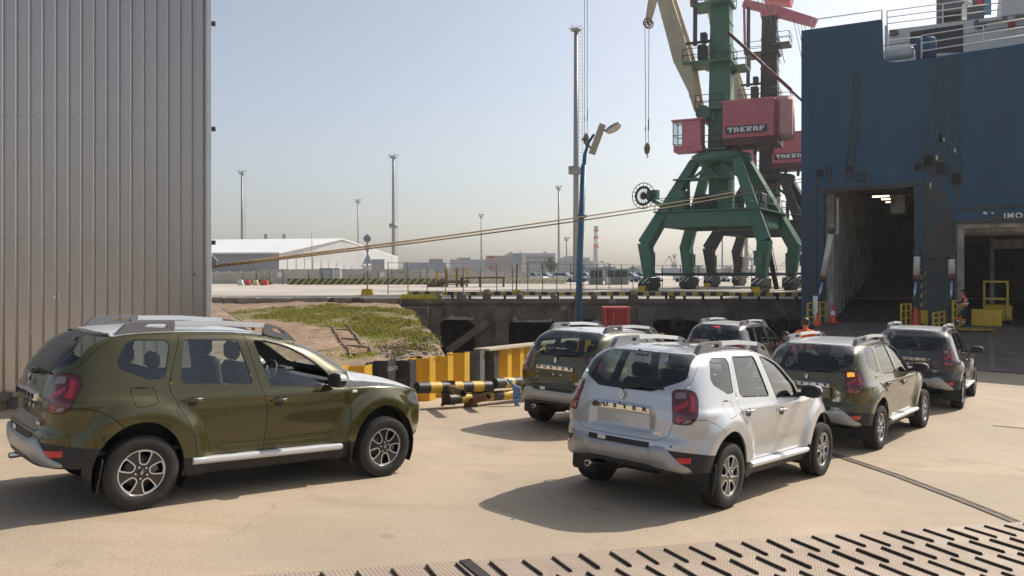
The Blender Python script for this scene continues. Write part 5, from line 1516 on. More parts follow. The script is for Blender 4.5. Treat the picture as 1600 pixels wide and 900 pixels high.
def jersey(xa, xb, y, h, m, label, group):
    q = MB(); L_ = xb - xa
    q.prism([[(-.30, 0), (.30, 0), (.28, h * .35), (.13, h * .55), (.12, h), (-.12, h), (-.13, h * .55), (-.28, h * .35)]], MF((0, 0, 0), (0, 1, 0), (0, 0, 1)), L_)
    o = q.build('barrier_block', m, loc=(xa + .0, y, ZQ), label=label, cat='barrier', group=group); return o
ords = ['first', 'second', 'third', 'fourth', 'fifth', 'sixth', 'seventh', 'eighth', 'ninth', 'tenth', 'eleventh', 'twelfth']
n = 8
for i in range(n):
    xa, xb = X_(480 + 31 * i, 97), X_(480 + 31 * (i + 1), 97)
    o = jersey(0, xb - xa - .06, 0, .72, M_DIAG, f'{ords[i]} block from the left in the diagonal yellow and black barrier row', 'diagonal striped barrier blocks')
    o.location = (xb - .06, 97, ZQ) ; o.location.x = xa
    o.rotation_euler.z = 0
for i in range(2):
    xa, xb = X_(404 + 20 * i, 97), X_(404 + 20 * (i + 1), 97)
    o = jersey(0, xb - xa - .06, 0, .62, M_DIAG, f'{["left", "right"][i]} one of two dark striped blocks before the short fence', 'short striped blocks at the left fence'); o.location = (xa, 97.2, ZQ)
for i in range(9):
    xa, xb = X_(732 + 19 * i, 104), X_(732 + 19 * (i + 1), 104)
    o = jersey(0, xb - xa - .06, 0, .75, M_DIAG2, f'{ords[i]} faded pale yellow block from the left before the parked cars', 'faded barrier blocks before the car park'); o.location = (xa, 104, ZQ)
# ---- red and white water barriers
M_RB = mat('red_plastic', (.62, .05, .06), rough=.4); M_WB = mat('white_plastic', (.72, .70, .66), rough=.5); M_YB = mat('cream_plastic', (.62, .55, .30), rough=.5)
for px, w_, m, lab in ((376, 8, M_WB, 'white water filled road barrier, leftmost by the panelled wall'), (387.5, 8, M_RB, 'narrow red road barrier next to the white one'), (399, 9, M_YB, 'cream yellow road barrier between two red ones'), (413, 12, M_RB, 'wide red road barrier before the short fence')):
    q = MB(); ww = w_ / FPX * 92
    q.prism([[(-ww / 2, 0), (ww / 2, 0), (ww / 2 * .92, .15), (ww / 2 * .7, .62), (-ww / 2 * .7, .62), (-ww / 2 * .92, .15)], [(-ww * .12, .18), (ww * .12, .18), (ww * .1, .3), (-ww * .1, .3)]], MF((0, -.2, 0), (1, 0, 0), (0, 0, 1)), .4)
    q.build('road_barrier', m, loc=(X_(px, 92), 92, ZQ), label=lab, cat='barrier')
# ---- rail crossing signs on yellow feet
M_SIGNB = mat('sign_back_grey', (.30, .31, .32), rough=.5, metal=.3); M_SIGNT = mat('sign_pale_blue', (.50, .56, .60), rough=.45); M_YFOOT = mat('yellow_foot', (.68, .42, .01), rough=.6, noise_amt=.2, scale=5)
def foot(r, w_=.75, h=.42):
    q = MB(); q.box((0, 0, h / 2), (w_, w_, h), taper=.8); q.build('foot', M_YFOOT, r)
d = 54.0; b0 = Vector((X_(574, d), d, ZQ)); sg = empty('crossing_sign', b0, 'rail crossing sign post with disc, two triangles and cross on yellow foot', 'sign'); foot(sg)
q = MB(); zt = Z_(366, d) - ZQ; q.cyl((0, 0, .3), (0, 0, zt), .05, n=8); q.build('pole', M_SIGNB, sg)
zz = lambda py: Z_(py, d) - ZQ
q = MB(); q.cyl((0, -.06, zz(373)), (0, -.09, zz(373)), .25, n=24); q.build('disc', M_SIGNB, sg)
q = MB(); q.prism([[(-.23, zz(383)), (0, zz(398)), (.23, zz(383))]], MF((0, -.06, 0), (1, 0, 0), (0, 0, 1)), .03); q.build('triangle', M_SIGNT, sg)
q = MB(); q.prism([[(-.32, zz(412)), (.32, zz(412)), (.02, zz(395))]], MF((.02, -.06, 0), (1, 0, 0), (0, 0, 1)), .03); q.build('triangle', M_SIGNT, sg)
q = MB()
for s_ in (-1, 1): q.beam((-.36 * s_, -.075 - .015 * s_, zz(427)), (.36 * s_, -.075 - .015 * s_, zz(414)), .025, .13, up=(0, 0, 1))
q.build('cross', M_WB, sg)
d = 53.5; b0 = Vector((X_(807, d), d, ZQ)); sg = empty('round_sign', b0, 'thin dark sign post with pale round disc on a yellow foot', 'sign'); foot(sg, .72, .38)
q = MB(); q.cyl((0, 0, .3), (.06, 0, zz(396)), .045, n=8); q.build('pole', mat('dark_pole', (.05, .045, .04), rough=.6), sg)
q = MB(); q.cyl((.07, -.06, zz(404)), (.07, -.085, zz(404)), .34, n=24); q.build('disc', M_SIGNT, sg)
# small round signs on the wall
M_SRED = mat('sign_dark_red', (.20, .02, .03), rough=.5)
for px, py, lab in ((437, 429, 'small round dark red sign on the left part of pale wall'), (597.5, 429, 'small round dark red sign on wall near the warehouse gable')):
    d = 96; e = empty('wall_sign', (X_(px, d), d, Z_(py, d)), lab, 'sign')
    q = MB(); q.cyl((0, 0, 0), (0, -.03, 0), .26, n=18); q.build('disc', M_SRED, e)
    q = MB(); q.cyl((0, -.03, 0), (0, -.04, 0), .31, n=18); q.lathe([(.31, .03), (.26, .045)], ax=(0, -1, 0), n=18); q.build('rim', M_WB, e)
    q = MB(); q.box((0, -.02, -.62), (.42, .03, .2)); q.build('plate', M_SIGNB, e)
    q = MB(); q.cyl((0, .05, -1.7), (0, .05, .3), .04, n=6); q.build('pole', M_SIGNB, e)
# ---- white warehouse
M_WH = mat('white_cladding', (.56, .56, .555), rough=.6, noise_amt=.06, scale=.3); M_WHR = mat('white_roof', (.75, .75, .74), rough=.5, noise_amt=.08, scale=.15); M_WHD = mat('grey_brown_cladding', (.30, .29, .31), rough=.7)
A1, A2, PK = P(436, 396, 138), P(622, 403, 168), P(536, 374.5, 152)
A1b, A2b = A1.copy(), A2.copy(); A1b.z = A2b.z = ZQ
ev = Vector((-1, .22, 0)).normalized() * 60
wr, iw2 = loc_tree('white_warehouse', ((A1 + A2) / 2).to_tuple()[:2] + (ZQ,), 'white warehouse with shallow pitched roof beyond the boundary wall', 'building')
q = MB(); q.add([iw2 @ p for p in (A1b, A2b, A2, PK, A1)], [(0, 1, 2, 3, 4)]); q.build('gable_wall', M_WH, wr)
q = MB(); e2 = ev * 1.0
q.add([iw2 @ p for p in (A1b, A1, A1 + e2, A1b + e2)], [(0, 1, 2, 3)]); q.build('side_wall', M_WHD, wr)
q = MB(); up = Vector((0, 0, .25)); ov = Vector((.3, -.8, -.05))
for a_, s_ in ((A1, 1), (A2, -1)):
    vs = [a_ + ov * (1 if s_ > 0 else -.2), PK + up * 0 + Vector((0, -.4, 0)), PK + e2, a_ + e2]
    q.add([iw2 @ p for p in vs] + [iw2 @ (p + up) for p in vs], [(0, 1, 2, 3), (4, 5, 6, 7), (0, 1, 5, 4), (1, 2, 6, 5), (2, 3, 7, 6), (3, 0, 4, 7)])
q.build('roof', M_WHR, wr)
q = MB()
for k in range(1, 16):
    p0 = A1b.lerp(A2b, k / 16); zt = (A1.z + (PK.z - A1.z) * (k / 8.6)) if k < 8.6 else (PK.z + (A2.z - PK.z) * ((k - 8.6) / 7.4))
    q.beam(iw2 @ (p0 + Vector((0, -.08, 0))), iw2 @ (Vector((p0.x, p0.y - .08, zt - .1))), .06, .06)
q.build('cladding_rib', M_WH, wr)
q = MB(); c = P(592, 417, 160); q.box(iw2 @ Vector((c.x, c.y - 1, (Z_(410, 160) + ZQ) / 2 + .3)), (2.6, .3, 4.0)); q.build('gate', M_WHD, wr)
for px in (416, 444.5):
    q = MB(); c = P(px, 378, 165); q.box(c, (.7, .7, 3.2)); q.build('vent_stack', mat('stack_grey', (.25, .25, .26), rough=.6), label='grey vent stack above the white roof, ' + ('left of the pair' if px < 430 else 'right of the pair'), cat='chimney')
q = MB()
# ---- grey kiosk against the wall
e = empty('wall_kiosk', (X_(517, 101), 101, ZQ), 'small grey metal kiosk with door against the pale wall', 'kiosk')
q = MB(); q.box((0, 0, 1.0), (2.5, 1.6, 2.0)); q.build('kiosk_wall', mat('kiosk_grey', (.30, .32, .33), rough=.5, metal=.2), e)
q = MB(); q.box((-.35, -.81, 1.05), (.8, .04, 1.5)); q.build('door', mat('kiosk_door', (.40, .45, .42), rough=.5), e)
q = MB(); q.box((.75, -.81, 1.0), (.7, .04, 1.7)); q.build('side_panel', M_WB, e)
# ---- big pale container store
M_BEI = mat('beige_grey_cladding', (.40, .37, .34), rough=.7, noise_amt=.08, scale=.1)
dd = 150
e = empty('container_store', (X_(785, dd), dd, ZQ), 'tall beige grey box building with two small red marks', 'building')
q = MB(); xa, xb = X_(759, dd), X_(814, dd); zt = Z_(399.5, dd) - ZQ; q.box(((xa + xb) / 2 - X_(785, dd), 3, zt / 2), (xb - xa, 6, zt)); q.build('front_wall', M_BEI, e)
q = MB(); q.box((X_(818, dd) - X_(785, dd), 3.2, zt / 2 + .1), (.9, 6.2, zt + .1)); q.build('light_end', mat('pale_end', (.58, .54, .47), rough=.7), e)
q = MB(); q.box((X_(787, dd) - X_(785, dd), -.02, Z_(412, dd) - ZQ), (xb - xa, .06, .12)); q.build('seam', M_POST, e)
for py in (402, 418):
    q = MB(); q.box((X_(767, dd) - X_(785, dd), -.03, Z_(py, dd) - ZQ), (.8, .05, .35)); q.build('red_mark', mat('red_mark', (.55, .05, .04), rough=.6), e)
# ---- far industrial buildings
M_FAR = [mat('far_blue_grey', (.20, .21, .25), rough=.8), mat('far_grey', (.30, .30, .33), rough=.8), mat('far_pale', (.42, .42, .45), rough=.8)]
M_FARW = mat('far_window', (.10, .11, .13), rough=.4)
def far_block(name, d, boxes, label, mi, win=None, mi2=None):
    e = empty(name, (X_(boxes[0][0], d), d, ZQ), label, 'building')
    for k, (xa, xb, y) in enumerate(boxes):
        q = MB(); a = X_(xa, d) - e.location.x; b2 = X_(xb, d) - e.location.x; zt = Z_(y, d) - ZQ
        q.box(((a + b2) / 2, 6 + k * .5, zt / 2), (b2 - a, 12, zt)); q.build('block', M_FAR[mi if k == 0 or mi2 is None else mi2], e)
    if win:
        for (xa, xb, ya, yb, nn) in win:
            for i in range(nn):
                q = MB(); a = X_(xa + (xb - xa) * (i + .15) / nn, d) - e.location.x; b2 = X_(xa + (xb - xa) * (i + .8) / nn, d) - e.location.x
                q.box(((a + b2) / 2, -.06, (Z_(ya, d) + Z_(yb, d)) / 2 - ZQ), (b2 - a, .2, Z_(ya, d) - Z_(yb, d))); q.build('window', M_FARW, e)
far_block('factory', 420, [(630, 695, 410), (670, 692, 404.5)], 'low blue grey factory far off left of the others', 0)
far_block('factory', 420, [(703, 760, 405.5), (714, 736, 402.5)], 'flat grey factory far off left of the beige building', 1)
far_block('factory', 400, [(788, 868, 398), (792, 868, 395.5), (796, 800, 393), (812, 815, 393), (850, 854, 393)], 'long far factory with two rows of windows behind beige building', 1, [(820, 866, 401, 404, 10), (820, 866, 408, 411.5, 10)], 2)
far_block('factory', 430, [(872, 928, 408), (876, 922, 402.5), (884, 896, 400)], 'stepped grey factory at the foot of the striped chimney', 1)
far_block('shed', 300, [(905, 962, 417), (962, 1000, 420)], 'long low brown shed roof behind the guard booths', 0)
far_block('shed', 380, [(1040, 1110, 419), (1110, 1180, 420.5)], 'low far shed seen between the crane legs', 1)
# ---- striped chimney
d = 620; e = empty('striped_chimney', (X_(931.5, d), d, ZQ), 'tall far chimney with red and white bands on grey shaft', 'chimney')
bands = [(418, 388, 2), (388, 381.5, 0), (381.5, 374, 1), (374, 368.5, 0), (368.5, 362.5, 1), (362.5, 358, 0), (358, 353, 2)]
MC = [mat('chimney_red', (.42, .09, .06), rough=.7), mat('chimney_white', (.62, .60, .58), rough=.7), mat('chimney_grey', (.34, .33, .34), rough=.8)]
for ya, yb, k in bands:
    q = MB(); za, zb = Z_(ya, d) - ZQ, Z_(yb, d) - ZQ; f = lambda y: (3.6 + (y - 353) / 65 * 1.0) / FPX * d
    if k == 2 and yb > 380: za = 0
    q.cyl((0, 0, za), (0, 0, zb), f(ya), f(yb), n=20); q.build('band', MC[k], e)
# ---- distant cranes
M_FC = mat('far_crane', (.16, .16, .18), rough=.8)
for px, h, lab in ((948, 408, 'tiny far crane left of the green crane, right of the chimney'), (957, 411, 'second tiny far crane just right of the first'), (1053, 400, 'far crane seen between the left legs of the green crane'), (1172, 380, 'far lattice crane seen right of the middle legs'), (1190, 392, 'far crane jib beside the ladder'), (1236, 406, 'small far crane at the right leg')):
    d = 520; e = empty('far_crane', (X_(px, d), d, ZQ), lab, 'crane', 'far cranes on the horizon'); hh = Z_(h, d) - ZQ
    q = MB(); q.beam((-2, 0, 0), (-1, 0, hh * .45), .7, .7); q.beam((2, 0, 0), (1, 0, hh * .45), .7, .7); q.box((0, 0, hh * .48), (3.2, 2, 2)); q.build('tower', M_FC, e)
    q = MB(); q.beam((0, 0, hh * .5), (-3.4, 0, hh), .6, .6); q.beam((-3.4, 0, hh), (-6, 0, hh * .62), .3, .3); q.beam((0, 0, hh * .5), (2.2, 0, hh * .75), .35, .35); q.beam((2.2, 0, hh * .75), (-3.4, 0, hh), .2, .2); q.build('jib', M_FC, e)
# ---- trees
M_BARK = mat('bark', (.09, .07, .05), rough=.9)
M_LEAF = mat('leaf_green', (.060, .095, .030), rough=.7, noise_amt=.5, scale=.35, detail=3)
def far_tree(px, pt, d, wpx, label, seed, n=900):
    r = np.random.RandomState(seed); e = empty('tree', (X_(px, d), d, ZQ), label, 'tree'); h = Z_(pt, d) - ZQ; w_ = wpx / FPX * d
    q = MB(); q.tube([(0, 0, 0), (.1, 0, h * .4), (0, 0, h * .8)], [.3, .22, .05], 6)
    for k in range(6): a = r.uniform(0, 6.28); q.tube([(0, 0, h * .3), (math.cos(a) * w_ * .3, math.sin(a) * w_ * .3, h * r.uniform(.5, .8))], [.14, .03], 5)
    q.build('trunk', M_BARK, e); q = MB()
    cl = [(r.normal(0, w_ * .22), r.normal(0, w_ * .22), h * r.uniform(.3, .92), w_ * r.uniform(.16, .3)) for _ in range(16)]
    for _ in range(n):
        c = cl[r.randint(16)]; v_ = r.normal(size=3); v_ /= np.linalg.norm(v_); p = Vector((c[0] + v_[0] * c[3], c[1] + v_[1] * c[3], min(c[2] + v_[2] * c[3] * .9, h)))
        s_ = .16 + .1 * r.rand(); a = Vector(r.normal(size=3)).normalized() * s_ * 2; b2 = Vector(r.normal(size=3)).normalized() * s_ * 2
        q.add([p, p + a, p + a * .6 + b2, p + b2 * .7], [(0, 1, 2, 3)])
    q.build('crown', M_LEAF, e)
far_tree(861, 402, 250, 24, 'round green tree before the far factory windows', 2)
for i, (px, pt, w_, lab) in enumerate(((1010, 415, 20, 'low far tree left of the crane leg'), (1090, 416, 22, 'low far tree between the inner crane legs'), (1140, 416, 24, 'low far tree right of the dark crane leg'), (1160, 417, 16, 'small far tree by the grey mast foot'), (990, 417, 18, 'small low tree right of the guard booths'))):
    far_tree(px, pt, 360, w_, lab, 20 + i, 420)
# ---- light masts
def mast(px, pt, d, wpx, label, plat=(0,), head=7, ladder=False, low=None):
    e = empty('light_mast', (X_(px, d), d, ZQ), label, 'light mast', 'tall light masts round the port'); H_ = Z_(pt, d) - ZQ; s_ = d / FPX
    r0 = wpx * s_ / 2
    q = MB(); q.cyl((0, 0, 0), (0, 0, H_ - 2 * s_), r0, r0 * .62, n=12); q.build('pole', M_POST, e)
    q = MB(); R_ = head * s_; q.lathe([(R_ * .2, 0), (R_ * .9, 0), (R_, .5 * s_), (R_, 2.2 * s_), (R_ * .92, 2.2 * s_), (R_ * .9, .6 * s_), (R_ * .2, .4 * s_)], o=(0, 0, H_ - 5 * s_), n=16)
    for k in range(8): a = k * math.pi / 4; q.cyl((math.cos(a) * R_ * .95, math.sin(a) * R_ * .95, H_ - 4 * s_), (math.cos(a) * R_ * .95, math.sin(a) * R_ * .95, H_ - .5 * s_), .18 * s_, n=4)
    q.tube([(math.cos(a) * R_ * .95, math.sin(a) * R_ * .95, H_ - .8 * s_) for a in [k * math.pi / 6 for k in range(13)]], .18 * s_, 4); q.build('platform', M_POST, e)
    for k in range(5):
        a = k * 2 * math.pi / 5 + .3; q = MB(); c = Vector((math.cos(a) * R_ * 1.25, math.sin(a) * R_ * 1.25, H_ - .2 * s_)); q.box(c, (2.4 * s_, 1.6 * s_, 1.1 * s_), rot=Matrix.Rotation(a, 3, 'Z'), bev=.2 * s_)
        q.beam(c, Vector((math.cos(a) * R_ * .9, math.sin(a) * R_ * .9, H_ - 2.5 * s_)), .35 * s_, .35 * s_); q.build('floodlight', M_SIGNB, e)
    q = MB(); q.cyl((0, 0, H_), (0, 0, H_ + 7 * s_), .12 * s_, n=4); q.build('lightning_rod', M_SIGNB, e)
    if ladder:
        q = MB(); x_ = r0 + 2.2 * s_
        for dx in (-1, 1): q.cyl((x_ + dx * .3, 0, 1), (x_ + dx * .3, 0, H_ - 4 * s_), .035, n=4)
        z = 1.0
        while z < H_ - 4 * s_: q.cyl((x_ - .3, 0, z), (x_ + .3, 0, z), .025, n=4); z += .55
        q.build('ladder', M_SIGNB, e)
    if low:
        q = MB(); zl = Z_(low, d) - ZQ; q.lathe([(r0 * .8, 0), (r0 * 2.4, 0), (r0 * 2.4, 1.1), (r0 * 2.2, 1.1), (r0 * 2.2, .2), (r0 * .8, .2)], o=(0, 0, zl), n=12); q.build('lower_platform', M_POST, e)
mast(900, 43, 118, 10, 'nearest and tallest light mast behind the blue street lamp', head=9, ladder=True, low=272)
mast(378, 267, 250, 4.5, 'light mast rising behind the white warehouse roof at left', head=5, ladder=True)
mast(559.5, 312, 360, 3, 'slim far light mast left of the taller one near the sign', head=4)
mast(614.5, 242, 215, 5.5, 'second tallest light mast between warehouse gable and fence', head=6, ladder=True, low=356)
mast(752, 335, 400, 3, 'slim far light mast above the beige building', head=3)
mast(873, 291, 300, 4, 'light mast just left of the nearest tall one', head=4)
mast(885.5, 371, 330, 3.2, 'short far light mast between the two taller masts', head=3.5)
mast(1128.5, 330, 300, 3, 'slim light mast seen between the middle crane legs', head=3)
mast(1166, 330, 190, 7, 'thick grey mast seen through the crane portal', head=5)
mast(1054, 398, 420, 2.4, 'tiny far light mast seen by the left crane leg', head=2.5)
# thin aerial on warehouse
q = MB(); q.cyl((0, 0, 0), (0, 0, Z_(364, 120) - ZQ), .07, n=5); q.build('flag_pole', M_POST, loc=(X_(487.5, 120), 120, ZQ), label='thin bare pole in front of the white warehouse gable', cat='pole')
# ---- parked far cars
def far_car():
    e = empty('small_car')
    q = MB()
    sec = [(-2.1, .35, .75, .62), (-2.0, .28, .95, .80), (-1.2, .25, .98, .84), (1.0, .25, .92, .84), (1.8, .28, .80, .80), (2.1, .34, .62, .66)]
    vs = []
    for x, z0, z1, w_ in sec: vs += [(x, -w_, z0), (x, w_, z0), (x, w_, z1 - .08), (x, w_ * .9, z1), (x, -w_ * .9, z1), (x, -w_, z1 - .08)]
    q.add(vs, [(i * 6 + j, i * 6 + (j + 1) % 6, i * 6 + 6 + (j + 1) % 6, i * 6 + 6 + j) for i in range(5) for j in range(6)] + [(5, 4, 3, 2, 1, 0), tuple(range(30, 36))], smooth=False)
    rf = [(-1.55, .66, 1.36), (.15, .62, 1.45)]
    q.add([(x, y * s_, z) for x, y, z in rf for s_ in (-1, 1)] + [(x, y * s_, z - .05) for x, y, z in rf for s_ in (-1, 1)], [(0, 2, 3, 1), (4, 5, 7, 6), (0, 1, 5, 4), (2, 6, 7, 3), (0, 4, 6, 2), (1, 3, 7, 5)])
    b = q.build('body', M_WB, e); b.material_slots[0].link = 'OBJECT'; b.material_slots[0].material = M_WB
    q = MB(); lo = [(-1.95, .76, .96), (.95, .76, .93)]; hi = [(-1.5, .65, 1.36), (.2, .61, 1.42)]
    q.add([(x, y * s_, z) for x, y, z in lo + hi for s_ in (-1, 1)], [(0, 1, 5, 4), (2, 6, 7, 3), (0, 4, 6, 2), (1, 3, 7, 5)]); q.build('window', mat('far_car_glass', (.03, .04, .045), rough=.06, coat=1), e)
    for x in (-1.25, 1.3):
        for s_ in (-1, 1):
            q = MB(); q.lathe([(.02, .11), (.2, .11), (.31, .10), (.31, -.10), (.02, -.10)], o=(x, s_ * .74, .31), ax=(0, s_, 0), n=14); q.build('wheel', M_TYRE, e)
    return e
CP = [(mat('car_white', (.70, .71, .72), rough=.3, coat=1), 'white'), (mat('car_silver', (.45, .47, .49), rough=.3, metal=.5, coat=1), 'silver'), (mat('car_dark', (.03, .033, .04), rough=.3, coat=1), 'dark'), (mat('car_blue', (.16, .24, .36), rough=.3, metal=.4, coat=1), 'grey blue')]
fc = far_car(); first = True
spots = [(775, 2), (797, 1), (818, 2), (836, 0), (853, 1), (871, 3), (884, 0), (897, 2), (915, 0), (986, 3), (1002, 1), (1018, 0), (1074, 0), (1122, 1), (1142, 2)]
for i, (px, k) in enumerate(spots):
    o = fc if i == 0 else copy_tree(fc)
    d = 120 + (i % 3) * 2
    o.location = (X_(px, d), d, ZQ); o.rotation_euler.z = math.radians(-38)
    for ch in o.children:
        if ch.name.startswith('body'): ch.material_slots[0].material = CP[k][0]
    tag(o, f'{CP[k][1]} car parked behind the wire fence, {ords[i] if i < 12 else ["thirteenth", "fourteenth", "fifteenth"][i - 12]} from the left', 'car', 'cars parked beyond the fence')
# ---- guard booths
M_BOOTH = mat('booth_grey_green', (.25, .29, .27), rough=.6, noise_amt=.1, scale=1)
for px, w_, lab in ((932, 20, 'narrow grey green guard booth, left of two'), (965, 34, 'wide grey green guard booth with window band, right of two')):
    d = 96; e = empty('guard_booth', (X_(px, d), d, ZQ), lab, 'booth'); ww = w_ / FPX * d
    q = MB(); q.box((0, 1, .45), (ww, 2, .9)); q.build('lower_wall', M_BOOTH, e)
    q = MB(); q.box((0, 1, 1.3), (ww * .94, 1.86, .8)); q.build('window_band', mat('booth_glass', (.08, .10, .10), rough=.1, coat=1), e)
    for s_ in (-1, -.33, .33, 1):
        q = MB(); q.box((s_ * ww * .47, .02, 1.3), (.12, .12, .8)); q.build('window_post', M_BOOTH, e)
    q = MB(); q.box((0, 1, 1.78), (ww * 1.08, 2.3, .16)); q.build('roof', M_BOOTH, e)
q = MB(); q.box((0, 0, .45), (.5, .5, .9)); q.build('white_drum', M_WB, loc=(X_(950, 95), 95, ZQ), label='white drum standing between the two booths', cat='drum')
# ---- trailer with yellow stacking frames
M_OY = mat('frame_yellow', (.55, .34, .03), rough=.6, noise_amt=.3, scale=3)
d = 82; e = empty('flat_trailer', (X_(735, d), d, ZQ), 'rusty flat trailer deck on legs behind the wire fence', 'trailer')
q = MB(); q.box((1.3, 0, .95), (4.6, 2.2, .16)); q.build('deck', M_RUST, e)
for x in (-.9, 1.0, 3.4):
    
    for y in (-.8, .8): q = MB(); q.box((x, y, .45), (.18, .18, .9)); q.build('leg', M_RUST, e)
q = MB(); q.box((-3.5, 0, .18), (1.6, 1.6, .36)); q.build('chock', M_RUST, e)
for i, (px, lab, hh) in enumerate(((690, 'yellow stacking frame at the left end of the rusty trailer', 1.6), (706, 'yellow stacking frame second from left with rusty load', 1.9), (722, 'tallest yellow stacking frame beside the trailer deck', 2.0))):
    f = empty('stacking_frame', (X_(px, d), d, ZQ), lab, 'frame', 'yellow stacking frames')
    for x in (-.5, .5):
        for y in (-.7, .7):
            q = MB(); q.beam((x, y, 0), (x, y, hh), .11, .11); q.build('upright', M_OY, f)
    q = MB()
    for z in (.25, hh * .6, hh - .1):
        for y in (-.7, .7): q.beam((-.5, y, z), (.5, y, z), .09, .09)
        for x in (-.5, .5): q.beam((x, -.7, z), (x, .7, z), .09, .09)
    q.build('cross_bars', M_OY, f)
    q = MB(); r = random.Random(i)
    for k in range(5): q.cyl((-.75, -.5 + k * .25, .45 + .12 * (k % 2)), (.75, -.5 + k * .25, .45 + .12 * (k % 2)), .1, n=8)
    q.build('rusty_load', M_RUST, label='pile of rusty bars held in a yellow frame, ' + ['left', 'middle', 'right'][i], cat='bars', loc=(X_(px, d), d, ZQ + .02))
# ---- blue street lamp
M_LB = mat('lamp_blue', (.03, .12, .22), rough=.45, noise_amt=.25, scale=2, dirt=(.12, .12, .12), dscale=6, dthr=(.62, .72))
d = 27.0; bz = gz(X_(903, d), d); e = empty('street_lamp', (X_(903, d), d, bz), 'blue street lamp with angled box and tilted glass head', 'street lamp'); ie = Matrix.Translation(-Vector(e.location))
q = MB(); q.tube([ie @ Vector((X_(903, d), d, bz)), ie @ P(906, 400, d), ie @ P(912, 258, d)], [.125, .11, .095], 14)
q.tube([ie @ P(912, 262, d), ie @ P(914, 240, d), ie @ P(920, 222, d), ie @ P(928, 210, d)], [.075, .06, .05, .045], 10)
q.lathe([(.16, 0), (.16, .10), (.11, .14)], o=ie @ P(909.5, 340, d), n=14)
q.build('pole', M_LB, e)
M_LHB = mat('lamp_beige', (.42, .37, .29), rough=.6, noise_amt=.2, scale=5)
q = MB(); q.beam(ie @ P(925, 240, d), ie @ P(941.5, 195, d), .26, .22, up=(.9, 0, .4)); q.build('ballast_box', M_LHB, e)
q = MB(); q.cyl(ie @ P(918, 224, d), ie @ P(926, 236, d), .03, n=6); q.box(ie @ P(912, 218, d), (.16, .05, .04)); q.build('clamp', M_RUST, e)
hc = ie @ P(958, 199, d); ax = (P(970, 192, d) - P(946, 206, d)).normalized()
q = MB(); q.tube([ie @ P(936, 212, d), ie @ P(941, 203, d), ie @ P(948, 204, d)], .04, 8); q.build('head_arm', M_LB, e)
vs = []; fs = []
u_ = Vector((0, 1, 0)); w3 = ax.cross(u_)
if w3.z < 0: w3 = -w3
q = MB(); q2 = MB()
def shell(q, sgn, k0, k1):
    vs = []; nA, nB = 10, 8
    for i in range(nA + 1):
        t = -1 + 2 * i / nA; rr_ = math.sqrt(max(0, 1 - t * t)) ** .8
        for j in range(nB + 1):
            a_ = math.pi * j / nB
            vs.append(hc + ax * t * .31 + u_ * math.cos(a_) * .17 * rr_ + w3 * sgn * math.sin(a_) * rr_ * k0)
    q.add(vs, [(i * 9 + j, i * 9 + j + 1, i * 9 + 10 + j, i * 9 + 9 + j) for i in range(nA) for j in range(nB)], smooth=True)
shell(q, 1, .11, 0); q.build('lamp_head', mat('lamp_metal', (.34, .35, .37), rough=.35, metal=.6), e)
shell(q2, -1, .17, 0); q2.build('lamp_glass', mat('lamp_bowl', (.62, .58, .50), rough=.25, coat=.5), e)
# ---- red mesh cabinet
M_RCAB = mat('red_cabinet', (.48, .07, .075), rough=.55, noise_amt=.25, scale=4); M_RSHADE = mat('cabinet_shade_red', (.16, .02, .022), rough=.6)
d = 25.5; cx = X_(964, d); e = empty('red_cabinet', (cx, d, gz(cx, d)), 'red metal cabinet with mesh doors behind the cars', 'cabinet'); ht = Z_(482, d) - gz(cx, d)
q = MB(); ww = .74
for x in (-1, -.3, 1):
    for y in (0, .6): q.box((x * ww / 2, y, ht / 2), (.06 if x != -.3 else .05, .06, ht))
q.box((0, .3, ht + .02), (ww + .1, .72, .05)); q.box((0, .3, .1), (ww, .6, .06)); q.box((0, .3, ht - .5), (ww - .05, .02, .05))
q.build('frame', M_RCAB, e)
q = MB()
for k in range(22): q.box((-ww / 2 + .03 + k * (ww - .06) / 21, .02, ht / 2), (.012, .012, ht))
for k in range(30): q.box((0, .02, .15 + k * (ht - .2) / 29), (ww, .014, .012))
q.build('mesh_door', M_RCAB, e)
q = MB(); q.box((0, .33, ht / 2), (ww * .9, .5, ht * .95)); q.build('dark_inside', M_RSHADE, e)  # solid dark red block, the interior's shade put into its colour
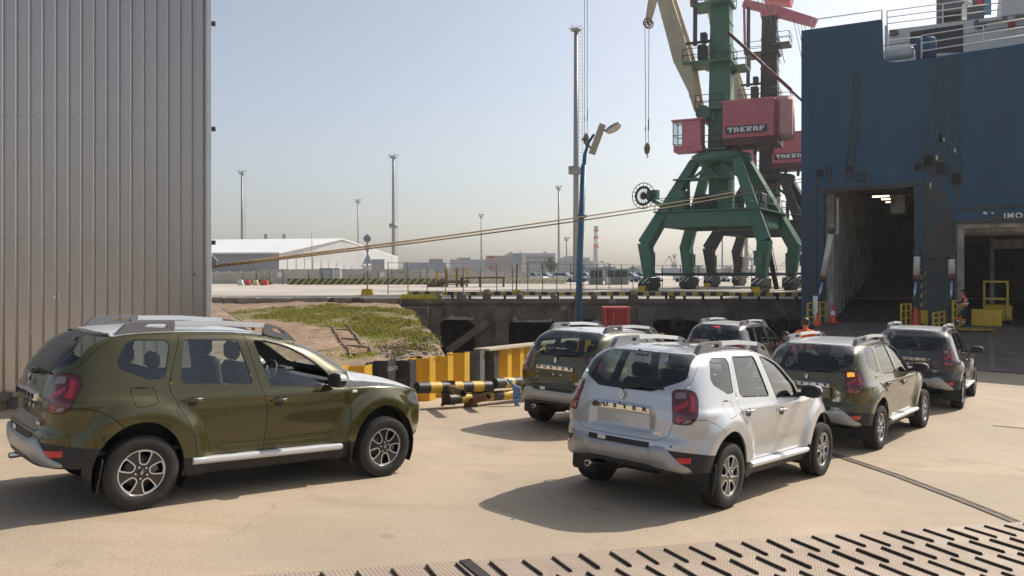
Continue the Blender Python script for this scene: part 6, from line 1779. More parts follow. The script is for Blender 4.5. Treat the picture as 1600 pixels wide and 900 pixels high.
# ================================================================ portal cranes
BLOCK = {'T': ['#####', '#####', '..##.', '..##.', '..##.'], 'A': ['####.', '##.##', '#####', '##.##', '##.##'], 'K': ['##.##', '####.', '###..', '####.', '##.##'],
         'R': ['#####', '##.##', '####.', '####.', '##.##'], 'F': ['#####', '##...', '####.', '##...', '##...']}
def crane(center, pal, names, label, sc=1.0):
    base, boomc, housec, leverc, darkc = pal
    ex = Vector((.84, -.54, 0)).normalized(); ey = Vector((.54, .84, 0)).normalized()
    root = empty('harbour_crane', center, label, 'crane')
    root.scale = (sc, sc, sc)
    def L(x, y, z): return ex * x + ey * y + Vector((0, 0, z))
    bx_ = Vector((.9, -.436, 0)).normalized(); by_ = Vector((.436, .9, 0)).normalized()
    def S_(x, y, z): return bx_ * x + by_ * y + Vector((0, 0, z))
    K = .0533
    def U(px, py, y=0.): return S_((px - 1127) * K / .93 - y * .47, y, (454 - py) * K)      # drawn positions in the boom plane
    RZ = Matrix.Rotation(math.atan2(ex.y, ex.x), 3, 'Z'); RS = Matrix.Rotation(math.atan2(bx_.y, bx_.x), 3, 'Z')
    G = 4.5
    for sx in (-1, 1):
        for sy in (-1, 1):
            q = MB()
            f, k = L(sx * G, sy * G, 1.1), L(sx * (G + .30), sy * (G + .15), 3.9)
            t = L(sx * 1.75, sy * 1.5, 10.6)
            q.beam(f, k, .75, .75, up=ex, w2=1.0, h2=.95)
            q.beam(k + Vector((0, 0, -.15)), t, .95, 1.0, up=ey if False else ex, w2=.62, h2=.72)
            leg = q.build('leg', base, root)
            q = MB()
            q.box(L(sx * G, sy * G, .80), (.95, 2.1, .55), rot=RZ); q.box(L(sx * G, sy * (G), .45), (.8, 2.8, .40), rot=RZ)
            for yy in (-1.0, -.35, .35, 1.0): q.cyl(L(sx * G - .28, sy * G + yy, .30), L(sx * G + .28, sy * G + yy, .30), .30, n=14)
            q.build('bogie', darkc, leg)
            q = MB(); q.box(L(sx * G - .02, sy * G - 1.06, .86), (.9, .03, .5), rot=RZ); q.build('hazard_plate', M_HAZ, leg)
            if sy < 0:
                q = MB(); c = L(sx * G, sy * G - 1.75, 0)
                q.prism([[(0, 0), (.75, 0), (.75, .62), (.5, .62)]], MF(c - ex * .3, ey, (0, 0, 1)), -.6); q.build('wheel_guard', M_YFOOT, leg)
            q = MB(); q.box(L(sx * (G - .05), sy * G + .2 * sy, 2.6), (.7, .9, 1.1), rot=RZ); q.build('motor_box', base, leg)
    # portal ring of box girders, deck and tie beams
    q = MB(); a = 3.6
    for s_ in (-1, 1):
        q.beam(L(-a - .3, s_ * a, 5.75), L(a + .3, s_ * a, 5.75), .7, 1.15); q.beam(L(s_ * a, -a, 5.75), L(s_ * a, a, 5.75), .7, 1.12)
    q.build('portal_girder', base, root)
    q = MB(); q.box(L(0, 0, 6.42), (8.6, 8.4, .12), rot=RZ); q.build('portal_deck', base, root)
    q = MB()
    for s_ in (-1, 1): q.beam(L(-G, s_ * G, 1.35), L(G, s_ * G, 1.35), .16, .2); q.beam(L(s_ * G, -G, 1.35), L(s_ * G, G, 1.35), .16, .2)
    q.build('tie_beam', darkc, root)
    def railing(pts, h=1.0, nm='railing', closed=True, r=.03):
        q = MB(); n = len(pts)
        for i in range(n if closed else n - 1):
            a_, b_ = pts[i], pts[(i + 1) % n]; k = max(1, int((b_ - a_).length / 1.2))
            for j in range(k + 1): p = a_.lerp(b_, j / k); q.cyl(p, p + Vector((0, 0, h)), r, n=4)
            for z in (.5, 1.0): q.cyl(a_ + Vector((0, 0, h * z)), b_ + Vector((0, 0, h * z)), r, n=4)
        return q.build(nm, darkc, root)
    railing([L(-4.2, -4.1, 6.45), L(4.2, -4.1, 6.45), L(4.2, 4.1, 6.45), L(-4.2, 4.1, 6.45)], 1.05)
    # middle column with machine bits, small platform, bracing
    q = MB(); q.beam(L(0, 0, 6.4), L(0, 0, 10.8), 1.65, 1.65, up=ex); q.build('column', base, root)
    q = MB(); q.box(L(-.8, -2.2, 9.1), (4.6, 1.6, .12), rot=RZ); q.build('middle_platform', base, root)
    q = MB()
    for s_ in (-1, 1): q.beam(L(s_ * 2.2, -1.8, 6.5), L(s_ * 2.2, -1.8, 10.5), .22, .22); q.beam(L(s_ * 2.2, -1.8, 9.0), L(0, -1.1, 10.8), .2, .2)
    q.beam(L(-1.3, -1.2, 10.7), L(.4, -1.3, 9.0), .2, .2); q.build('bracing', base, root)
    for k, (x, y, z, d) in enumerate(((-2.6, -3.0, 7.3, (1.3, 1.0, 1.7)), (-.6, -2.8, 7.1, (1.2, 1.0, 1.3)), (1.3, -3.0, 7.2, (.9, .8, 1.5)), (2.9, .5, 7.2, (1.0, 1.6, 1.5)))):
        q = MB(); q.box(L(x, y, z), d, rot=RZ, bev=.06); q.build('switch_cabinet', base if k % 2 == 0 else darkc, root)
    # cable reel on the left
    rc = L(-5.6, -3.2, 7.9); q = MB()
    axr = (ey * 1.0 + ex * .15).normalized(); u = Vector((0, 0, 1)); w_ = axr.cross(u)
    pt = lambda r, a, o=0: rc + (u * math.cos(a) + w_ * math.sin(a)) * r + axr * o
    for r_, t_ in ((1.08, .035), (.72, .12), (.20, .12)): q.tube([pt(r_, 6.2832 * k / 28) for k in range(29)], t_, 6, caps=False)
    for k in range(16): q.cyl(pt(.1, 6.2832 * k / 16), pt(1.08, 6.2832 * k / 16), .025, n=4)
    q.cyl(rc - axr * .25, rc + axr * .25, .14, n=10); q.build('cable_reel', darkc, root)
    q = MB(); q.beam(rc + axr * .2, L(-3.9, -3.2, 7.0), .22, .3); q.box(rc + axr * .3 + ex * .7 + Vector((0, 0, .1)), (.9, .6, .7), rot=RZ); q.build('reel_arm', base, root)
    # stairs at the right
    q = MB(); a_, b_ = L(4.9, -1.6, .2), L(3.9, -2.5, 6.3)
    for o in (-.35, .35): q.beam(a_ + ey * o, b_ + ey * o, .06, .2)
    for k in range(18): p = a_.lerp(b_, (k + .5) / 18); q.box(p, (.28, .74, .05), rot=RZ)
    for o in (-.4, .4): q.cyl(a_ + ey * o + Vector((0, 0, 1)), b_ + ey * o + Vector((0, 0, 1)), .03, n=4)
    q.build('stairs', darkc, root)
    # slewing ring
    q = MB(); q.lathe([(.5, 10.5), (2.2, 10.5), (2.45, 10.8), (2.45, 11.15), (2.2, 11.3), (.5, 11.3)], n=28); q.build('slewing_ring', base, root)
    # superstructure
    q = MB(); q.beam(S_(0, 0, 11.2), S_(0, 0, 27.5), 1.9, 1.9, up=bx_, w2=1.35, h2=1.4); q.build('tower', base, root)
    for z in (14.8, 18.2, 22.0, 25.0): q = MB(); q.beam(S_(0, 0, z), S_(0, 0, z + .12), 2.0 - (z - 11) * .03, 2.0 - (z - 11) * .03, up=bx_); q.build('tower_flange', base, root)
    hs = S_(2.4, -.2, 13.75); q = MB(); q.box(hs, (3.9, 3.4, 2.9), rot=RS); house = q.build('machine_house', housec, root)
    for k in range(20):
        q = MB(); q.box(S_(2.4 - 1.88 + k * .198, -1.93, 13.75), (.05, .07, 2.8), rot=RS); q.build('house_rib', housec, house)
    for k in range(13):
        q = MB(); q.box(S_(4.38, -1.8 + k * .26, 13.75), (.07, .05, 2.8), rot=RS); q.build('house_rib', housec, house)
    q = MB(); q.box(S_(2.4, -.2, 15.26), (4.1, 3.6, .12), rot=RS); q.build('house_roof', housec, house)
    q = MB(); q.box(S_(2.3, -1.99, 12.92), (3.2, .06, .58), rot=RS); sgp = q.build('name_board', M_SIGNBLK, house)
    for i, ch in enumerate('TAKRAF'):
        q = MB(); FM = MF(S_(2.3 + (i - 2.5) * .50, -2.025, 12.92), bx_, (0, 0, 1)); cw, chh = .082, .080
        for r_, row in enumerate(BLOCK[ch]):
            c0 = None
            for c_ in range(6):
                on_ = c_ < 5 and row[c_] == '#'
                if on_ and c0 is None: c0 = c_
                if not on_ and c0 is not None:
                    xa, xb = (c0 - 2.5) * cw, (c_ - 2.5) * cw; ya, yb = (2.5 - r_ - 1) * chh, (2.5 - r_) * chh
                    q.prism([[(xa, ya), (xb, ya), (xb, yb), (xa, yb)]], FM, .03); c0 = None
        q.build('letter', M_SIGNW, sgp)
    q = MB(); q.cyl(S_(4.9, -.2, 12.2), S_(4.9, -.2, 15.5), .9, n=18); q.box(S_(5.1, -.2, 13.8), (1.2, 2.2, 3.3), rot=RS, bev=.3); q.build('counterweight', M_PINKW, root)
    q = MB(); q.box(S_(2.4, -.2, 12.0), (4.6, 3.2, .55), rot=RS)
    for x in (.6, 1.8, 3.0, 4.3): q.beam(S_(x, -1.9, 11.8), S_(x - .3, 0, 11.3), .25, .4)
    q.build('house_frame', M_DRED, root)
    # operator cab at the left front
    q = MB(); c = S_(-1.9, -1.9, 12.75)
    q.box(c, (1.5, 1.7, 2.1), rot=RS); cab = q.build('operator_cab', housec, root)
    q = MB(); q.box(S_(-3.0, -1.9, 12.85), (.75, 1.6, 1.75), rot=RS); q.build('cab_glass', G_SIDE, cab)
    q = MB()
    for x in (-3.38, -2.98, -2.62):
        for y in (-2.71, -1.09): q.beam(S_(x, y, 11.9), S_(x, y, 13.8), .07, .07)
    for z in (11.95, 12.7, 13.78):
        for y in (-2.71, -1.09): q.beam(S_(-3.4, y, z), S_(-2.6, y, z), .06, .06)
        q.beam(S_(-3.4, -2.7, z), S_(-3.4, -1.1, z), .06, .06)
    q.build('cab_frame', M_SIGNB, cab)
    q = MB(); q.prism([[(-3.4, 11.9), (-1.1, 11.9), (-1.1, 11.3), (-2.2, 11.25)]], MF(-by_ * 1.05 * -1 * -1 + by_ * 0, bx_, (0, 0, 1)), -0.0001 + 0) if False else None
    q.box(S_(-2.2, -1.9, 11.6), (2.3, 1.6, .5), rot=RS, taper=1.0); q.build('cab_floor', housec, cab)
    q = MB(); q.box(S_(-2.2, -1.9, 13.9), (2.6, 1.9, .12), rot=RS); q.build('cab_roof', housec, cab)
    q = MB(); q.box(S_(-.6, -1.7, 11.5), (2.6, .9, .14), rot=RS); q.build('cab_walkway', base, root)
    railing([S_(-1.0, -2.1, 11.6), S_(.4, -2.1, 11.6)], 1.0, closed=False)
    # platforms round the tower
    def plat(x, y, z, dx, dy, sup=True):
        q = MB(); q.box(S_(x, y, z), (dx, dy, .16), rot=RS)
        if sup: q.beam(S_(x, y, z - .1), S_(0, 0, z - 1.0), .25, .25)
        q.build('platform', base, root)
        railing([S_(x + sx * dx / 2, y + sy * dy / 2, z + .08) for sx, sy in ((-1, -1), (1, -1), (1, 1), (-1, 1))], 1.05)
    plat(-.9, -.3, 18.8, 3.9, 2.8); plat(1.2, .2, 18.3, 1.8, 2.4)
    plat(-.6, -.2, 23.6, 3.2, 2.6); plat(.9, 0, 24.4, 2.2, 2.2); plat(-.7, -.2, 14.9, 2.2, 3.0)
    q = MB(); q.cyl(S_(-1.2, -1.6, 14.6), S_(-1.2, 1.6, 14.6), .62, n=16); q.box(S_(-.8, 0, 14.4), (1.2, 2.4, .9), rot=RS, bev=.1); q.build('boom_foot', base, root)
    q = MB(); q.box(S_(-1.3, -1.2, 19.6), (.7, .9, 1.2), rot=RS, bev=.05); q.box(S_(-1.2, -1.2, 20.8), (.5, .7, .8), rot=RS, bev=.05); q.cyl(S_(-2.8, -1.2, 20.5), S_(-.6, -1.2, 20.5), .12, n=8); q.build('luffing_drive', darkc, root)
    # boom: two tapering plate girders tied together
    shape = [(1092.5, 176), (1084, 145), (1062, 95), (1039, 0), (1003, -160), (1011, -163), (1061, 0), (1076, 52), (1087, 95), (1098, 171)]
    q = MB()
    for y in (-1.35, 1.15):
        q.prism([[((px - 1127) * K / .93 , (454 - py) * K) for px, py in shape]], MF(by_ * y, bx_, (0, 0, 1)), .35)
    for py, px in ((150, 1088), (95, 1074), (20, 1053), (-70, 1030), (-150, 1008)):
        c = S_((px - 1127) * K / .93, 0, (454 - py) * K); q.beam(c - by_ * 1.3, c + by_ * 1.3, .35, .35)
    q.build('boom', boomc, root)
    q = MB()
    b0 = [S_((px - 1127) * K / .93, 0, (454 - py) * K) for px, py in ((1000, -168), (1046, -92), (1028, -30), (1018, 18))]
    for a_, b_, w1, w2 in zip(b0[:-1], b0[1:], (.7, 1.0, .7), (1.0, .7, .45)): q.beam(a_, b_, w1, w1, w2=w2, h2=w2)
    q.build('fly_jib', boomc, root)
    q = MB(); c = S_((1018 - 1127) * K / .93, 0, (454 - 22) * K)
    for o in (-.25, .25):
        q.tube([c + by_ * o + (bx_ * math.cos(a_) + Vector((0, 0, 1)) * math.sin(a_)) * .36 for a_ in [6.2832 * k / 20 for k in range(21)]], .06, 6, caps=False)
        for k in range(6): a_ = k * 1.047; q.cyl(c + by_ * o, c + by_ * o + (bx_ * math.cos(a_) + Vector((0, 0, 1)) * math.sin(a_)) * .36, .03, n=4)
    q.cyl(c - by_ * .4, c + by_ * .4, .1, n=8); q.build('jib_sheave', M_SHEAVE, root)
    q = MB(); q.beam(S_(-2.05, -.7, 20.4), S_(-2.0, -.7, 28.5), .30, .30); q.build('luffing_rack', M_PURP, root)
    q = MB(); q.cyl(S_(.7, -.9, 21.1), S_(5.6, -.9, 15.9), .13, n=8); q.build('stay_rod', M_DRED, root)
    # balance lever on top
    q = MB(); q.beam(S_(-2.6, 0, 29.2), S_(.2, 0, 28.1), .6, .8); q.beam(S_(.2, 0, 28.1), S_(4.4, 0, 26.2), .9, 1.0, w2=.8, h2=.8); q.box(S_(0, 0, 27.6), (1.6, 1.7, .5), rot=RS); q.build('balance_lever', leverc, root)
    q = MB(); q.cyl(S_(-2.5, -.4, 29.2), S_(-2.4, -.4, 23.8), .13, n=8); q.build('pull_rod', leverc, root)
    q = MB(); q.prism([[(-.8, 29.6), (1.8, 28.9), (2.2, 30.3), (1.0, 32), (-1.2, 31)]], MF(-by_ * .9 * -1, bx_, (0, 0, 1)), 1.8); q.build('lever_weight', leverc, root)
    q = MB()
    for k in range(4): q.cyl(S_(2.2 + k * .3, .3, 27.2), S_(3.9 + k * .35, .3, 18.4), .03, n=4)
    q.build('stay_ropes', darkc, root)
    # jib ropes and hook are things of their own
    return root
M_CG = mat('crane_green', (.055, .185, .118), rough=.55, noise_amt=.35, col2=(.055, .145, .10), scale=.8, detail=8, dirt=(.13, .10, .06), dscale=1.6, dthr=(.60, .72))
M_CD = mat('crane_dark', (.035, .033, .036), rough=.6, noise_amt=.3, scale=1, dirt=(.09, .06, .05), dscale=1.5, dthr=(.6, .75))
M_CREAM = mat('crane_cream', (.52, .45, .32), rough=.6, noise_amt=.2, scale=1.2, detail=8, dirt=(.32, .24, .16), dscale=1.3, dthr=(.62, .75))
M_CPINK = mat('crane_red', (.64, .15, .20), rough=.6, noise_amt=.18, col2=(.64, .22, .25), scale=1, detail=8, dirt=(.42, .11, .13), dscale=1.5, dthr=(.6, .75))
M_PINKW = mat('crane_faded_red', (.66, .34, .32), rough=.65, noise_amt=.2, scale=1)
M_DRED = mat('crane_dark_red', (.13, .035, .04), rough=.6, noise_amt=.3, scale=2)
M_PURP = mat('rack_purple_grey', (.10, .085, .11), rough=.5, metal=.4)
M_SHEAVE = mat('sheave_brown', (.22, .13, .07), rough=.6, metal=.3)
M_SIGNBLK = mat('sign_black', (.015, .015, .016), rough=.5); M_SIGNW = mat('sign_white', (.75, .74, .72), rough=.5)
M_HAZ = diag_mat('hazard_black_white', (.55, .55, .53), (.03, .03, .03), 2.6)
M_CDK = mat('crane_machinery', (.035, .042, .040), rough=.6, noise_amt=.3, scale=3)
crane((17.4, 66.4, ZQ), (M_CG, M_CREAM, M_CPINK, M_CPINK, M_CDK), None, 'green portal crane with cream boom and red machine house on the quay')
d2 = 83.0
crane((X_(1203, d2), d2, ZQ), (M_CD, M_CREAM, M_CPINK, M_CPINK, M_CD), None, 'dark portal crane with red lever arm standing behind the green one', 1.02)
def hook(px, py, ptop, d, sc, label, dx=3):
    e = empty('crane_hook', at(px, py, d), label, 'crane hook', 'hook blocks hanging on crane ropes'); s_ = d / FPX
    q = MB()
    for s2 in (-1, 1): q.cyl((s2 * 2.0 * s_, 0, 5 * s_), (s2 * dx * s_, 0, (py - ptop) * s_), .028, n=5)
    q.build('rope', mat('wire_rope', (.12, .12, .13), rough=.6, metal=.3), e)
    q = MB()
    for s2 in (-1, 1): q.cyl((s2 * 2.2 * s_, 0, 28 * s_), (s2 * 2.35 * s_, 0, (40 + 6 * s2) * s_), .05, n=6)
    q.build('rope_socket', M_CDK, e)
    q = MB(); k = sc * s_
    q.prism([[(-4.5 * k, 1 * k), (-3.2 * k, 6 * k), (0, 9 * k), (3.2 * k, 6 * k), (4.5 * k, 1 * k), (3.6 * k, -6 * k), (1.5 * k, -9 * k), (-1.5 * k, -9 * k), (-3.6 * k, -6 * k)]], MF((0, -2.2 * k, 0), (1, 0, 0), (0, 0, 1)), 4.4 * k)
    q.build('block', mat('hook_brown', (.30, .20, .09), rough=.6, noise_amt=.4, scale=2), e)
    q = MB(); q.tube([(0, 0, -8 * k), (0, 0, -11.5 * k), (1.6 * k, 0, -13 * k), (0, 0, -14.6 * k), (-1.5 * k, 0, -13.4 * k)], [.9 * k, .8 * k, .8 * k, .7 * k, .4 * k], 7); q.build('hook', M_CDK, e)
hook(1011, 232, 28, 64.5, 1.0, 'hook block on two ropes hanging from the green crane, left of its cab', 3.2)
hook(915.5, 217, -260, 78, 1.0, 'hook block on long ropes hanging beside the tall light mast', 2.6)
# ================================================================ ro-ro ship, its stern facing the apron
SA = at(1252, 490, 42); SX = Vector((.866, -.5, 0)).normalized(); SNn = Vector((-.5, -.866, 0)).normalized()      # along the stern, out of the stern
SO = Vector((SA.x, SA.y, 0))
def SP(px, py, off=0.):
    """ray through a photograph pixel met with the stern plane set back by off -> (s, z)"""
    o = SO - SNn * off; dv = Vector(((px - 800) / FPX, 1, -(py - HOR) / FPX))
    t = o.dot(SNn) / dv.dot(SNn); p = dv * t
    return (p - o).dot(SX), p.z
ship = empty('cargo_ship', SO + Vector((0, 0, -5)), 'large blue roll-on ship with two open stern doors and white deckhouse', 'ship')
SI = Matrix.Translation(-Vector(ship.location))
def SM(off=0.): return MF(SI @ (SO - SNn * off), SX, (0, 0, 1), SNn)        # x along stern, y up, z out
def S3(s, z, off=0.): return SI @ (SO + SX * s - SNn * off + Vector((0, 0, z)))
M_HULL = mat('hull_blue', (.003, .064, .13), rough=.5, noise_amt=.25, col2=(.003, .050, .105), scale=.35, detail=9, stretch=(1, 1, .35), dirt=(.03, .085, .12), dscale=.5, dthr=(.55, .8), bump=.03, bscale=1.2)
M_HULLD = mat('hull_blue_dark', (.012, .052, .095), rough=.5, noise_amt=.3, scale=.8, detail=8)
M_HULLG = mat('hull_grimy', (.026, .065, .085), rough=.6, noise_amt=.5, col2=(.05, .038, .03), scale=1.4, detail=9, stretch=(1, 1, .25), dirt=(.09, .045, .025), dscale=1.6, dthr=(.6, .72))
M_WHS = mat('ship_white', (.66, .65, .62), rough=.5, noise_amt=.08, scale=.6, detail=8, dirt=(.45, .38, .28), dscale=1.0, dthr=(.68, .8))
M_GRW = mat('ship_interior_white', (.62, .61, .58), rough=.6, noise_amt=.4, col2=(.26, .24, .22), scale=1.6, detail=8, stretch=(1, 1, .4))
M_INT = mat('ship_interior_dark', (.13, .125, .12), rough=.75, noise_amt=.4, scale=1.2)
M_DECK = mat('ramp_brown', (.115, .085, .075), rough=.6, noise_amt=.4, col2=(.17, .135, .12), scale=1.2, detail=9, dirt=(.20, .17, .145), dscale=.7, dthr=(.58, .75), bump=.2, bscale=40)
M_SEAM = mat('ramp_seam', (.22, .19, .165), rough=.6, noise_amt=.3, scale=4)
M_STREAK = mat('rust_streak', (.035, .055, .07), rough=.7, noise_amt=.7, col2=(.075, .045, .03), scale=3, stretch=(1, 1, .3))
M_HOLE = mat('recess_shade_black', (.008, .008, .009), rough=.8)
M_RUSTW = mat('rust_rim', (.12, .085, .065), rough=.8, noise_amt=.5, scale=4)
sR = 17.0
op1 = [SP(1288, 488), SP(1437, 507), SP(1428.5, 292), SP(1288.5, 301)]
op1 = [(op1[0][0], -3.2), (op1[2][0] + .05, -3.2), op1[2], op1[3]]
rl_ = SP(1495, 349)
op2 = [(rl_[0], -3.2), (15.6, -3.2), (15.6, rl_[1] - .1), rl_]
tz = SP(1600, 68); tz0 = SP(1440, 92)
sl = (tz[1] - tz0[1]) / (tz[0] - tz0[0])
out = [(0, -6.5), (sR, -6.5), (sR, tz[1] + sl * (sR - tz[0])), tz, tz0, SP(1402, 97), SP(1386, 96), SP(1380, 90), SP(1378, 30), SP(1300, 41), (0, SP(1251, 48)[1])]
q = MB(); q.prism([out, op1, op2], SM(), .5); hull = q.build('stern_plate', M_HULL, ship)
# the rest of the hull behind the stern
q = MB(); ztop = tz[1] - 1.2
for s0 in (0.0, sR - .4):
    q.add([S3(s0, -6.5, .5), S3(s0, -6.5, 70), S3(s0, ztop, 70), S3(s0, ztop, .5), S3(s0 + .4, -6.5, .5), S3(s0 + .4, -6.5, 70), S3(s0 + .4, ztop, 70), S3(s0 + .4, ztop, .5)],
          [(0, 1, 2, 3), (7, 6, 5, 4), (0, 4, 5, 1), (3, 2, 6, 7), (1, 5, 6, 2), (0, 3, 7, 4)])
q.add([S3(0, -6.5, 70.2), S3(sR, -6.5, 70.2), S3(sR, ztop, 70.2), S3(0, ztop, 70.2)], [(0, 1, 2, 3)])
q.build('hull_side', M_HULL, ship)
q = MB(); q.add([S3(0.01, tz0[1] - 1.3, .5), S3(sR, tz0[1] - 1.0, .5), S3(sR, tz0[1] - 1.0, 70), S3(0.01, tz0[1] - 1.3, 70)], [(0, 1, 2, 3)]); q.build('main_deck', M_HULLD, ship)
q = MB(); q.add([S3(0, -3.25, .5), S3(sR, -3.25, .5), S3(sR, -3.25, 70), S3(0, -3.25, 70)], [(0, 1, 2, 3)]); q.build('car_deck', M_INT, ship)
# mid partition and inner linings of the two lanes
def box2(mb, s0, s1, z0, z1, o0, o1, mi=0):
    P_ = [S3(s, z, o) for o in (o0, o1) for s, z in ((s0, z0), (s1, z0), (s1, z1), (s0, z1))]
    mb.add(P_, [(0, 1, 2, 3), (7, 6, 5, 4), (0, 4, 5, 1), (1, 5, 6, 2), (2, 6, 7, 3), (3, 7, 4, 0)], mi)
a0, a1 = op1[0][0], op1[1][0]; zt1 = op1[2][1]; b0_ = op2[0][0]; zt2 = op2[2][1]
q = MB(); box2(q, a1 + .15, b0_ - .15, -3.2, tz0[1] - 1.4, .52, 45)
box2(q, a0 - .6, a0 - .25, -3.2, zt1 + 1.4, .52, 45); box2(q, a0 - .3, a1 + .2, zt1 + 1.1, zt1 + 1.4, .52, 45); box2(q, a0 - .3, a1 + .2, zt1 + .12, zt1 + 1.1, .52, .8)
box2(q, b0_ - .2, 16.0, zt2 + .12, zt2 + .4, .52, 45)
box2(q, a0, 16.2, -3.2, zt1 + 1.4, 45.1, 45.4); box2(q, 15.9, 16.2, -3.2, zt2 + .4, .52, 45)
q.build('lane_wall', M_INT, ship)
# inner floors: left lane climbs into the ship
zs1 = SP(1360, 505)[1]
def sillz(s): return zs1
q = MB()
q.add([S3(a0 - .2, zs1 - .03, .0), S3(a1 + .15, zs1 - .03, .0), S3(a1 + .15, zs1 - .03, 3), S3(a0 - .2, zs1 - .03, 3), S3(a0 - .2, zs1 + 4.2, 34), S3(a1 + .15, zs1 + 4.2, 34)], [(0, 1, 2, 3), (3, 2, 5, 4)])
q.add([S3(b0_ - .1, zs1 - .04, .0), S3(15.8, zs1 - .04, .0), S3(15.8, zs1 - .04, 44), S3(b0_ - .1, zs1 - .04, 44)], [(0, 1, 2, 3)])
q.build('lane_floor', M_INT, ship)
for i in range(16):
    q = MB(); o = .6 + i * 1.35
    box2(q, a0 - .26, a0 + (.34 if i < 1 else .16), zs1 + (0 if o < 3 else (o - 3) * .135), zt1 + 1.0, o + .3, o + (.8 if i < 1 else .52)); q.build('wall_frame', M_GRW, ship)
q = MB(); box2(q, a0 - .22, a0 - .12, zs1, zt1 + 1.0, .9, 26); q.build('wall_lining', M_INT, ship)
q = MB(); box2(q, a0 - .1, a0 + .62, zt1 - 2.2, zt1 - 2.05, .6, .8); box2(q, a0 + .5, a0 + .62, zt1 - 2.1, zt1 - .3, .6, .75); q.build('hatch_frame', M_GRW, ship)
for i in range(10):
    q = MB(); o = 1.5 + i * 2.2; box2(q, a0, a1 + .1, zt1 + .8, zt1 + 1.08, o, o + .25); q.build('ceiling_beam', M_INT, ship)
    q = MB(); box2(q, b0_, 15.8, zt2 - .28, zt2 + .1, o, o + .25); q.build('ceiling_beam', M_GRW if i < 3 else M_INT, ship)  # right lane beams turn dark further in, imitating fading light
q = MB(); s0, z0 = SP(1391, 333, 4); s1, z1 = SP(1414, 304, 4); box2(q, s0, s1, z0, z1, 4, 6.2); q.build('white_unit', M_GRW, ship)
M_TUBE = mat('lit_tube', (1.0, .82, .5), emit=4.0)
for xa, xb, y, o in ((1363, 1389, 307.5, 6), (1377, 1392, 311.5, 9.5), (1384, 1392, 316, 14)):
    q = MB(); s0, z0 = SP(xa, y, o); s1, _ = SP(xb, y, o); box2(q, s0, s1, z0 - .03, z0 + .05, o, o + .12); q.build('ceiling_lamp', M_TUBE, ship)
# right lane: jambs and frames
for i in range(10):
    q = MB(); o = .6 + i * 1.9; box2(q, b0_ - .14, b0_ + (.16 if i else .30), -3.2, zt2 - .05, o, o + .3); q.build('wall_frame', M_GRW if i < 4 else M_INT, ship)  # deeper frames take the dark material, shade put into their colour
q = MB(); box2(q, b0_ - .12, 15.8, zt2 - .12, zt2 + .1, .55, 1.0); q.build('lintel', M_GRW, ship)
q = MB(); s0, z0 = SP(1547, 372, 9); s1, z1 = SP(1600, 388, 9); box2(q, s0, s1 + 4, z1, z0 - .1, 9, 9.3); box2(q, s0, s0 + .2, zs1, z0, 9, 9.25); q.build('inner_gantry', M_GRW, ship)
# frames and marks on the stern
def edge(pts, w_, t_, m, nm, closed=False, off=0.):
    q = MB(); P_ = [SP(*p) for p in pts]
    for a_, b_ in zip(P_, P_[1:] + (P_[:1] if closed else [])): q.beam(S3(*a_, -t_ / 2 - off), S3(*b_, -t_ / 2 - off), w_, t_, up=SNn) if False else q.beam(S3(*a_, -t_ / 2 - off), S3(*b_, -t_ / 2 - off), t_, w_, up=SX if abs(a_[1] - b_[1]) > abs(a_[0] - b_[0]) else (0, 0, 1))
    return q.build(nm, m, ship)
edge([(1273.5, 492), (1274, 296), (1441.5, 286), (1444, 500)], .12, .07, M_HULLG, 'door_rim')
edge([(1487, 480), (1485.5, 327), (1640, 319.5)], .12, .07, M_HULLG, 'door_rim')
edge([(1286, 488), (1286.5, 300), (1429.5, 290.5), (1431, 500)], .08, .05, M_RUSTW, 'door_edge')
edge([(1493, 480), (1493, 347), (1640, 339)], .10, .05, M_RUSTW, 'door_edge')
def patch(pts, m, nm, t_=.03, off=0.0):
    q = MB(); q.prism([[SP(*p) for p in pts]], SM(-t_ - off), t_); return q.build(nm, m, ship)
cr = lambda x, y: (1240 + x / 3, y / 3)
patch([cr(278, 335), cr(284, 330), cr(304, 330), cr(310, 335), cr(313, 560), cr(277, 805), cr(243, 805), cr(272, 600), cr(277, 520)], M_HULLD, 'recess_shade_panel', .012)  # darker blue panels imitate shaded recesses; the hull stays flat
edge([cr(278, 332), cr(277, 520), cr(243, 805)], .05, .05, M_HULLG, 'recess_edge')
edge([cr(310, 332), cr(313, 560), cr(277, 805)], .04, .04, M_HULLG, 'recess_edge')
patch([cr(680, 290), cr(690, 280), cr(768, 274), cr(775, 282), cr(785, 868), cr(738, 868), cr(600, 790), cr(612, 720)], M_HULLD, 'recess_shade_panel', .012)
edge([cr(680, 288), cr(650, 480), cr(604, 770)], .07, .06, M_HULLG, 'recess_edge')
edge([cr(684, 284), cr(772, 276), cr(786, 866)], .05, .05, M_HULLG, 'recess_edge')
edge([cr(645, 486), cr(775, 478)], .03, .03, M_HULLG, 'recess_edge')
patch([cr(700, 480), cr(728, 478), cr(735, 868), cr(690, 790)], mat('hull_green_stain', (.02, .065, .075), rough=.6, noise_amt=.4, scale=2, stretch=(1, 1, .2)), 'stain_panel', .020)
patch([(1446, 285), (1484, 300), (1486, 330), (1487, 480), (1492, 512), (1440, 512)], M_HULLG, 'grimy_strip', .018)
patch([(1255, 300), (1272, 296), (1272, 492), (1256, 492)], M_HULLD, 'grimy_strip', .018)
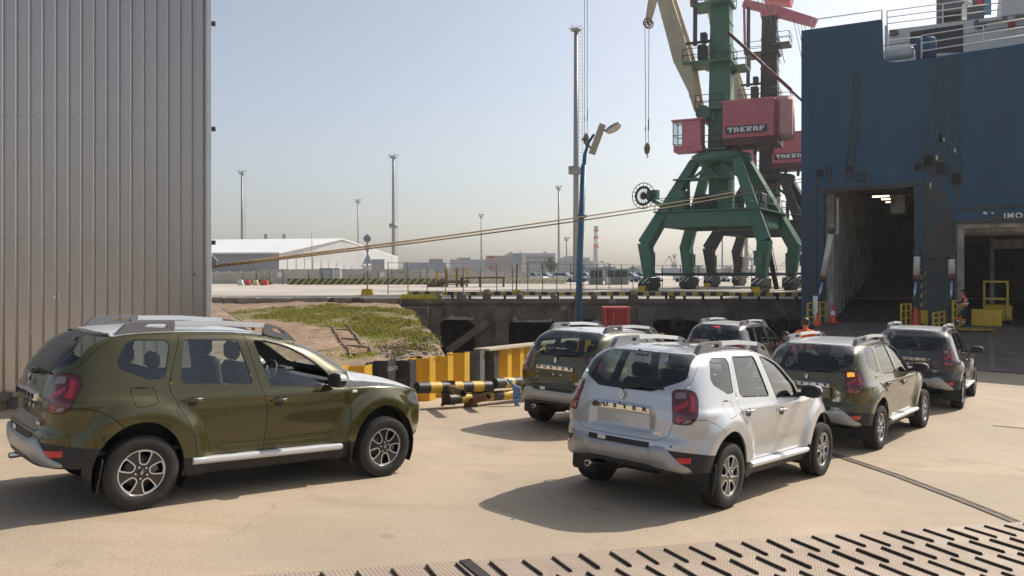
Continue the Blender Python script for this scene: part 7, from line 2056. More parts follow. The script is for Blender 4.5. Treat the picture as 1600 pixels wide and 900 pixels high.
for (x0_, y0_, x1_, y1_, m) in ((605, 722, 660, 785, 0), (565, 765, 600, 800, 0), (665, 757, 715, 822, 0), (738, 808, 788, 868, 0), (107, 795, 135, 830, 0), (155, 782, 178, 828, 1), (680, 622, 697, 670, 0), (246, 780, 277, 806, 0), (250, 806, 275, 835, 1)):
    a_, b_ = cr(x0_, y0_), cr(x1_, y1_)
    f = MB(); P_ = [SP(*p) for p in ((a_[0], a_[1]), (b_[0], a_[1]), (b_[0], b_[1]), (a_[0], b_[1]))]
    ins = [(p[0] * .82 + sum(k[0] for k in P_) / 4 * .18, p[1] * .82 + sum(k[1] for k in P_) / 4 * .18) for p in P_]
    f.prism([P_[::-1], ins[::-1]], SM(-.09), .09); fr_ = f.build('fairlead', M_HULLG, ship)
    q = MB(); q.prism([ins[::-1]], SM(-.025), .02); q.build('opening_shade', M_HOLE if not m else M_HULLD, fr_)  # flat sheet paints the shade of a hole; the plate isn't cut
edge([cr(288, 808), cr(352, 806), cr(352, 864), cr(288, 866)], .10, .09, M_HULLG, 'square_frame', True)
for (x, y, r, m) in ((cr(320, 835)[0], cr(320, 835)[1], .16, M_HULLD), (1460, 399, .22, M_RUSTW), (1463, 303, .14, M_RUSTW), (1559, 339, .14, M_RUSTW)):
    q = MB(); s_, z_ = SP(x, y); q.lathe([(.001, .09), (r * .6, .09), (r, .05), (r, 0)], o=S3(s_, z_, 0), ax=SNn, n=14); q.build('pad_eye', m, ship)
rs_ = random.Random(3)
for k, (x, y, w_, h_) in enumerate(((1454, 290, 3, 14), (1464, 247, 4, 10), (1470, 262, 3, 16), (1539, 333, 9, 5), (1563, 341, 4, 5), (1551, 333, 6, 3), (1258, 455, 4, 12), (1492, 235, 4, 9), (1475, 218, 3, 8), (1463, 440, 6, 5))):
    pts = [(x + w_ / 2 * math.cos(a_) * rs_.uniform(.5, 1.1), y + h_ / 2 * math.sin(a_) * rs_.uniform(.5, 1.1)) for a_ in [k2 * 6.2832 / 9 for k2 in range(9)]]
    patch(pts[::-1], M_WHS if k not in (6, 9) else M_RUSTW, 'paint_scar', .024 if k != 5 else .028)
rs_ = random.Random(12)
for x, y, w_, h_ in ((1443, 262, 5, 34), (1452, 265, 4, 50), (1466, 275, 6, 40), (1497, 290, 5, 32), (1278, 277, 3, 26), (1298, 277, 3, 20), (1320, 270, 4, 26), (1474, 335, 4, 90), (1458, 405, 5, 70), (1350, 288, 3, 8), (1400, 98, 3, 46), (1560, 90, 3, 60), (1480, 122, 3, 40), (1265, 60, 2, 50)):
    pts = [(x - w_ / 2, y), (x + w_ / 2, y), (x + w_ * .38, y + h_ * .5), (x + w_ * rs_.uniform(-.1, .2), y + h_), (x - w_ * .3, y + h_ * .45)]
    patch(pts[::-1], M_STREAK, 'rust_streak', .0225 if y > 280 else .0135)
me = text_mesh('IMO', .36, .012, bold=.012, spacing=1.25); me.materials.append(M_SIGNW)
s_, z_ = SP(1583, 337.5); link('ship_number', me, ship, M=SM(-.035) @ Matrix.Translation((s_, z_, 0)) @ Matrix.Rotation(math.radians(1.0), 4, 'Z'))
# plate seams of the hull
for zz_ in (11.2, 8.6, 6.0):
    q = MB(); q.beam(S3(.1, zz_, -.002), S3(sR, zz_ + .35, -.002), .010, .035, up=(0, 0, 1)); q.build('weld_seam', M_HULL, ship)
for ss_ in (1.35, 5.0, 8.2, 11.4):
    q = MB(); q.beam(S3(ss_, 4.5, -.003), S3(ss_, min(10.5, 12.0), -.003), .010, .03, up=SX); q.build('weld_seam', M_HULL, ship)
# ---- deckhouse, railings, funnel
O1 = 7.0
def SD(px, py, o): return SP(px, py, o)
q = MB(); q.prism([[SD(1384, 110, O1), SD(1760, 110, O1), SD(1760, 8, O1), SD(1566, 25, O1), SD(1386, 47, O1)]], SM(O1), 14); dh = q.build('deckhouse', M_WHS, ship)
q = MB(); q.prism([[SD(1566, 25, O1 - .6), SD(1760, 4, O1 - .6), SD(1760, -40, O1 - .6), SD(1563, -40, O1 - .6)]], SM(O1 - .6), 14); q.build('bridge_wing', M_WHS, dh)
q = MB(); q.prism([[SD(1422, 84, O1), SD(1505, 82, O1), SD(1505, 38, O1), SD(1422, 50, O1)]], SM(O1 - .02), .02); q.build('opening_shade', mat('deck_opening_shade', (.03, .03, .04), rough=.6), dh)  # flat dark sheet stands in for the shade inside an opening
q = MB(); q.prism([[SD(1462, 84, O1), SD(1464, 84, O1), SD(1464, 43, O1), SD(1462, 43, O1)]], SM(O1 - .06), .04); q.build('opening_post', M_HULLD, dh)
for x0_, y0_, x1_, y1_ in ((1523, 33, 1539, 44), (1387, 49, 1402, 55)):
    q = MB(); q.prism([round_poly([SD(x0_, y1_, O1), SD(x1_, y1_, O1), SD(x1_, y0_, O1), SD(x0_, y0_, O1)], .12, 3)], SM(O1 - .05), .05); wn = q.build('window', mat('ship_window', (.03, .032, .035), rough=.1, coat=1), dh)
    P_ = round_poly([SD(x0_ - 1.5, y1_ + 1.5, O1), SD(x1_ + 1.5, y1_ + 1.5, O1), SD(x1_ + 1.5, y0_ - 1.5, O1), SD(x0_ - 1.5, y0_ - 1.5, O1)], .18, 3)
    Q_ = round_poly([SD(x0_, y1_, O1), SD(x1_, y1_, O1), SD(x1_, y0_, O1), SD(x0_, y0_, O1)], .12, 3)
    q = MB(); q.prism([P_, Q_], SM(O1 - .07), .07); q.build('window_frame', M_RUSTW, wn)
q = MB(); s_, z_ = SD(1546, 34, O1); q.box(S3(s_, z_, O1 - .3), (1.0, .4, .16), rot=Matrix.Rotation(math.radians(-30), 3, 'Z')); q.build('deck_lamp', M_WHS, dh)
q = MB(); s_, z_ = SD(1580.5, 35, O1); q.cyl(S3(s_, z_ - .35, O1 - .3), S3(s_, z_ + .0, O1 - .3), .17, n=12); q.build('red_lamp', mat('red_lamp_paint', (.4, .03, .03), rough=.4), dh)
q = MB(); q.cyl(S3(s_, z_ + .0, O1 - .3), S3(s_, z_ + .3, O1 - .3), .2, n=12); q.build('lamp_cap', M_WHS, dh)
def srail(pts, h, o, nm='deck_rail', m=M_WHS, rows_=3, step=2.4):
    q = MB(); P_ = [SD(x, y, o) for x, y in pts]
    for a_, b_ in zip(P_[:-1], P_[1:]):
        n_ = max(1, round(abs(b_[0] - a_[0]) / step))
        for k in range(n_ + 1):
            s_ = a_[0] + (b_[0] - a_[0]) * k / n_; z_ = a_[1] + (b_[1] - a_[1]) * k / n_; q.cyl(S3(s_, z_, o), S3(s_, z_ + h, o), .035, n=5)
        for r_ in range(rows_): f_ = (r_ + 1) / rows_; q.cyl(S3(a_[0], a_[1] + h * f_, o), S3(b_[0], b_[1] + h * f_, o), .03, n=5)
    return q.build(nm, m, ship)
srail([(1440, 92), (1640, 62)], 1.15, .25); srail([(1384, 97), (1440, 92)], 1.15, 3)
srail([(1386, 47), (1566, 25)], 1.1, O1 + .1); srail([(1268, 46), (1378, 31)], .5, .25, rows_=1, step=4)
srail([(1566, 25), (1760, 4)], 1.1, O1 - .5)
q = MB(); s_, z_ = SD(1447, 76, 1.6); q.lathe([(.001, .55), (.40, .52), (.48, .35), (.46, -.5), (.001, -.52)], o=S3(s_, z_, 1.6), n=14); q.build('blue_covered_winch', mat('blue_tarp', (.03, .10, .22), rough=.8, noise_amt=.4, scale=4, bump=.5, bscale=6), ship)
q = MB(); s_, z_ = SD(1405, 84, 2.0); q.box(S3(s_, z_, 2.0), (1.4, .8, .5), rot=Matrix.Rotation(math.radians(-30), 3, 'Z'), bev=.1); q.cyl(S3(s_ - .6, z_, 2.2), S3(s_ - .6, z_ + 1.6, 2.2), .12, n=8); q.build('deck_locker', M_WHS, ship)
O2 = 16
q = MB(); q.prism([[SD(1463, 45, O2), SD(1538, 40, O2), SD(1538, -20, O2), SD(1463, -10, O2)]], SM(O2), 6); fn = q.build('funnel', mat('funnel_grey', (.10, .105, .12), rough=.6, noise_amt=.2, scale=1), ship)
for xa, xb, c_ in ((1526, 1535.5, (.45, .03, .06)), (1538, 1549, (.10, .22, .28))):
    q = MB(); q.prism([[SD(xa, 10 if xa < 1530 else 24, O2), SD(xb, 9 if xa < 1530 else 23, O2), SD(xb, -22, O2), SD(xa, -20, O2)]], SM(O2 - .06), .06); q.build('funnel_band', mat('funnel_band_%d' % xa, c_, rough=.6), fn)
q = MB(); q.prism([[SD(1475, 34, O2), SD(1500, 31, O2), SD(1500, 18, O2), SD(1475, 20, O2)]], SM(O2 - .05), .05); q.build('funnel_louvre', M_HOLE, fn)
q = MB(); P_ = [S3(*SD(x, y, O1 + 1), O1 + 1) for x, y in ((1507, 30), (1507, 8), (1510, 4), (1515, 5), (1516, 9))]; q.tube(P_, .13, 8); q.build('vent_pipe', M_WHS, ship)
# ---- loading ramps
M_YR = mat('rail_safety_yellow', (.62, .42, .02), rough=.5, noise_amt=.2, scale=5)
def rampbuild(sa, sb, label, ln, nseg, ncol):
    o = SO + SX * sa; top = zs1
    rt = empty('loading_ramp', (o.x, o.y, top), label, 'ramp'); ir_ = Matrix.Translation(-Vector(rt.location))
    for j in range(nseg):
        for i in range(ncol):
            q = MB(); P_ = []
            for t_ in (j / nseg + .004, (j + 1) / nseg - .004):
                for u_ in (i / ncol + .006, (i + 1) / ncol - .006):
                    p = SO + SX * (sa + (sb - sa) * u_) + SNn * (.05 + ln * t_)
                    zg = gz(p.x, p.y) if t_ > .97 else 0
                    foot_ = SO + SX * (sa + (sb - sa) * u_) + SNn * (ln + .05); z1_ = gz(foot_.x, foot_.y) + .03
                    P_.append(Vector((p.x, p.y, top + (z1_ - top) * t_)))
            dn = Vector((0, 0, -.12))
            vs = [ir_ @ p for p in P_] + [ir_ @ (p + dn) for p in P_]
            q.add(vs, [(1, 0, 2, 3), (4, 5, 7, 6), (0, 1, 5, 4), (1, 3, 7, 5), (3, 2, 6, 7), (2, 0, 4, 6)])
            q.build('ramp_panel', M_DECK, rt)
    q = MB()
    for t0, t1, u0, u1 in [(k / nseg - .006, k / nseg + .006, 0, 1) for k in range(1, nseg)] + [(0, 1, k / ncol - .008, k / ncol + .008) for k in range(1, ncol)]:
        P_ = []
        for t_ in (t0, t1):
            for u_ in (u0, u1):
                p = SO + SX * (sa + (sb - sa) * u_) + SNn * (.05 + ln * t_)
                foot_ = SO + SX * (sa + (sb - sa) * u_) + SNn * (ln + .05); z1_ = gz(foot_.x, foot_.y) + .03
                P_.append(ir_ @ Vector((p.x, p.y, top + (z1_ - top) * t_ + (.006 if t1 - t0 < .5 else .010))))
        q.add(P_, [(1, 0, 2, 3)])
    q.build('ramp_seam', M_SEAM, rt)
    q = MB()
    for u_ in (0, 1):
        a_ = SO + SX * (sa + (sb - sa) * u_); b_ = a_ + SNn * (ln * .93)
        q.beam(ir_ @ Vector((a_.x, a_.y, top + .08)), ir_ @ Vector((b_.x, b_.y, gz(b_.x, b_.y) + .16)), .14, .22)
    q.build('ramp_kerb', M_HULLG, rt)
    return rt
rampbuild(a0 - .35, a1 + .35, 'brown steel ramp leading up into the left stern door', 9.2, 4, 3)
rampbuild(b0_ - .5, 15.9, 'wide brown steel ramp with pale seams before the right stern door', 8.6, 4, 5)
# ---- hydraulic rams
M_CYL = mat('ram_white', (.66, .64, .60), rough=.4, noise_amt=.25, scale=5, dirt=(.35, .20, .10), dscale=4, dthr=(.62, .72)); M_ROD = mat('ram_rod', (.30, .36, .46), rough=.2, metal=.9)
for top_, mid, bot, lab in (((1299, 362), (1286.5, 431), (1277, 484), 'leaning white hydraulic ram left of the left stern door'), ((1433, 397), (1432, 430), (1426.5, 487), 'white hydraulic ram at the right side of the left stern door'), ((1487, 401), (1487, 428), (1485.5, 492), 'white hydraulic ram with dark cap between the two stern doors')):
    o = -.55
    P_ = [SP(*p, o) for p in (top_, mid, bot)]; W3 = [SO + SX * s_ - SNn * o + Vector((0, 0, z_)) for s_, z_ in P_]
    e = empty('hydraulic_ram', W3[2], lab, 'hydraulic ram', 'hydraulic rams of the stern ramps'); ie = Matrix.Translation(-Vector(e.location))
    q = MB(); q.cyl(ie @ W3[0], ie @ W3[1], .15, n=12); q.build('barrel', M_CYL, e)
    q = MB(); q.lathe([(.001, -.12), (.15, -.12), (.19, 0), (.19, .18), (.001, .18)], o=ie @ W3[0], ax=(W3[0] - W3[1]), n=12); q.build('cap', M_HULLG, e)
    q = MB(); q.cyl(ie @ W3[1], ie @ (W3[1] + (W3[1] - W3[0]).normalized() * .22), .17, n=12); q.build('gland', M_RUST, e)
    q = MB(); q.cyl(ie @ W3[1], ie @ W3[2], .07, n=10); q.build('rod', M_ROD, e)
# striped guard on the door edge
q = MB(); P_ = [SP(1438.5, 420), (SP(1438.5, 420)[0], zs1 + .1), (SP(1446.5, 420)[0], zs1 + .1), SP(1446.5, 420)]
q.prism([P_], SM(-.06), .05); 
M_HAZ2 = diag_mat('hazard_yellow_black', (.50, .36, .06), (.03, .03, .03), 2.2)
q.build('hazard_board', M_HAZ2, ship)
# ---- yellow railings, cones, boxes at the ramp head
def yrail(pts, label, h=1.05, o=-.4, n_=2):
    W3 = [SO + SX * SP(x, y, oo)[0] - SNn * oo for x, y, oo in pts]
    e = empty('safety_railing', Vector((W3[0].x, W3[0].y, zs1)), label, 'railing'); ie = Matrix.Translation(-Vector(e.location))
    for a_, b_ in zip(W3[:-1], W3[1:]):
        for k in range(n_ + 1):
            q = MB(); p = a_.lerp(b_, k / n_); p = ie @ Vector((p.x, p.y, zs1)); q.box(p + Vector((0, 0, h / 2)), (.07, .07, h)); q.build('upright', M_YR, e)
    q = MB()
    for a_, b_ in zip(W3[:-1], W3[1:]):
        for f_ in (.35, .68, 1.0): q.beam(ie @ Vector((a_.x, a_.y, zs1 + h * f_)), ie @ Vector((b_.x, b_.y, zs1 + h * f_)), .06, .07)
    q.build('rail_bar', M_YR, e); return e
yrail([(1262, 505, -3.0), (1290, 503, -.5)], 'yellow safety railing left of the left ramp', n_=3)
yrail([(1408, 507, -2.0), (1423, 505, -.6)], 'yellow safety railing right of the left ramp', n_=2)
yrail([(1458, 508, -3.6), (1476, 508, -1.6)], 'short yellow railing on the middle between both ramps', h=.75)
yrail([(1489, 512, -2.2), (1502, 508, -.4)], 'yellow railing at the left of the right ramp by the worker', h=1.25)
def spt(x, y, o): p = SO + SX * SP(x, y, o)[0] - SNn * o; return Vector((p.x, p.y, zs1))
q = MB(); q.box((0, 0, .36), (.34, .34, .72)); q.build('yellow_post', M_YR, loc=spt(1441.5, 500, -.5), label='squat yellow post under the hazard striped door edge', cat='post')
q = MB(); q.box((0, 0, .40), (1.25, .7, .8), rot=Matrix.Rotation(math.radians(-30), 3, 'Z'), bev=.03); bxo = q.build('yellow_box', M_YR, loc=spt(1541, 500, .6), label='long yellow box standing inside the right stern door', cat='box')
e = empty('yellow_lift_frame', spt(1556, 470, 2.5), 'yellow frame of a lift truck behind the yellow box', 'lift truck')
q = MB(); R30 = Matrix.Rotation(math.radians(-30), 3, 'Z')
for x in (-.5, .5): q.box(R30 @ Vector((x, 0, 1.15)), (.1, .1, 1.9), rot=R30)
for z in (1.25, 2.1): q.box(R30 @ Vector((0, 0, z)), (1.1, .1, .1), rot=R30)
q.build('mast', M_YR, e); q = MB(); q.box(R30 @ Vector((.1, .8, .55)), (1.2, 1.5, .8), rot=R30, bev=.06); q.build('body', M_YR, e)
q = MB()
for x in (-.5, .5): q = MB(); q.lathe([(.02, .1), (.26, .1), (.26, -.1), (.02, -.1)], o=R30 @ Vector((x, .3, .26)), ax=SX, n=14); q.build('wheel', M_TYRE, e)
q = MB(); q.box((0, 0, .15), (1.9, 1.2, .10), rot=R30); q.build('yellow_sill', mat('worn_yellow_deck', (.42, .30, .05), rough=.7, noise_amt=.5, scale=3), loc=spt(1517, 510, -.9) + Vector((0, 0, -.22)), label='worn yellow painted plate under the worker at the right ramp', cat='plate')
M_ORG = mat('cone_red', (.72, .07, .04), rough=.45)
for px, py, o, h, lab in ((1301.5, 503, -.6, .95, 'tall red traffic cone inside the left side of the left ramp'), (1430.5, 503, -.8, .9, 'tall red traffic cone at the right side of the left ramp'), (1277, 507, -3.2, .62, 'small red traffic cone by the left yellow railing')):
    e = empty('traffic_cone', spt(px, py, o), lab, 'cone')
    q = MB(); q.box((0, 0, .03), (h * .48, h * .48, .06)); q.lathe([(h * .2, .06), (.03, h), (.001, h)], n=14); q.build('cone', M_ORG, e)
    q = MB(); q.lathe([(h * .2 * .64, h * .42), (h * .2 * .42, h * .64)], n=14); q.lathe([(h * .2 * .64 + .008, h * .42), (h * .2 * .42 + .012, h * .64)], n=14); q.build('white_band', M_WHITE, e)
q = MB(); q.box((0, 0, .95), (.22, .04, .9), rot=R30); q.cyl((0, 0, 0), (0, 0, .6), .03, n=6); q.build('notice_board', M_WHITE, loc=spt(1274, 505, -2.2), label='narrow white notice board on the left yellow railing', cat='sign')
# ---- mooring lines
M_ROPE = mat('mooring_rope', (.27, .19, .10), rough=.9, noise_amt=.4, scale=12)
for i, (a_, b_, r, lab) in enumerate(((at(322, 416.5, 13.9), at(1256, 278.5, 42.3), .019, 'upper of two mooring ropes stretched from warehouse corner to ship'), (at(322, 418.3, 14.0), at(1256, 283.5, 42.2), .019, 'lower of two mooring ropes stretched from warehouse corner to ship'))):
    q = MB(); n_ = 30; pts = []
    for k in range(n_ + 1):
        t_ = k / n_; p = a_.lerp(b_, t_); p.z -= .35 * 4 * t_ * (1 - t_) * (.55 + .1 * i); pts.append(p)
    q.tube(pts, r, 8); q.build('mooring_rope', M_ROPE, label=lab, cat='rope', group='mooring ropes')
# ================================================================ people
M_SKIN = mat('skin', (.50, .29, .20), rough=.5, noise_amt=.1, scale=30); M_HAIR = mat('brown_hair', (.060, .032, .018), rough=.6, noise_amt=.5, scale=60); M_HAIRD = mat('black_hair', (.015, .012, .010), rough=.6)
M_ORV = mat('orange_vest', (.95, .16, .03), rough=.7, noise_amt=.15, scale=12); M_NAVY = mat('navy_overall', (.025, .04, .085), rough=.85, noise_amt=.3, scale=10); M_TAPE = mat('reflective_tape', (.72, .73, .72), rough=.35, metal=.2)
M_SHOE = mat('work_boot', (.03, .026, .022), rough=.7); M_EYE = mat('eye_dark', (.02, .015, .012), rough=.3); M_LIP = mat('lip', (.42, .18, .15), rough=.5)
def skin_mesh(nodes, edges, root, sub=2):
    me = bpy.data.meshes.new('body'); me.from_pydata([n[0] for n in nodes], edges, [])
    o = bpy.data.objects.new('body', me); COL.objects.link(o)
    m = o.modifiers.new('skin', 'SKIN'); m.use_smooth_shade = True; m.branch_smoothing = .6
    s = o.modifiers.new('sub', 'SUBSURF'); s.levels = sub; s.render_levels = sub
    for v, n in zip(me.skin_vertices[0].data, nodes):
        v.radius = n[1] if isinstance(n[1], tuple) else (n[1], n[1]); v.use_root = False
    me.skin_vertices[0].data[root].use_root = True
    dg = bpy.context.evaluated_depsgraph_get(); dg.update()
    r = bpy.data.meshes.new_from_object(o.evaluated_get(dg)); bpy.data.objects.remove(o); bpy.data.meshes.remove(me)
    return r
def person(root, J, mats_by_node, head_dir, hair, hairm):
    """J: dict of joints (metres, person's frame). mats_by_node: (joint -> material)"""
    V = lambda k: Vector(J[k])
    names = []; nodes = []; edges = []; nm = []
    def add(k, p, r, m, par=None):
        nodes.append((tuple(p), r)); nm.append(m); names.append(k)
        if par is not None: edges.append((names.index(par), len(names) - 1))
    up = mats_by_node
    add('pelvis', V('pelvis'), (.155, .125), up['hip'])
    add('waist', V('pelvis').lerp(V('chest'), .45), (.145, .11), up['torso'], 'pelvis'); add('chest', V('chest'), (.175, .125), up['torso'], 'waist')
    nk = V('neck'); hd = V('head')
    add('collar', V('chest').lerp(nk, .62), (.12, .09), up['torso'], 'chest'); add('neck', nk, .058, M_SKIN, 'collar')
    hdir = (hd - nk).normalized(); fd = Vector(head_dir).normalized(); fd = (fd - hdir * fd.dot(hdir)).normalized(); sd = hdir.cross(fd)
    add('jaw', nk + hdir * .075 + fd * .025, (.062, .068), M_SKIN, 'neck'); add('skull', hd, (.078, .094), M_SKIN, 'jaw'); add('crown', hd + hdir * .075 - fd * .012, (.062, .074), M_SKIN, 'skull')
    for s in 'RL':
        sh, el, wr = V('sh' + s), V('el' + s), V('wr' + s)
        add('sh' + s, sh, .066, up['torso'], 'collar'); add('ua' + s, sh.lerp(el, .5), .053, up['sleeve'], 'sh' + s); add('el' + s, el, .045, up['sleeve'], 'ua' + s); add('fa' + s, el.lerp(wr, .45), .042, up['sleeve'], 'el' + s); add('wr' + s, wr, .029, M_SKIN, 'fa' + s)
        d = (wr - el).normalized(); side_ = (d.cross(Vector((0, 1, 0)))).normalized() if abs(d.y) < .9 else Vector((1, 0, 0))
        palm = wr + d * .065; add('pm' + s, palm, (.040, .020), M_SKIN, 'wr' + s)
        nrm_ = d.cross(side_)
        for f in range(4):
            o = side_ * ((f - 1.5) * .019); L_ = (.072, .082, .078, .060)[f]
            b = palm + d * .030 + o; k1 = b + d * L_ * .5 + nrm_ * .008; k2 = k1 + (d * .7 + nrm_ * .6).normalized() * L_ * .5
            add(f'f{f}a{s}', b, .010, M_SKIN, 'pm' + s); add(f'f{f}b{s}', k1, .009, M_SKIN, f'f{f}a{s}'); add(f'f{f}c{s}', k2, .0075, M_SKIN, f'f{f}b{s}')
        b = palm - d * .03 + side_ * .036; add('t1' + s, b, .012, M_SKIN, 'pm' + s); add('t2' + s, b + (d * .7 + side_ * .6).normalized() * .045, .010, M_SKIN, 't1' + s)
        hp, kn, an = V('hp' + s), V('kn' + s), V('an' + s)
        add('hp' + s, hp, .098, up['hip'], 'pelvis'); add('th' + s, hp.lerp(kn, .5), .082, up['leg'], 'hp' + s); add('kn' + s, kn, .062, up['leg'], 'th' + s); add('cf' + s, kn.lerp(an, .4), .060, up['leg'], 'kn' + s); add('an' + s, an, .046, up['leg'], 'cf' + s)
        toe = V('toe' + s); add('hl' + s, an + Vector((0, 0, -.05)), .045, M_SHOE, 'an' + s); add('to' + s, toe, (.045, .032), M_SHOE, 'hl' + s)
    me = skin_mesh(nodes, edges, 0)
    ms = list(dict.fromkeys([*nm, up['torso']]));
    for m in ms: me.materials.append(m)
    P_ = np.array([n[0] for n in nodes]); idx = [ms.index(m) for m in nm]
    for pl_ in me.polygons:
        c = np.array(pl_.center); pl_.material_index = idx[int(np.argmin(((P_ - c) ** 2).sum(1) - np.array([(n[1][0] if isinstance(n[1], tuple) else n[1]) ** 2 for n in nodes])))]; pl_.use_smooth = True
    b = link('body', me, root)
    FM = Matrix(((sd.x, fd.x, hdir.x, hd.x), (sd.y, fd.y, hdir.y, hd.y), (sd.z, fd.z, hdir.z, hd.z), (0, 0, 0, 1)))
    def ell(c, r, n=10, m=8):
        vs = []; fs = []
        for i in range(m + 1):
            t = math.pi * i / m
            for j in range(n): a = 6.2832 * j / n; vs.append(FM @ Vector((c[0] + r[0] * math.sin(t) * math.cos(a), c[1] + r[1] * math.sin(t) * math.sin(a), c[2] + r[2] * math.cos(t))))
        for i in range(m):
            for j in range(n): fs.append((i * n + j, (i + 1) * n + j, (i + 1) * n + (j + 1) % n, i * n + (j + 1) % n))
        return vs, fs
    q = MB()
    for s in (-1, 1): q.add(*ell((s * .030, .083, .0), (.011, .008, .007)), smooth=True)
    q.build('eye', M_EYE, root); q = MB(); q.add(*ell((0, .098, -.030), (.014, .020, .026)), smooth=True); q.build('nose', M_SKIN, root)
    q = MB(); q.add(*ell((0, .080, -.070), (.024, .010, .008)), smooth=True); q.build('mouth', M_LIP, root)
    for s in (-1, 1): q = MB(); q.add(*ell((s * .080, -.005, -.015), (.010, .022, .033)), smooth=True); q.build('ear', M_SKIN, root)
    q = MB(); vs, fs = ell((0, -.012, .028), (.086, .104, .098), 18, 14)
    loc_ = [FM.inverted() @ v for v in vs]
    keep = [f for f in fs if np.mean([loc_[i].z for i in f]) > .045 or (np.mean([loc_[i].y for i in f]) < -.005 and np.mean([loc_[i].z for i in f]) > -.055)]
    r = random.Random(2); vs = [v + Vector((r.uniform(-1, 1), r.uniform(-1, 1), r.uniform(-1, 1))) * .006 for v in vs]
    q.add(vs, keep, smooth=True); q.build('hair', hairm, root)
    return b
def band(root, c, ax, r, h, m, nm='reflective_band'):
    q = MB(); a = Vector(ax).normalized(); u = Vector((1, 0, 0)) if abs(a.x) < .9 else Vector((0, 1, 0)); u = (u - a * u.dot(a)).normalized(); w_ = a.cross(u)
    n = 18; vs = [Vector(c) + a * z + u * math.cos(6.2832 * j / n) * r[0] + w_ * math.sin(6.2832 * j / n) * r[1] for z in (-h / 2, h / 2) for j in range(n)]
    q.add(vs, [(j, (j + 1) % n, n + (j + 1) % n, n + j) for j in range(n)], smooth=True); q.build(nm, m, root)
WM = dict(torso=M_ORV, sleeve=M_ORV, hip=M_NAVY, leg=M_NAVY)
# worker leaning on the yellow railing at the ship, facing left towards the left door
p = spt(1508, 511, -1.25)
w1 = empty('person', p, 'worker in navy overalls and orange jacket leaning on the yellow railing at ship', 'person', rz=math.radians(62))
J = dict(pelvis=(0, -.05, .93), chest=(0, .03, 1.30), neck=(0, .08, 1.50), head=(0, .11, 1.645), shR=(.19, .04, 1.42), elR=(.27, .16, 1.16), wrR=(.16, .40, 1.12), shL=(-.19, .05, 1.42), elL=(-.28, .15, 1.17), wrL=(-.16, .42, 1.16),
         hpR=(.10, -.04, .90), knR=(.13, .10, .50), anR=(.13, .02, .10), toeR=(.15, .18, .035), hpL=(-.10, -.04, .90), knL=(-.10, .26, .58), anL=(-.08, .30, .16), toeL=(-.08, .46, .13))
person(w1, J, dict(torso=M_ORV, sleeve=M_NAVY, hip=M_NAVY, leg=M_NAVY), (0, 1, -.1), None, M_HAIRD)
band(w1, (0, -.01, 1.12), (0, .2, 1), (.185, .145), .06, M_TAPE); band(w1, (0, .03, 1.28), (0, .2, 1), (.205, .155), .05, M_TAPE)
for k, (a_, b_) in enumerate((('knR', 'anR'), ('knL', 'anL'))):
    c = Vector(J[a_]).lerp(Vector(J[b_]), .35); band(w1, c, Vector(J[a_]) - Vector(J[b_]), (.077, .077), .10, M_ORV, 'orange_band'); c = Vector(J[a_]).lerp(Vector(J[b_]), .62); band(w1, c, Vector(J[a_]) - Vector(J[b_]), (.072, .072), .06, M_TAPE)
# man in orange vest seen from behind, beyond the third car
d = 19.3; X = X_(1259, d); z = gz(X, d)
w2 = empty('person', (X, d, z), 'man with short brown hair in orange vest, seen from behind over a car roof', 'person', rz=math.radians(-18)); sc_ = (Z_(496.5, d) - z) / 1.78; w2.scale = (sc_, sc_, sc_)
J2 = dict(pelvis=(0, 0, .95), chest=(0, .02, 1.32), neck=(0, .03, 1.51), head=(0, .05, 1.655), shR=(.20, .02, 1.43), elR=(.27, -.02, 1.14), wrR=(.24, .14, .92), shL=(-.20, .02, 1.43), elL=(-.27, -.02, 1.14), wrL=(-.24, .14, .92),
          hpR=(.10, 0, .92), knR=(.12, .02, .50), anR=(.12, -.03, .09), toeR=(.14, .14, .035), hpL=(-.10, 0, .92), knL=(-.12, .02, .50), anL=(-.12, -.03, .09), toeL=(-.14, .14, .035))
person(w2, J2, WM, (0, 1, 0), None, M_HAIR)
band(w2, (0, .01, 1.15), (0, .1, 1), (.185, .145), .05, M_TAPE)
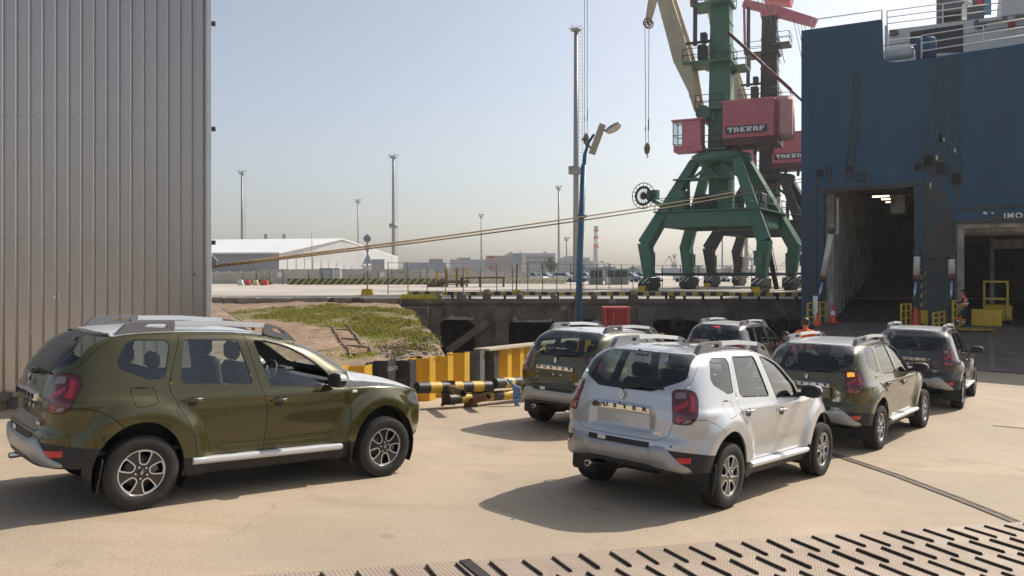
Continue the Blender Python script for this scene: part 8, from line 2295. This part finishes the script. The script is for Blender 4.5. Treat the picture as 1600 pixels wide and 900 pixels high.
# man bending to the window of the brown car
cm = car_matrix('F'); fpos = cm @ Vector((1.72, -1.42, 0)); z = gz(fpos.x, fpos.y)
ang = CARS['F'][2]                                   # faces the car side (left of its travel)
w3 = empty('person', (fpos.x, fpos.y, z), 'brown haired man bending to the right window of the dark brown car', 'person', rz=ang)
J3 = dict(pelvis=(0, -.16, .88), chest=(0, .08, 1.10), neck=(0, .24, 1.19), head=(.0, .35, 1.285), shR=(.19, .14, 1.16), elR=(.26, .30, .98), wrR=(.20, .44, 1.04), shL=(-.19, .14, 1.16), elL=(-.26, .30, .98), wrL=(-.20, .44, 1.04),
          hpR=(.10, -.15, .85), knR=(.13, -.02, .46), anR=(.13, -.10, .09), toeR=(.14, .06, .035), hpL=(-.10, -.15, .85), knL=(-.13, -.02, .46), anL=(-.13, -.10, .09), toeL=(-.14, .06, .035))
person(w3, J3, dict(torso=M_NAVY, sleeve=M_NAVY, hip=M_NAVY, leg=M_NAVY), (-.2, 1, -.2), None, M_HAIR)
# amber lamp lit on the third car
for tl in under(CAR['C'], 'taillight')[:1]:
    q = MB(); pts = [LAMPXY(a_, b_, .004) for a_, b_ in ((.67, 1.15), (.74, 1.155), (.82, 1.16), (.82, 1.215), (.74, 1.22), (.68, 1.21))]
    pts = [Vector((p.x, -p.y, p.z)) for p in pts]
    q.add(pts, [(4, 3, 2, 1), (5, 4, 1, 0)]); q.build('amber_lamp', M_BULB, tl)
# ================================================================ haze over the port
hm = bpy.data.materials.new('haze_air'); hm.use_nodes = True; n_ = hm.node_tree.nodes; n_.clear()
o_ = n_.new('ShaderNodeOutputMaterial'); pv = n_.new('ShaderNodeVolumePrincipled'); pv.inputs['Color'].default_value = (.97, .97, .97, 1); pv.inputs['Density'].default_value = 0.0004; pv.inputs['Anisotropy'].default_value = .35
hm.node_tree.links.new(pv.outputs[0], o_.inputs['Volume'])
q = MB(); q.box((0, 420, 21.5), (2600, 1160, 60)); q.build('haze', hm, kind='stuff', label='pale summer haze lying over the whole port')
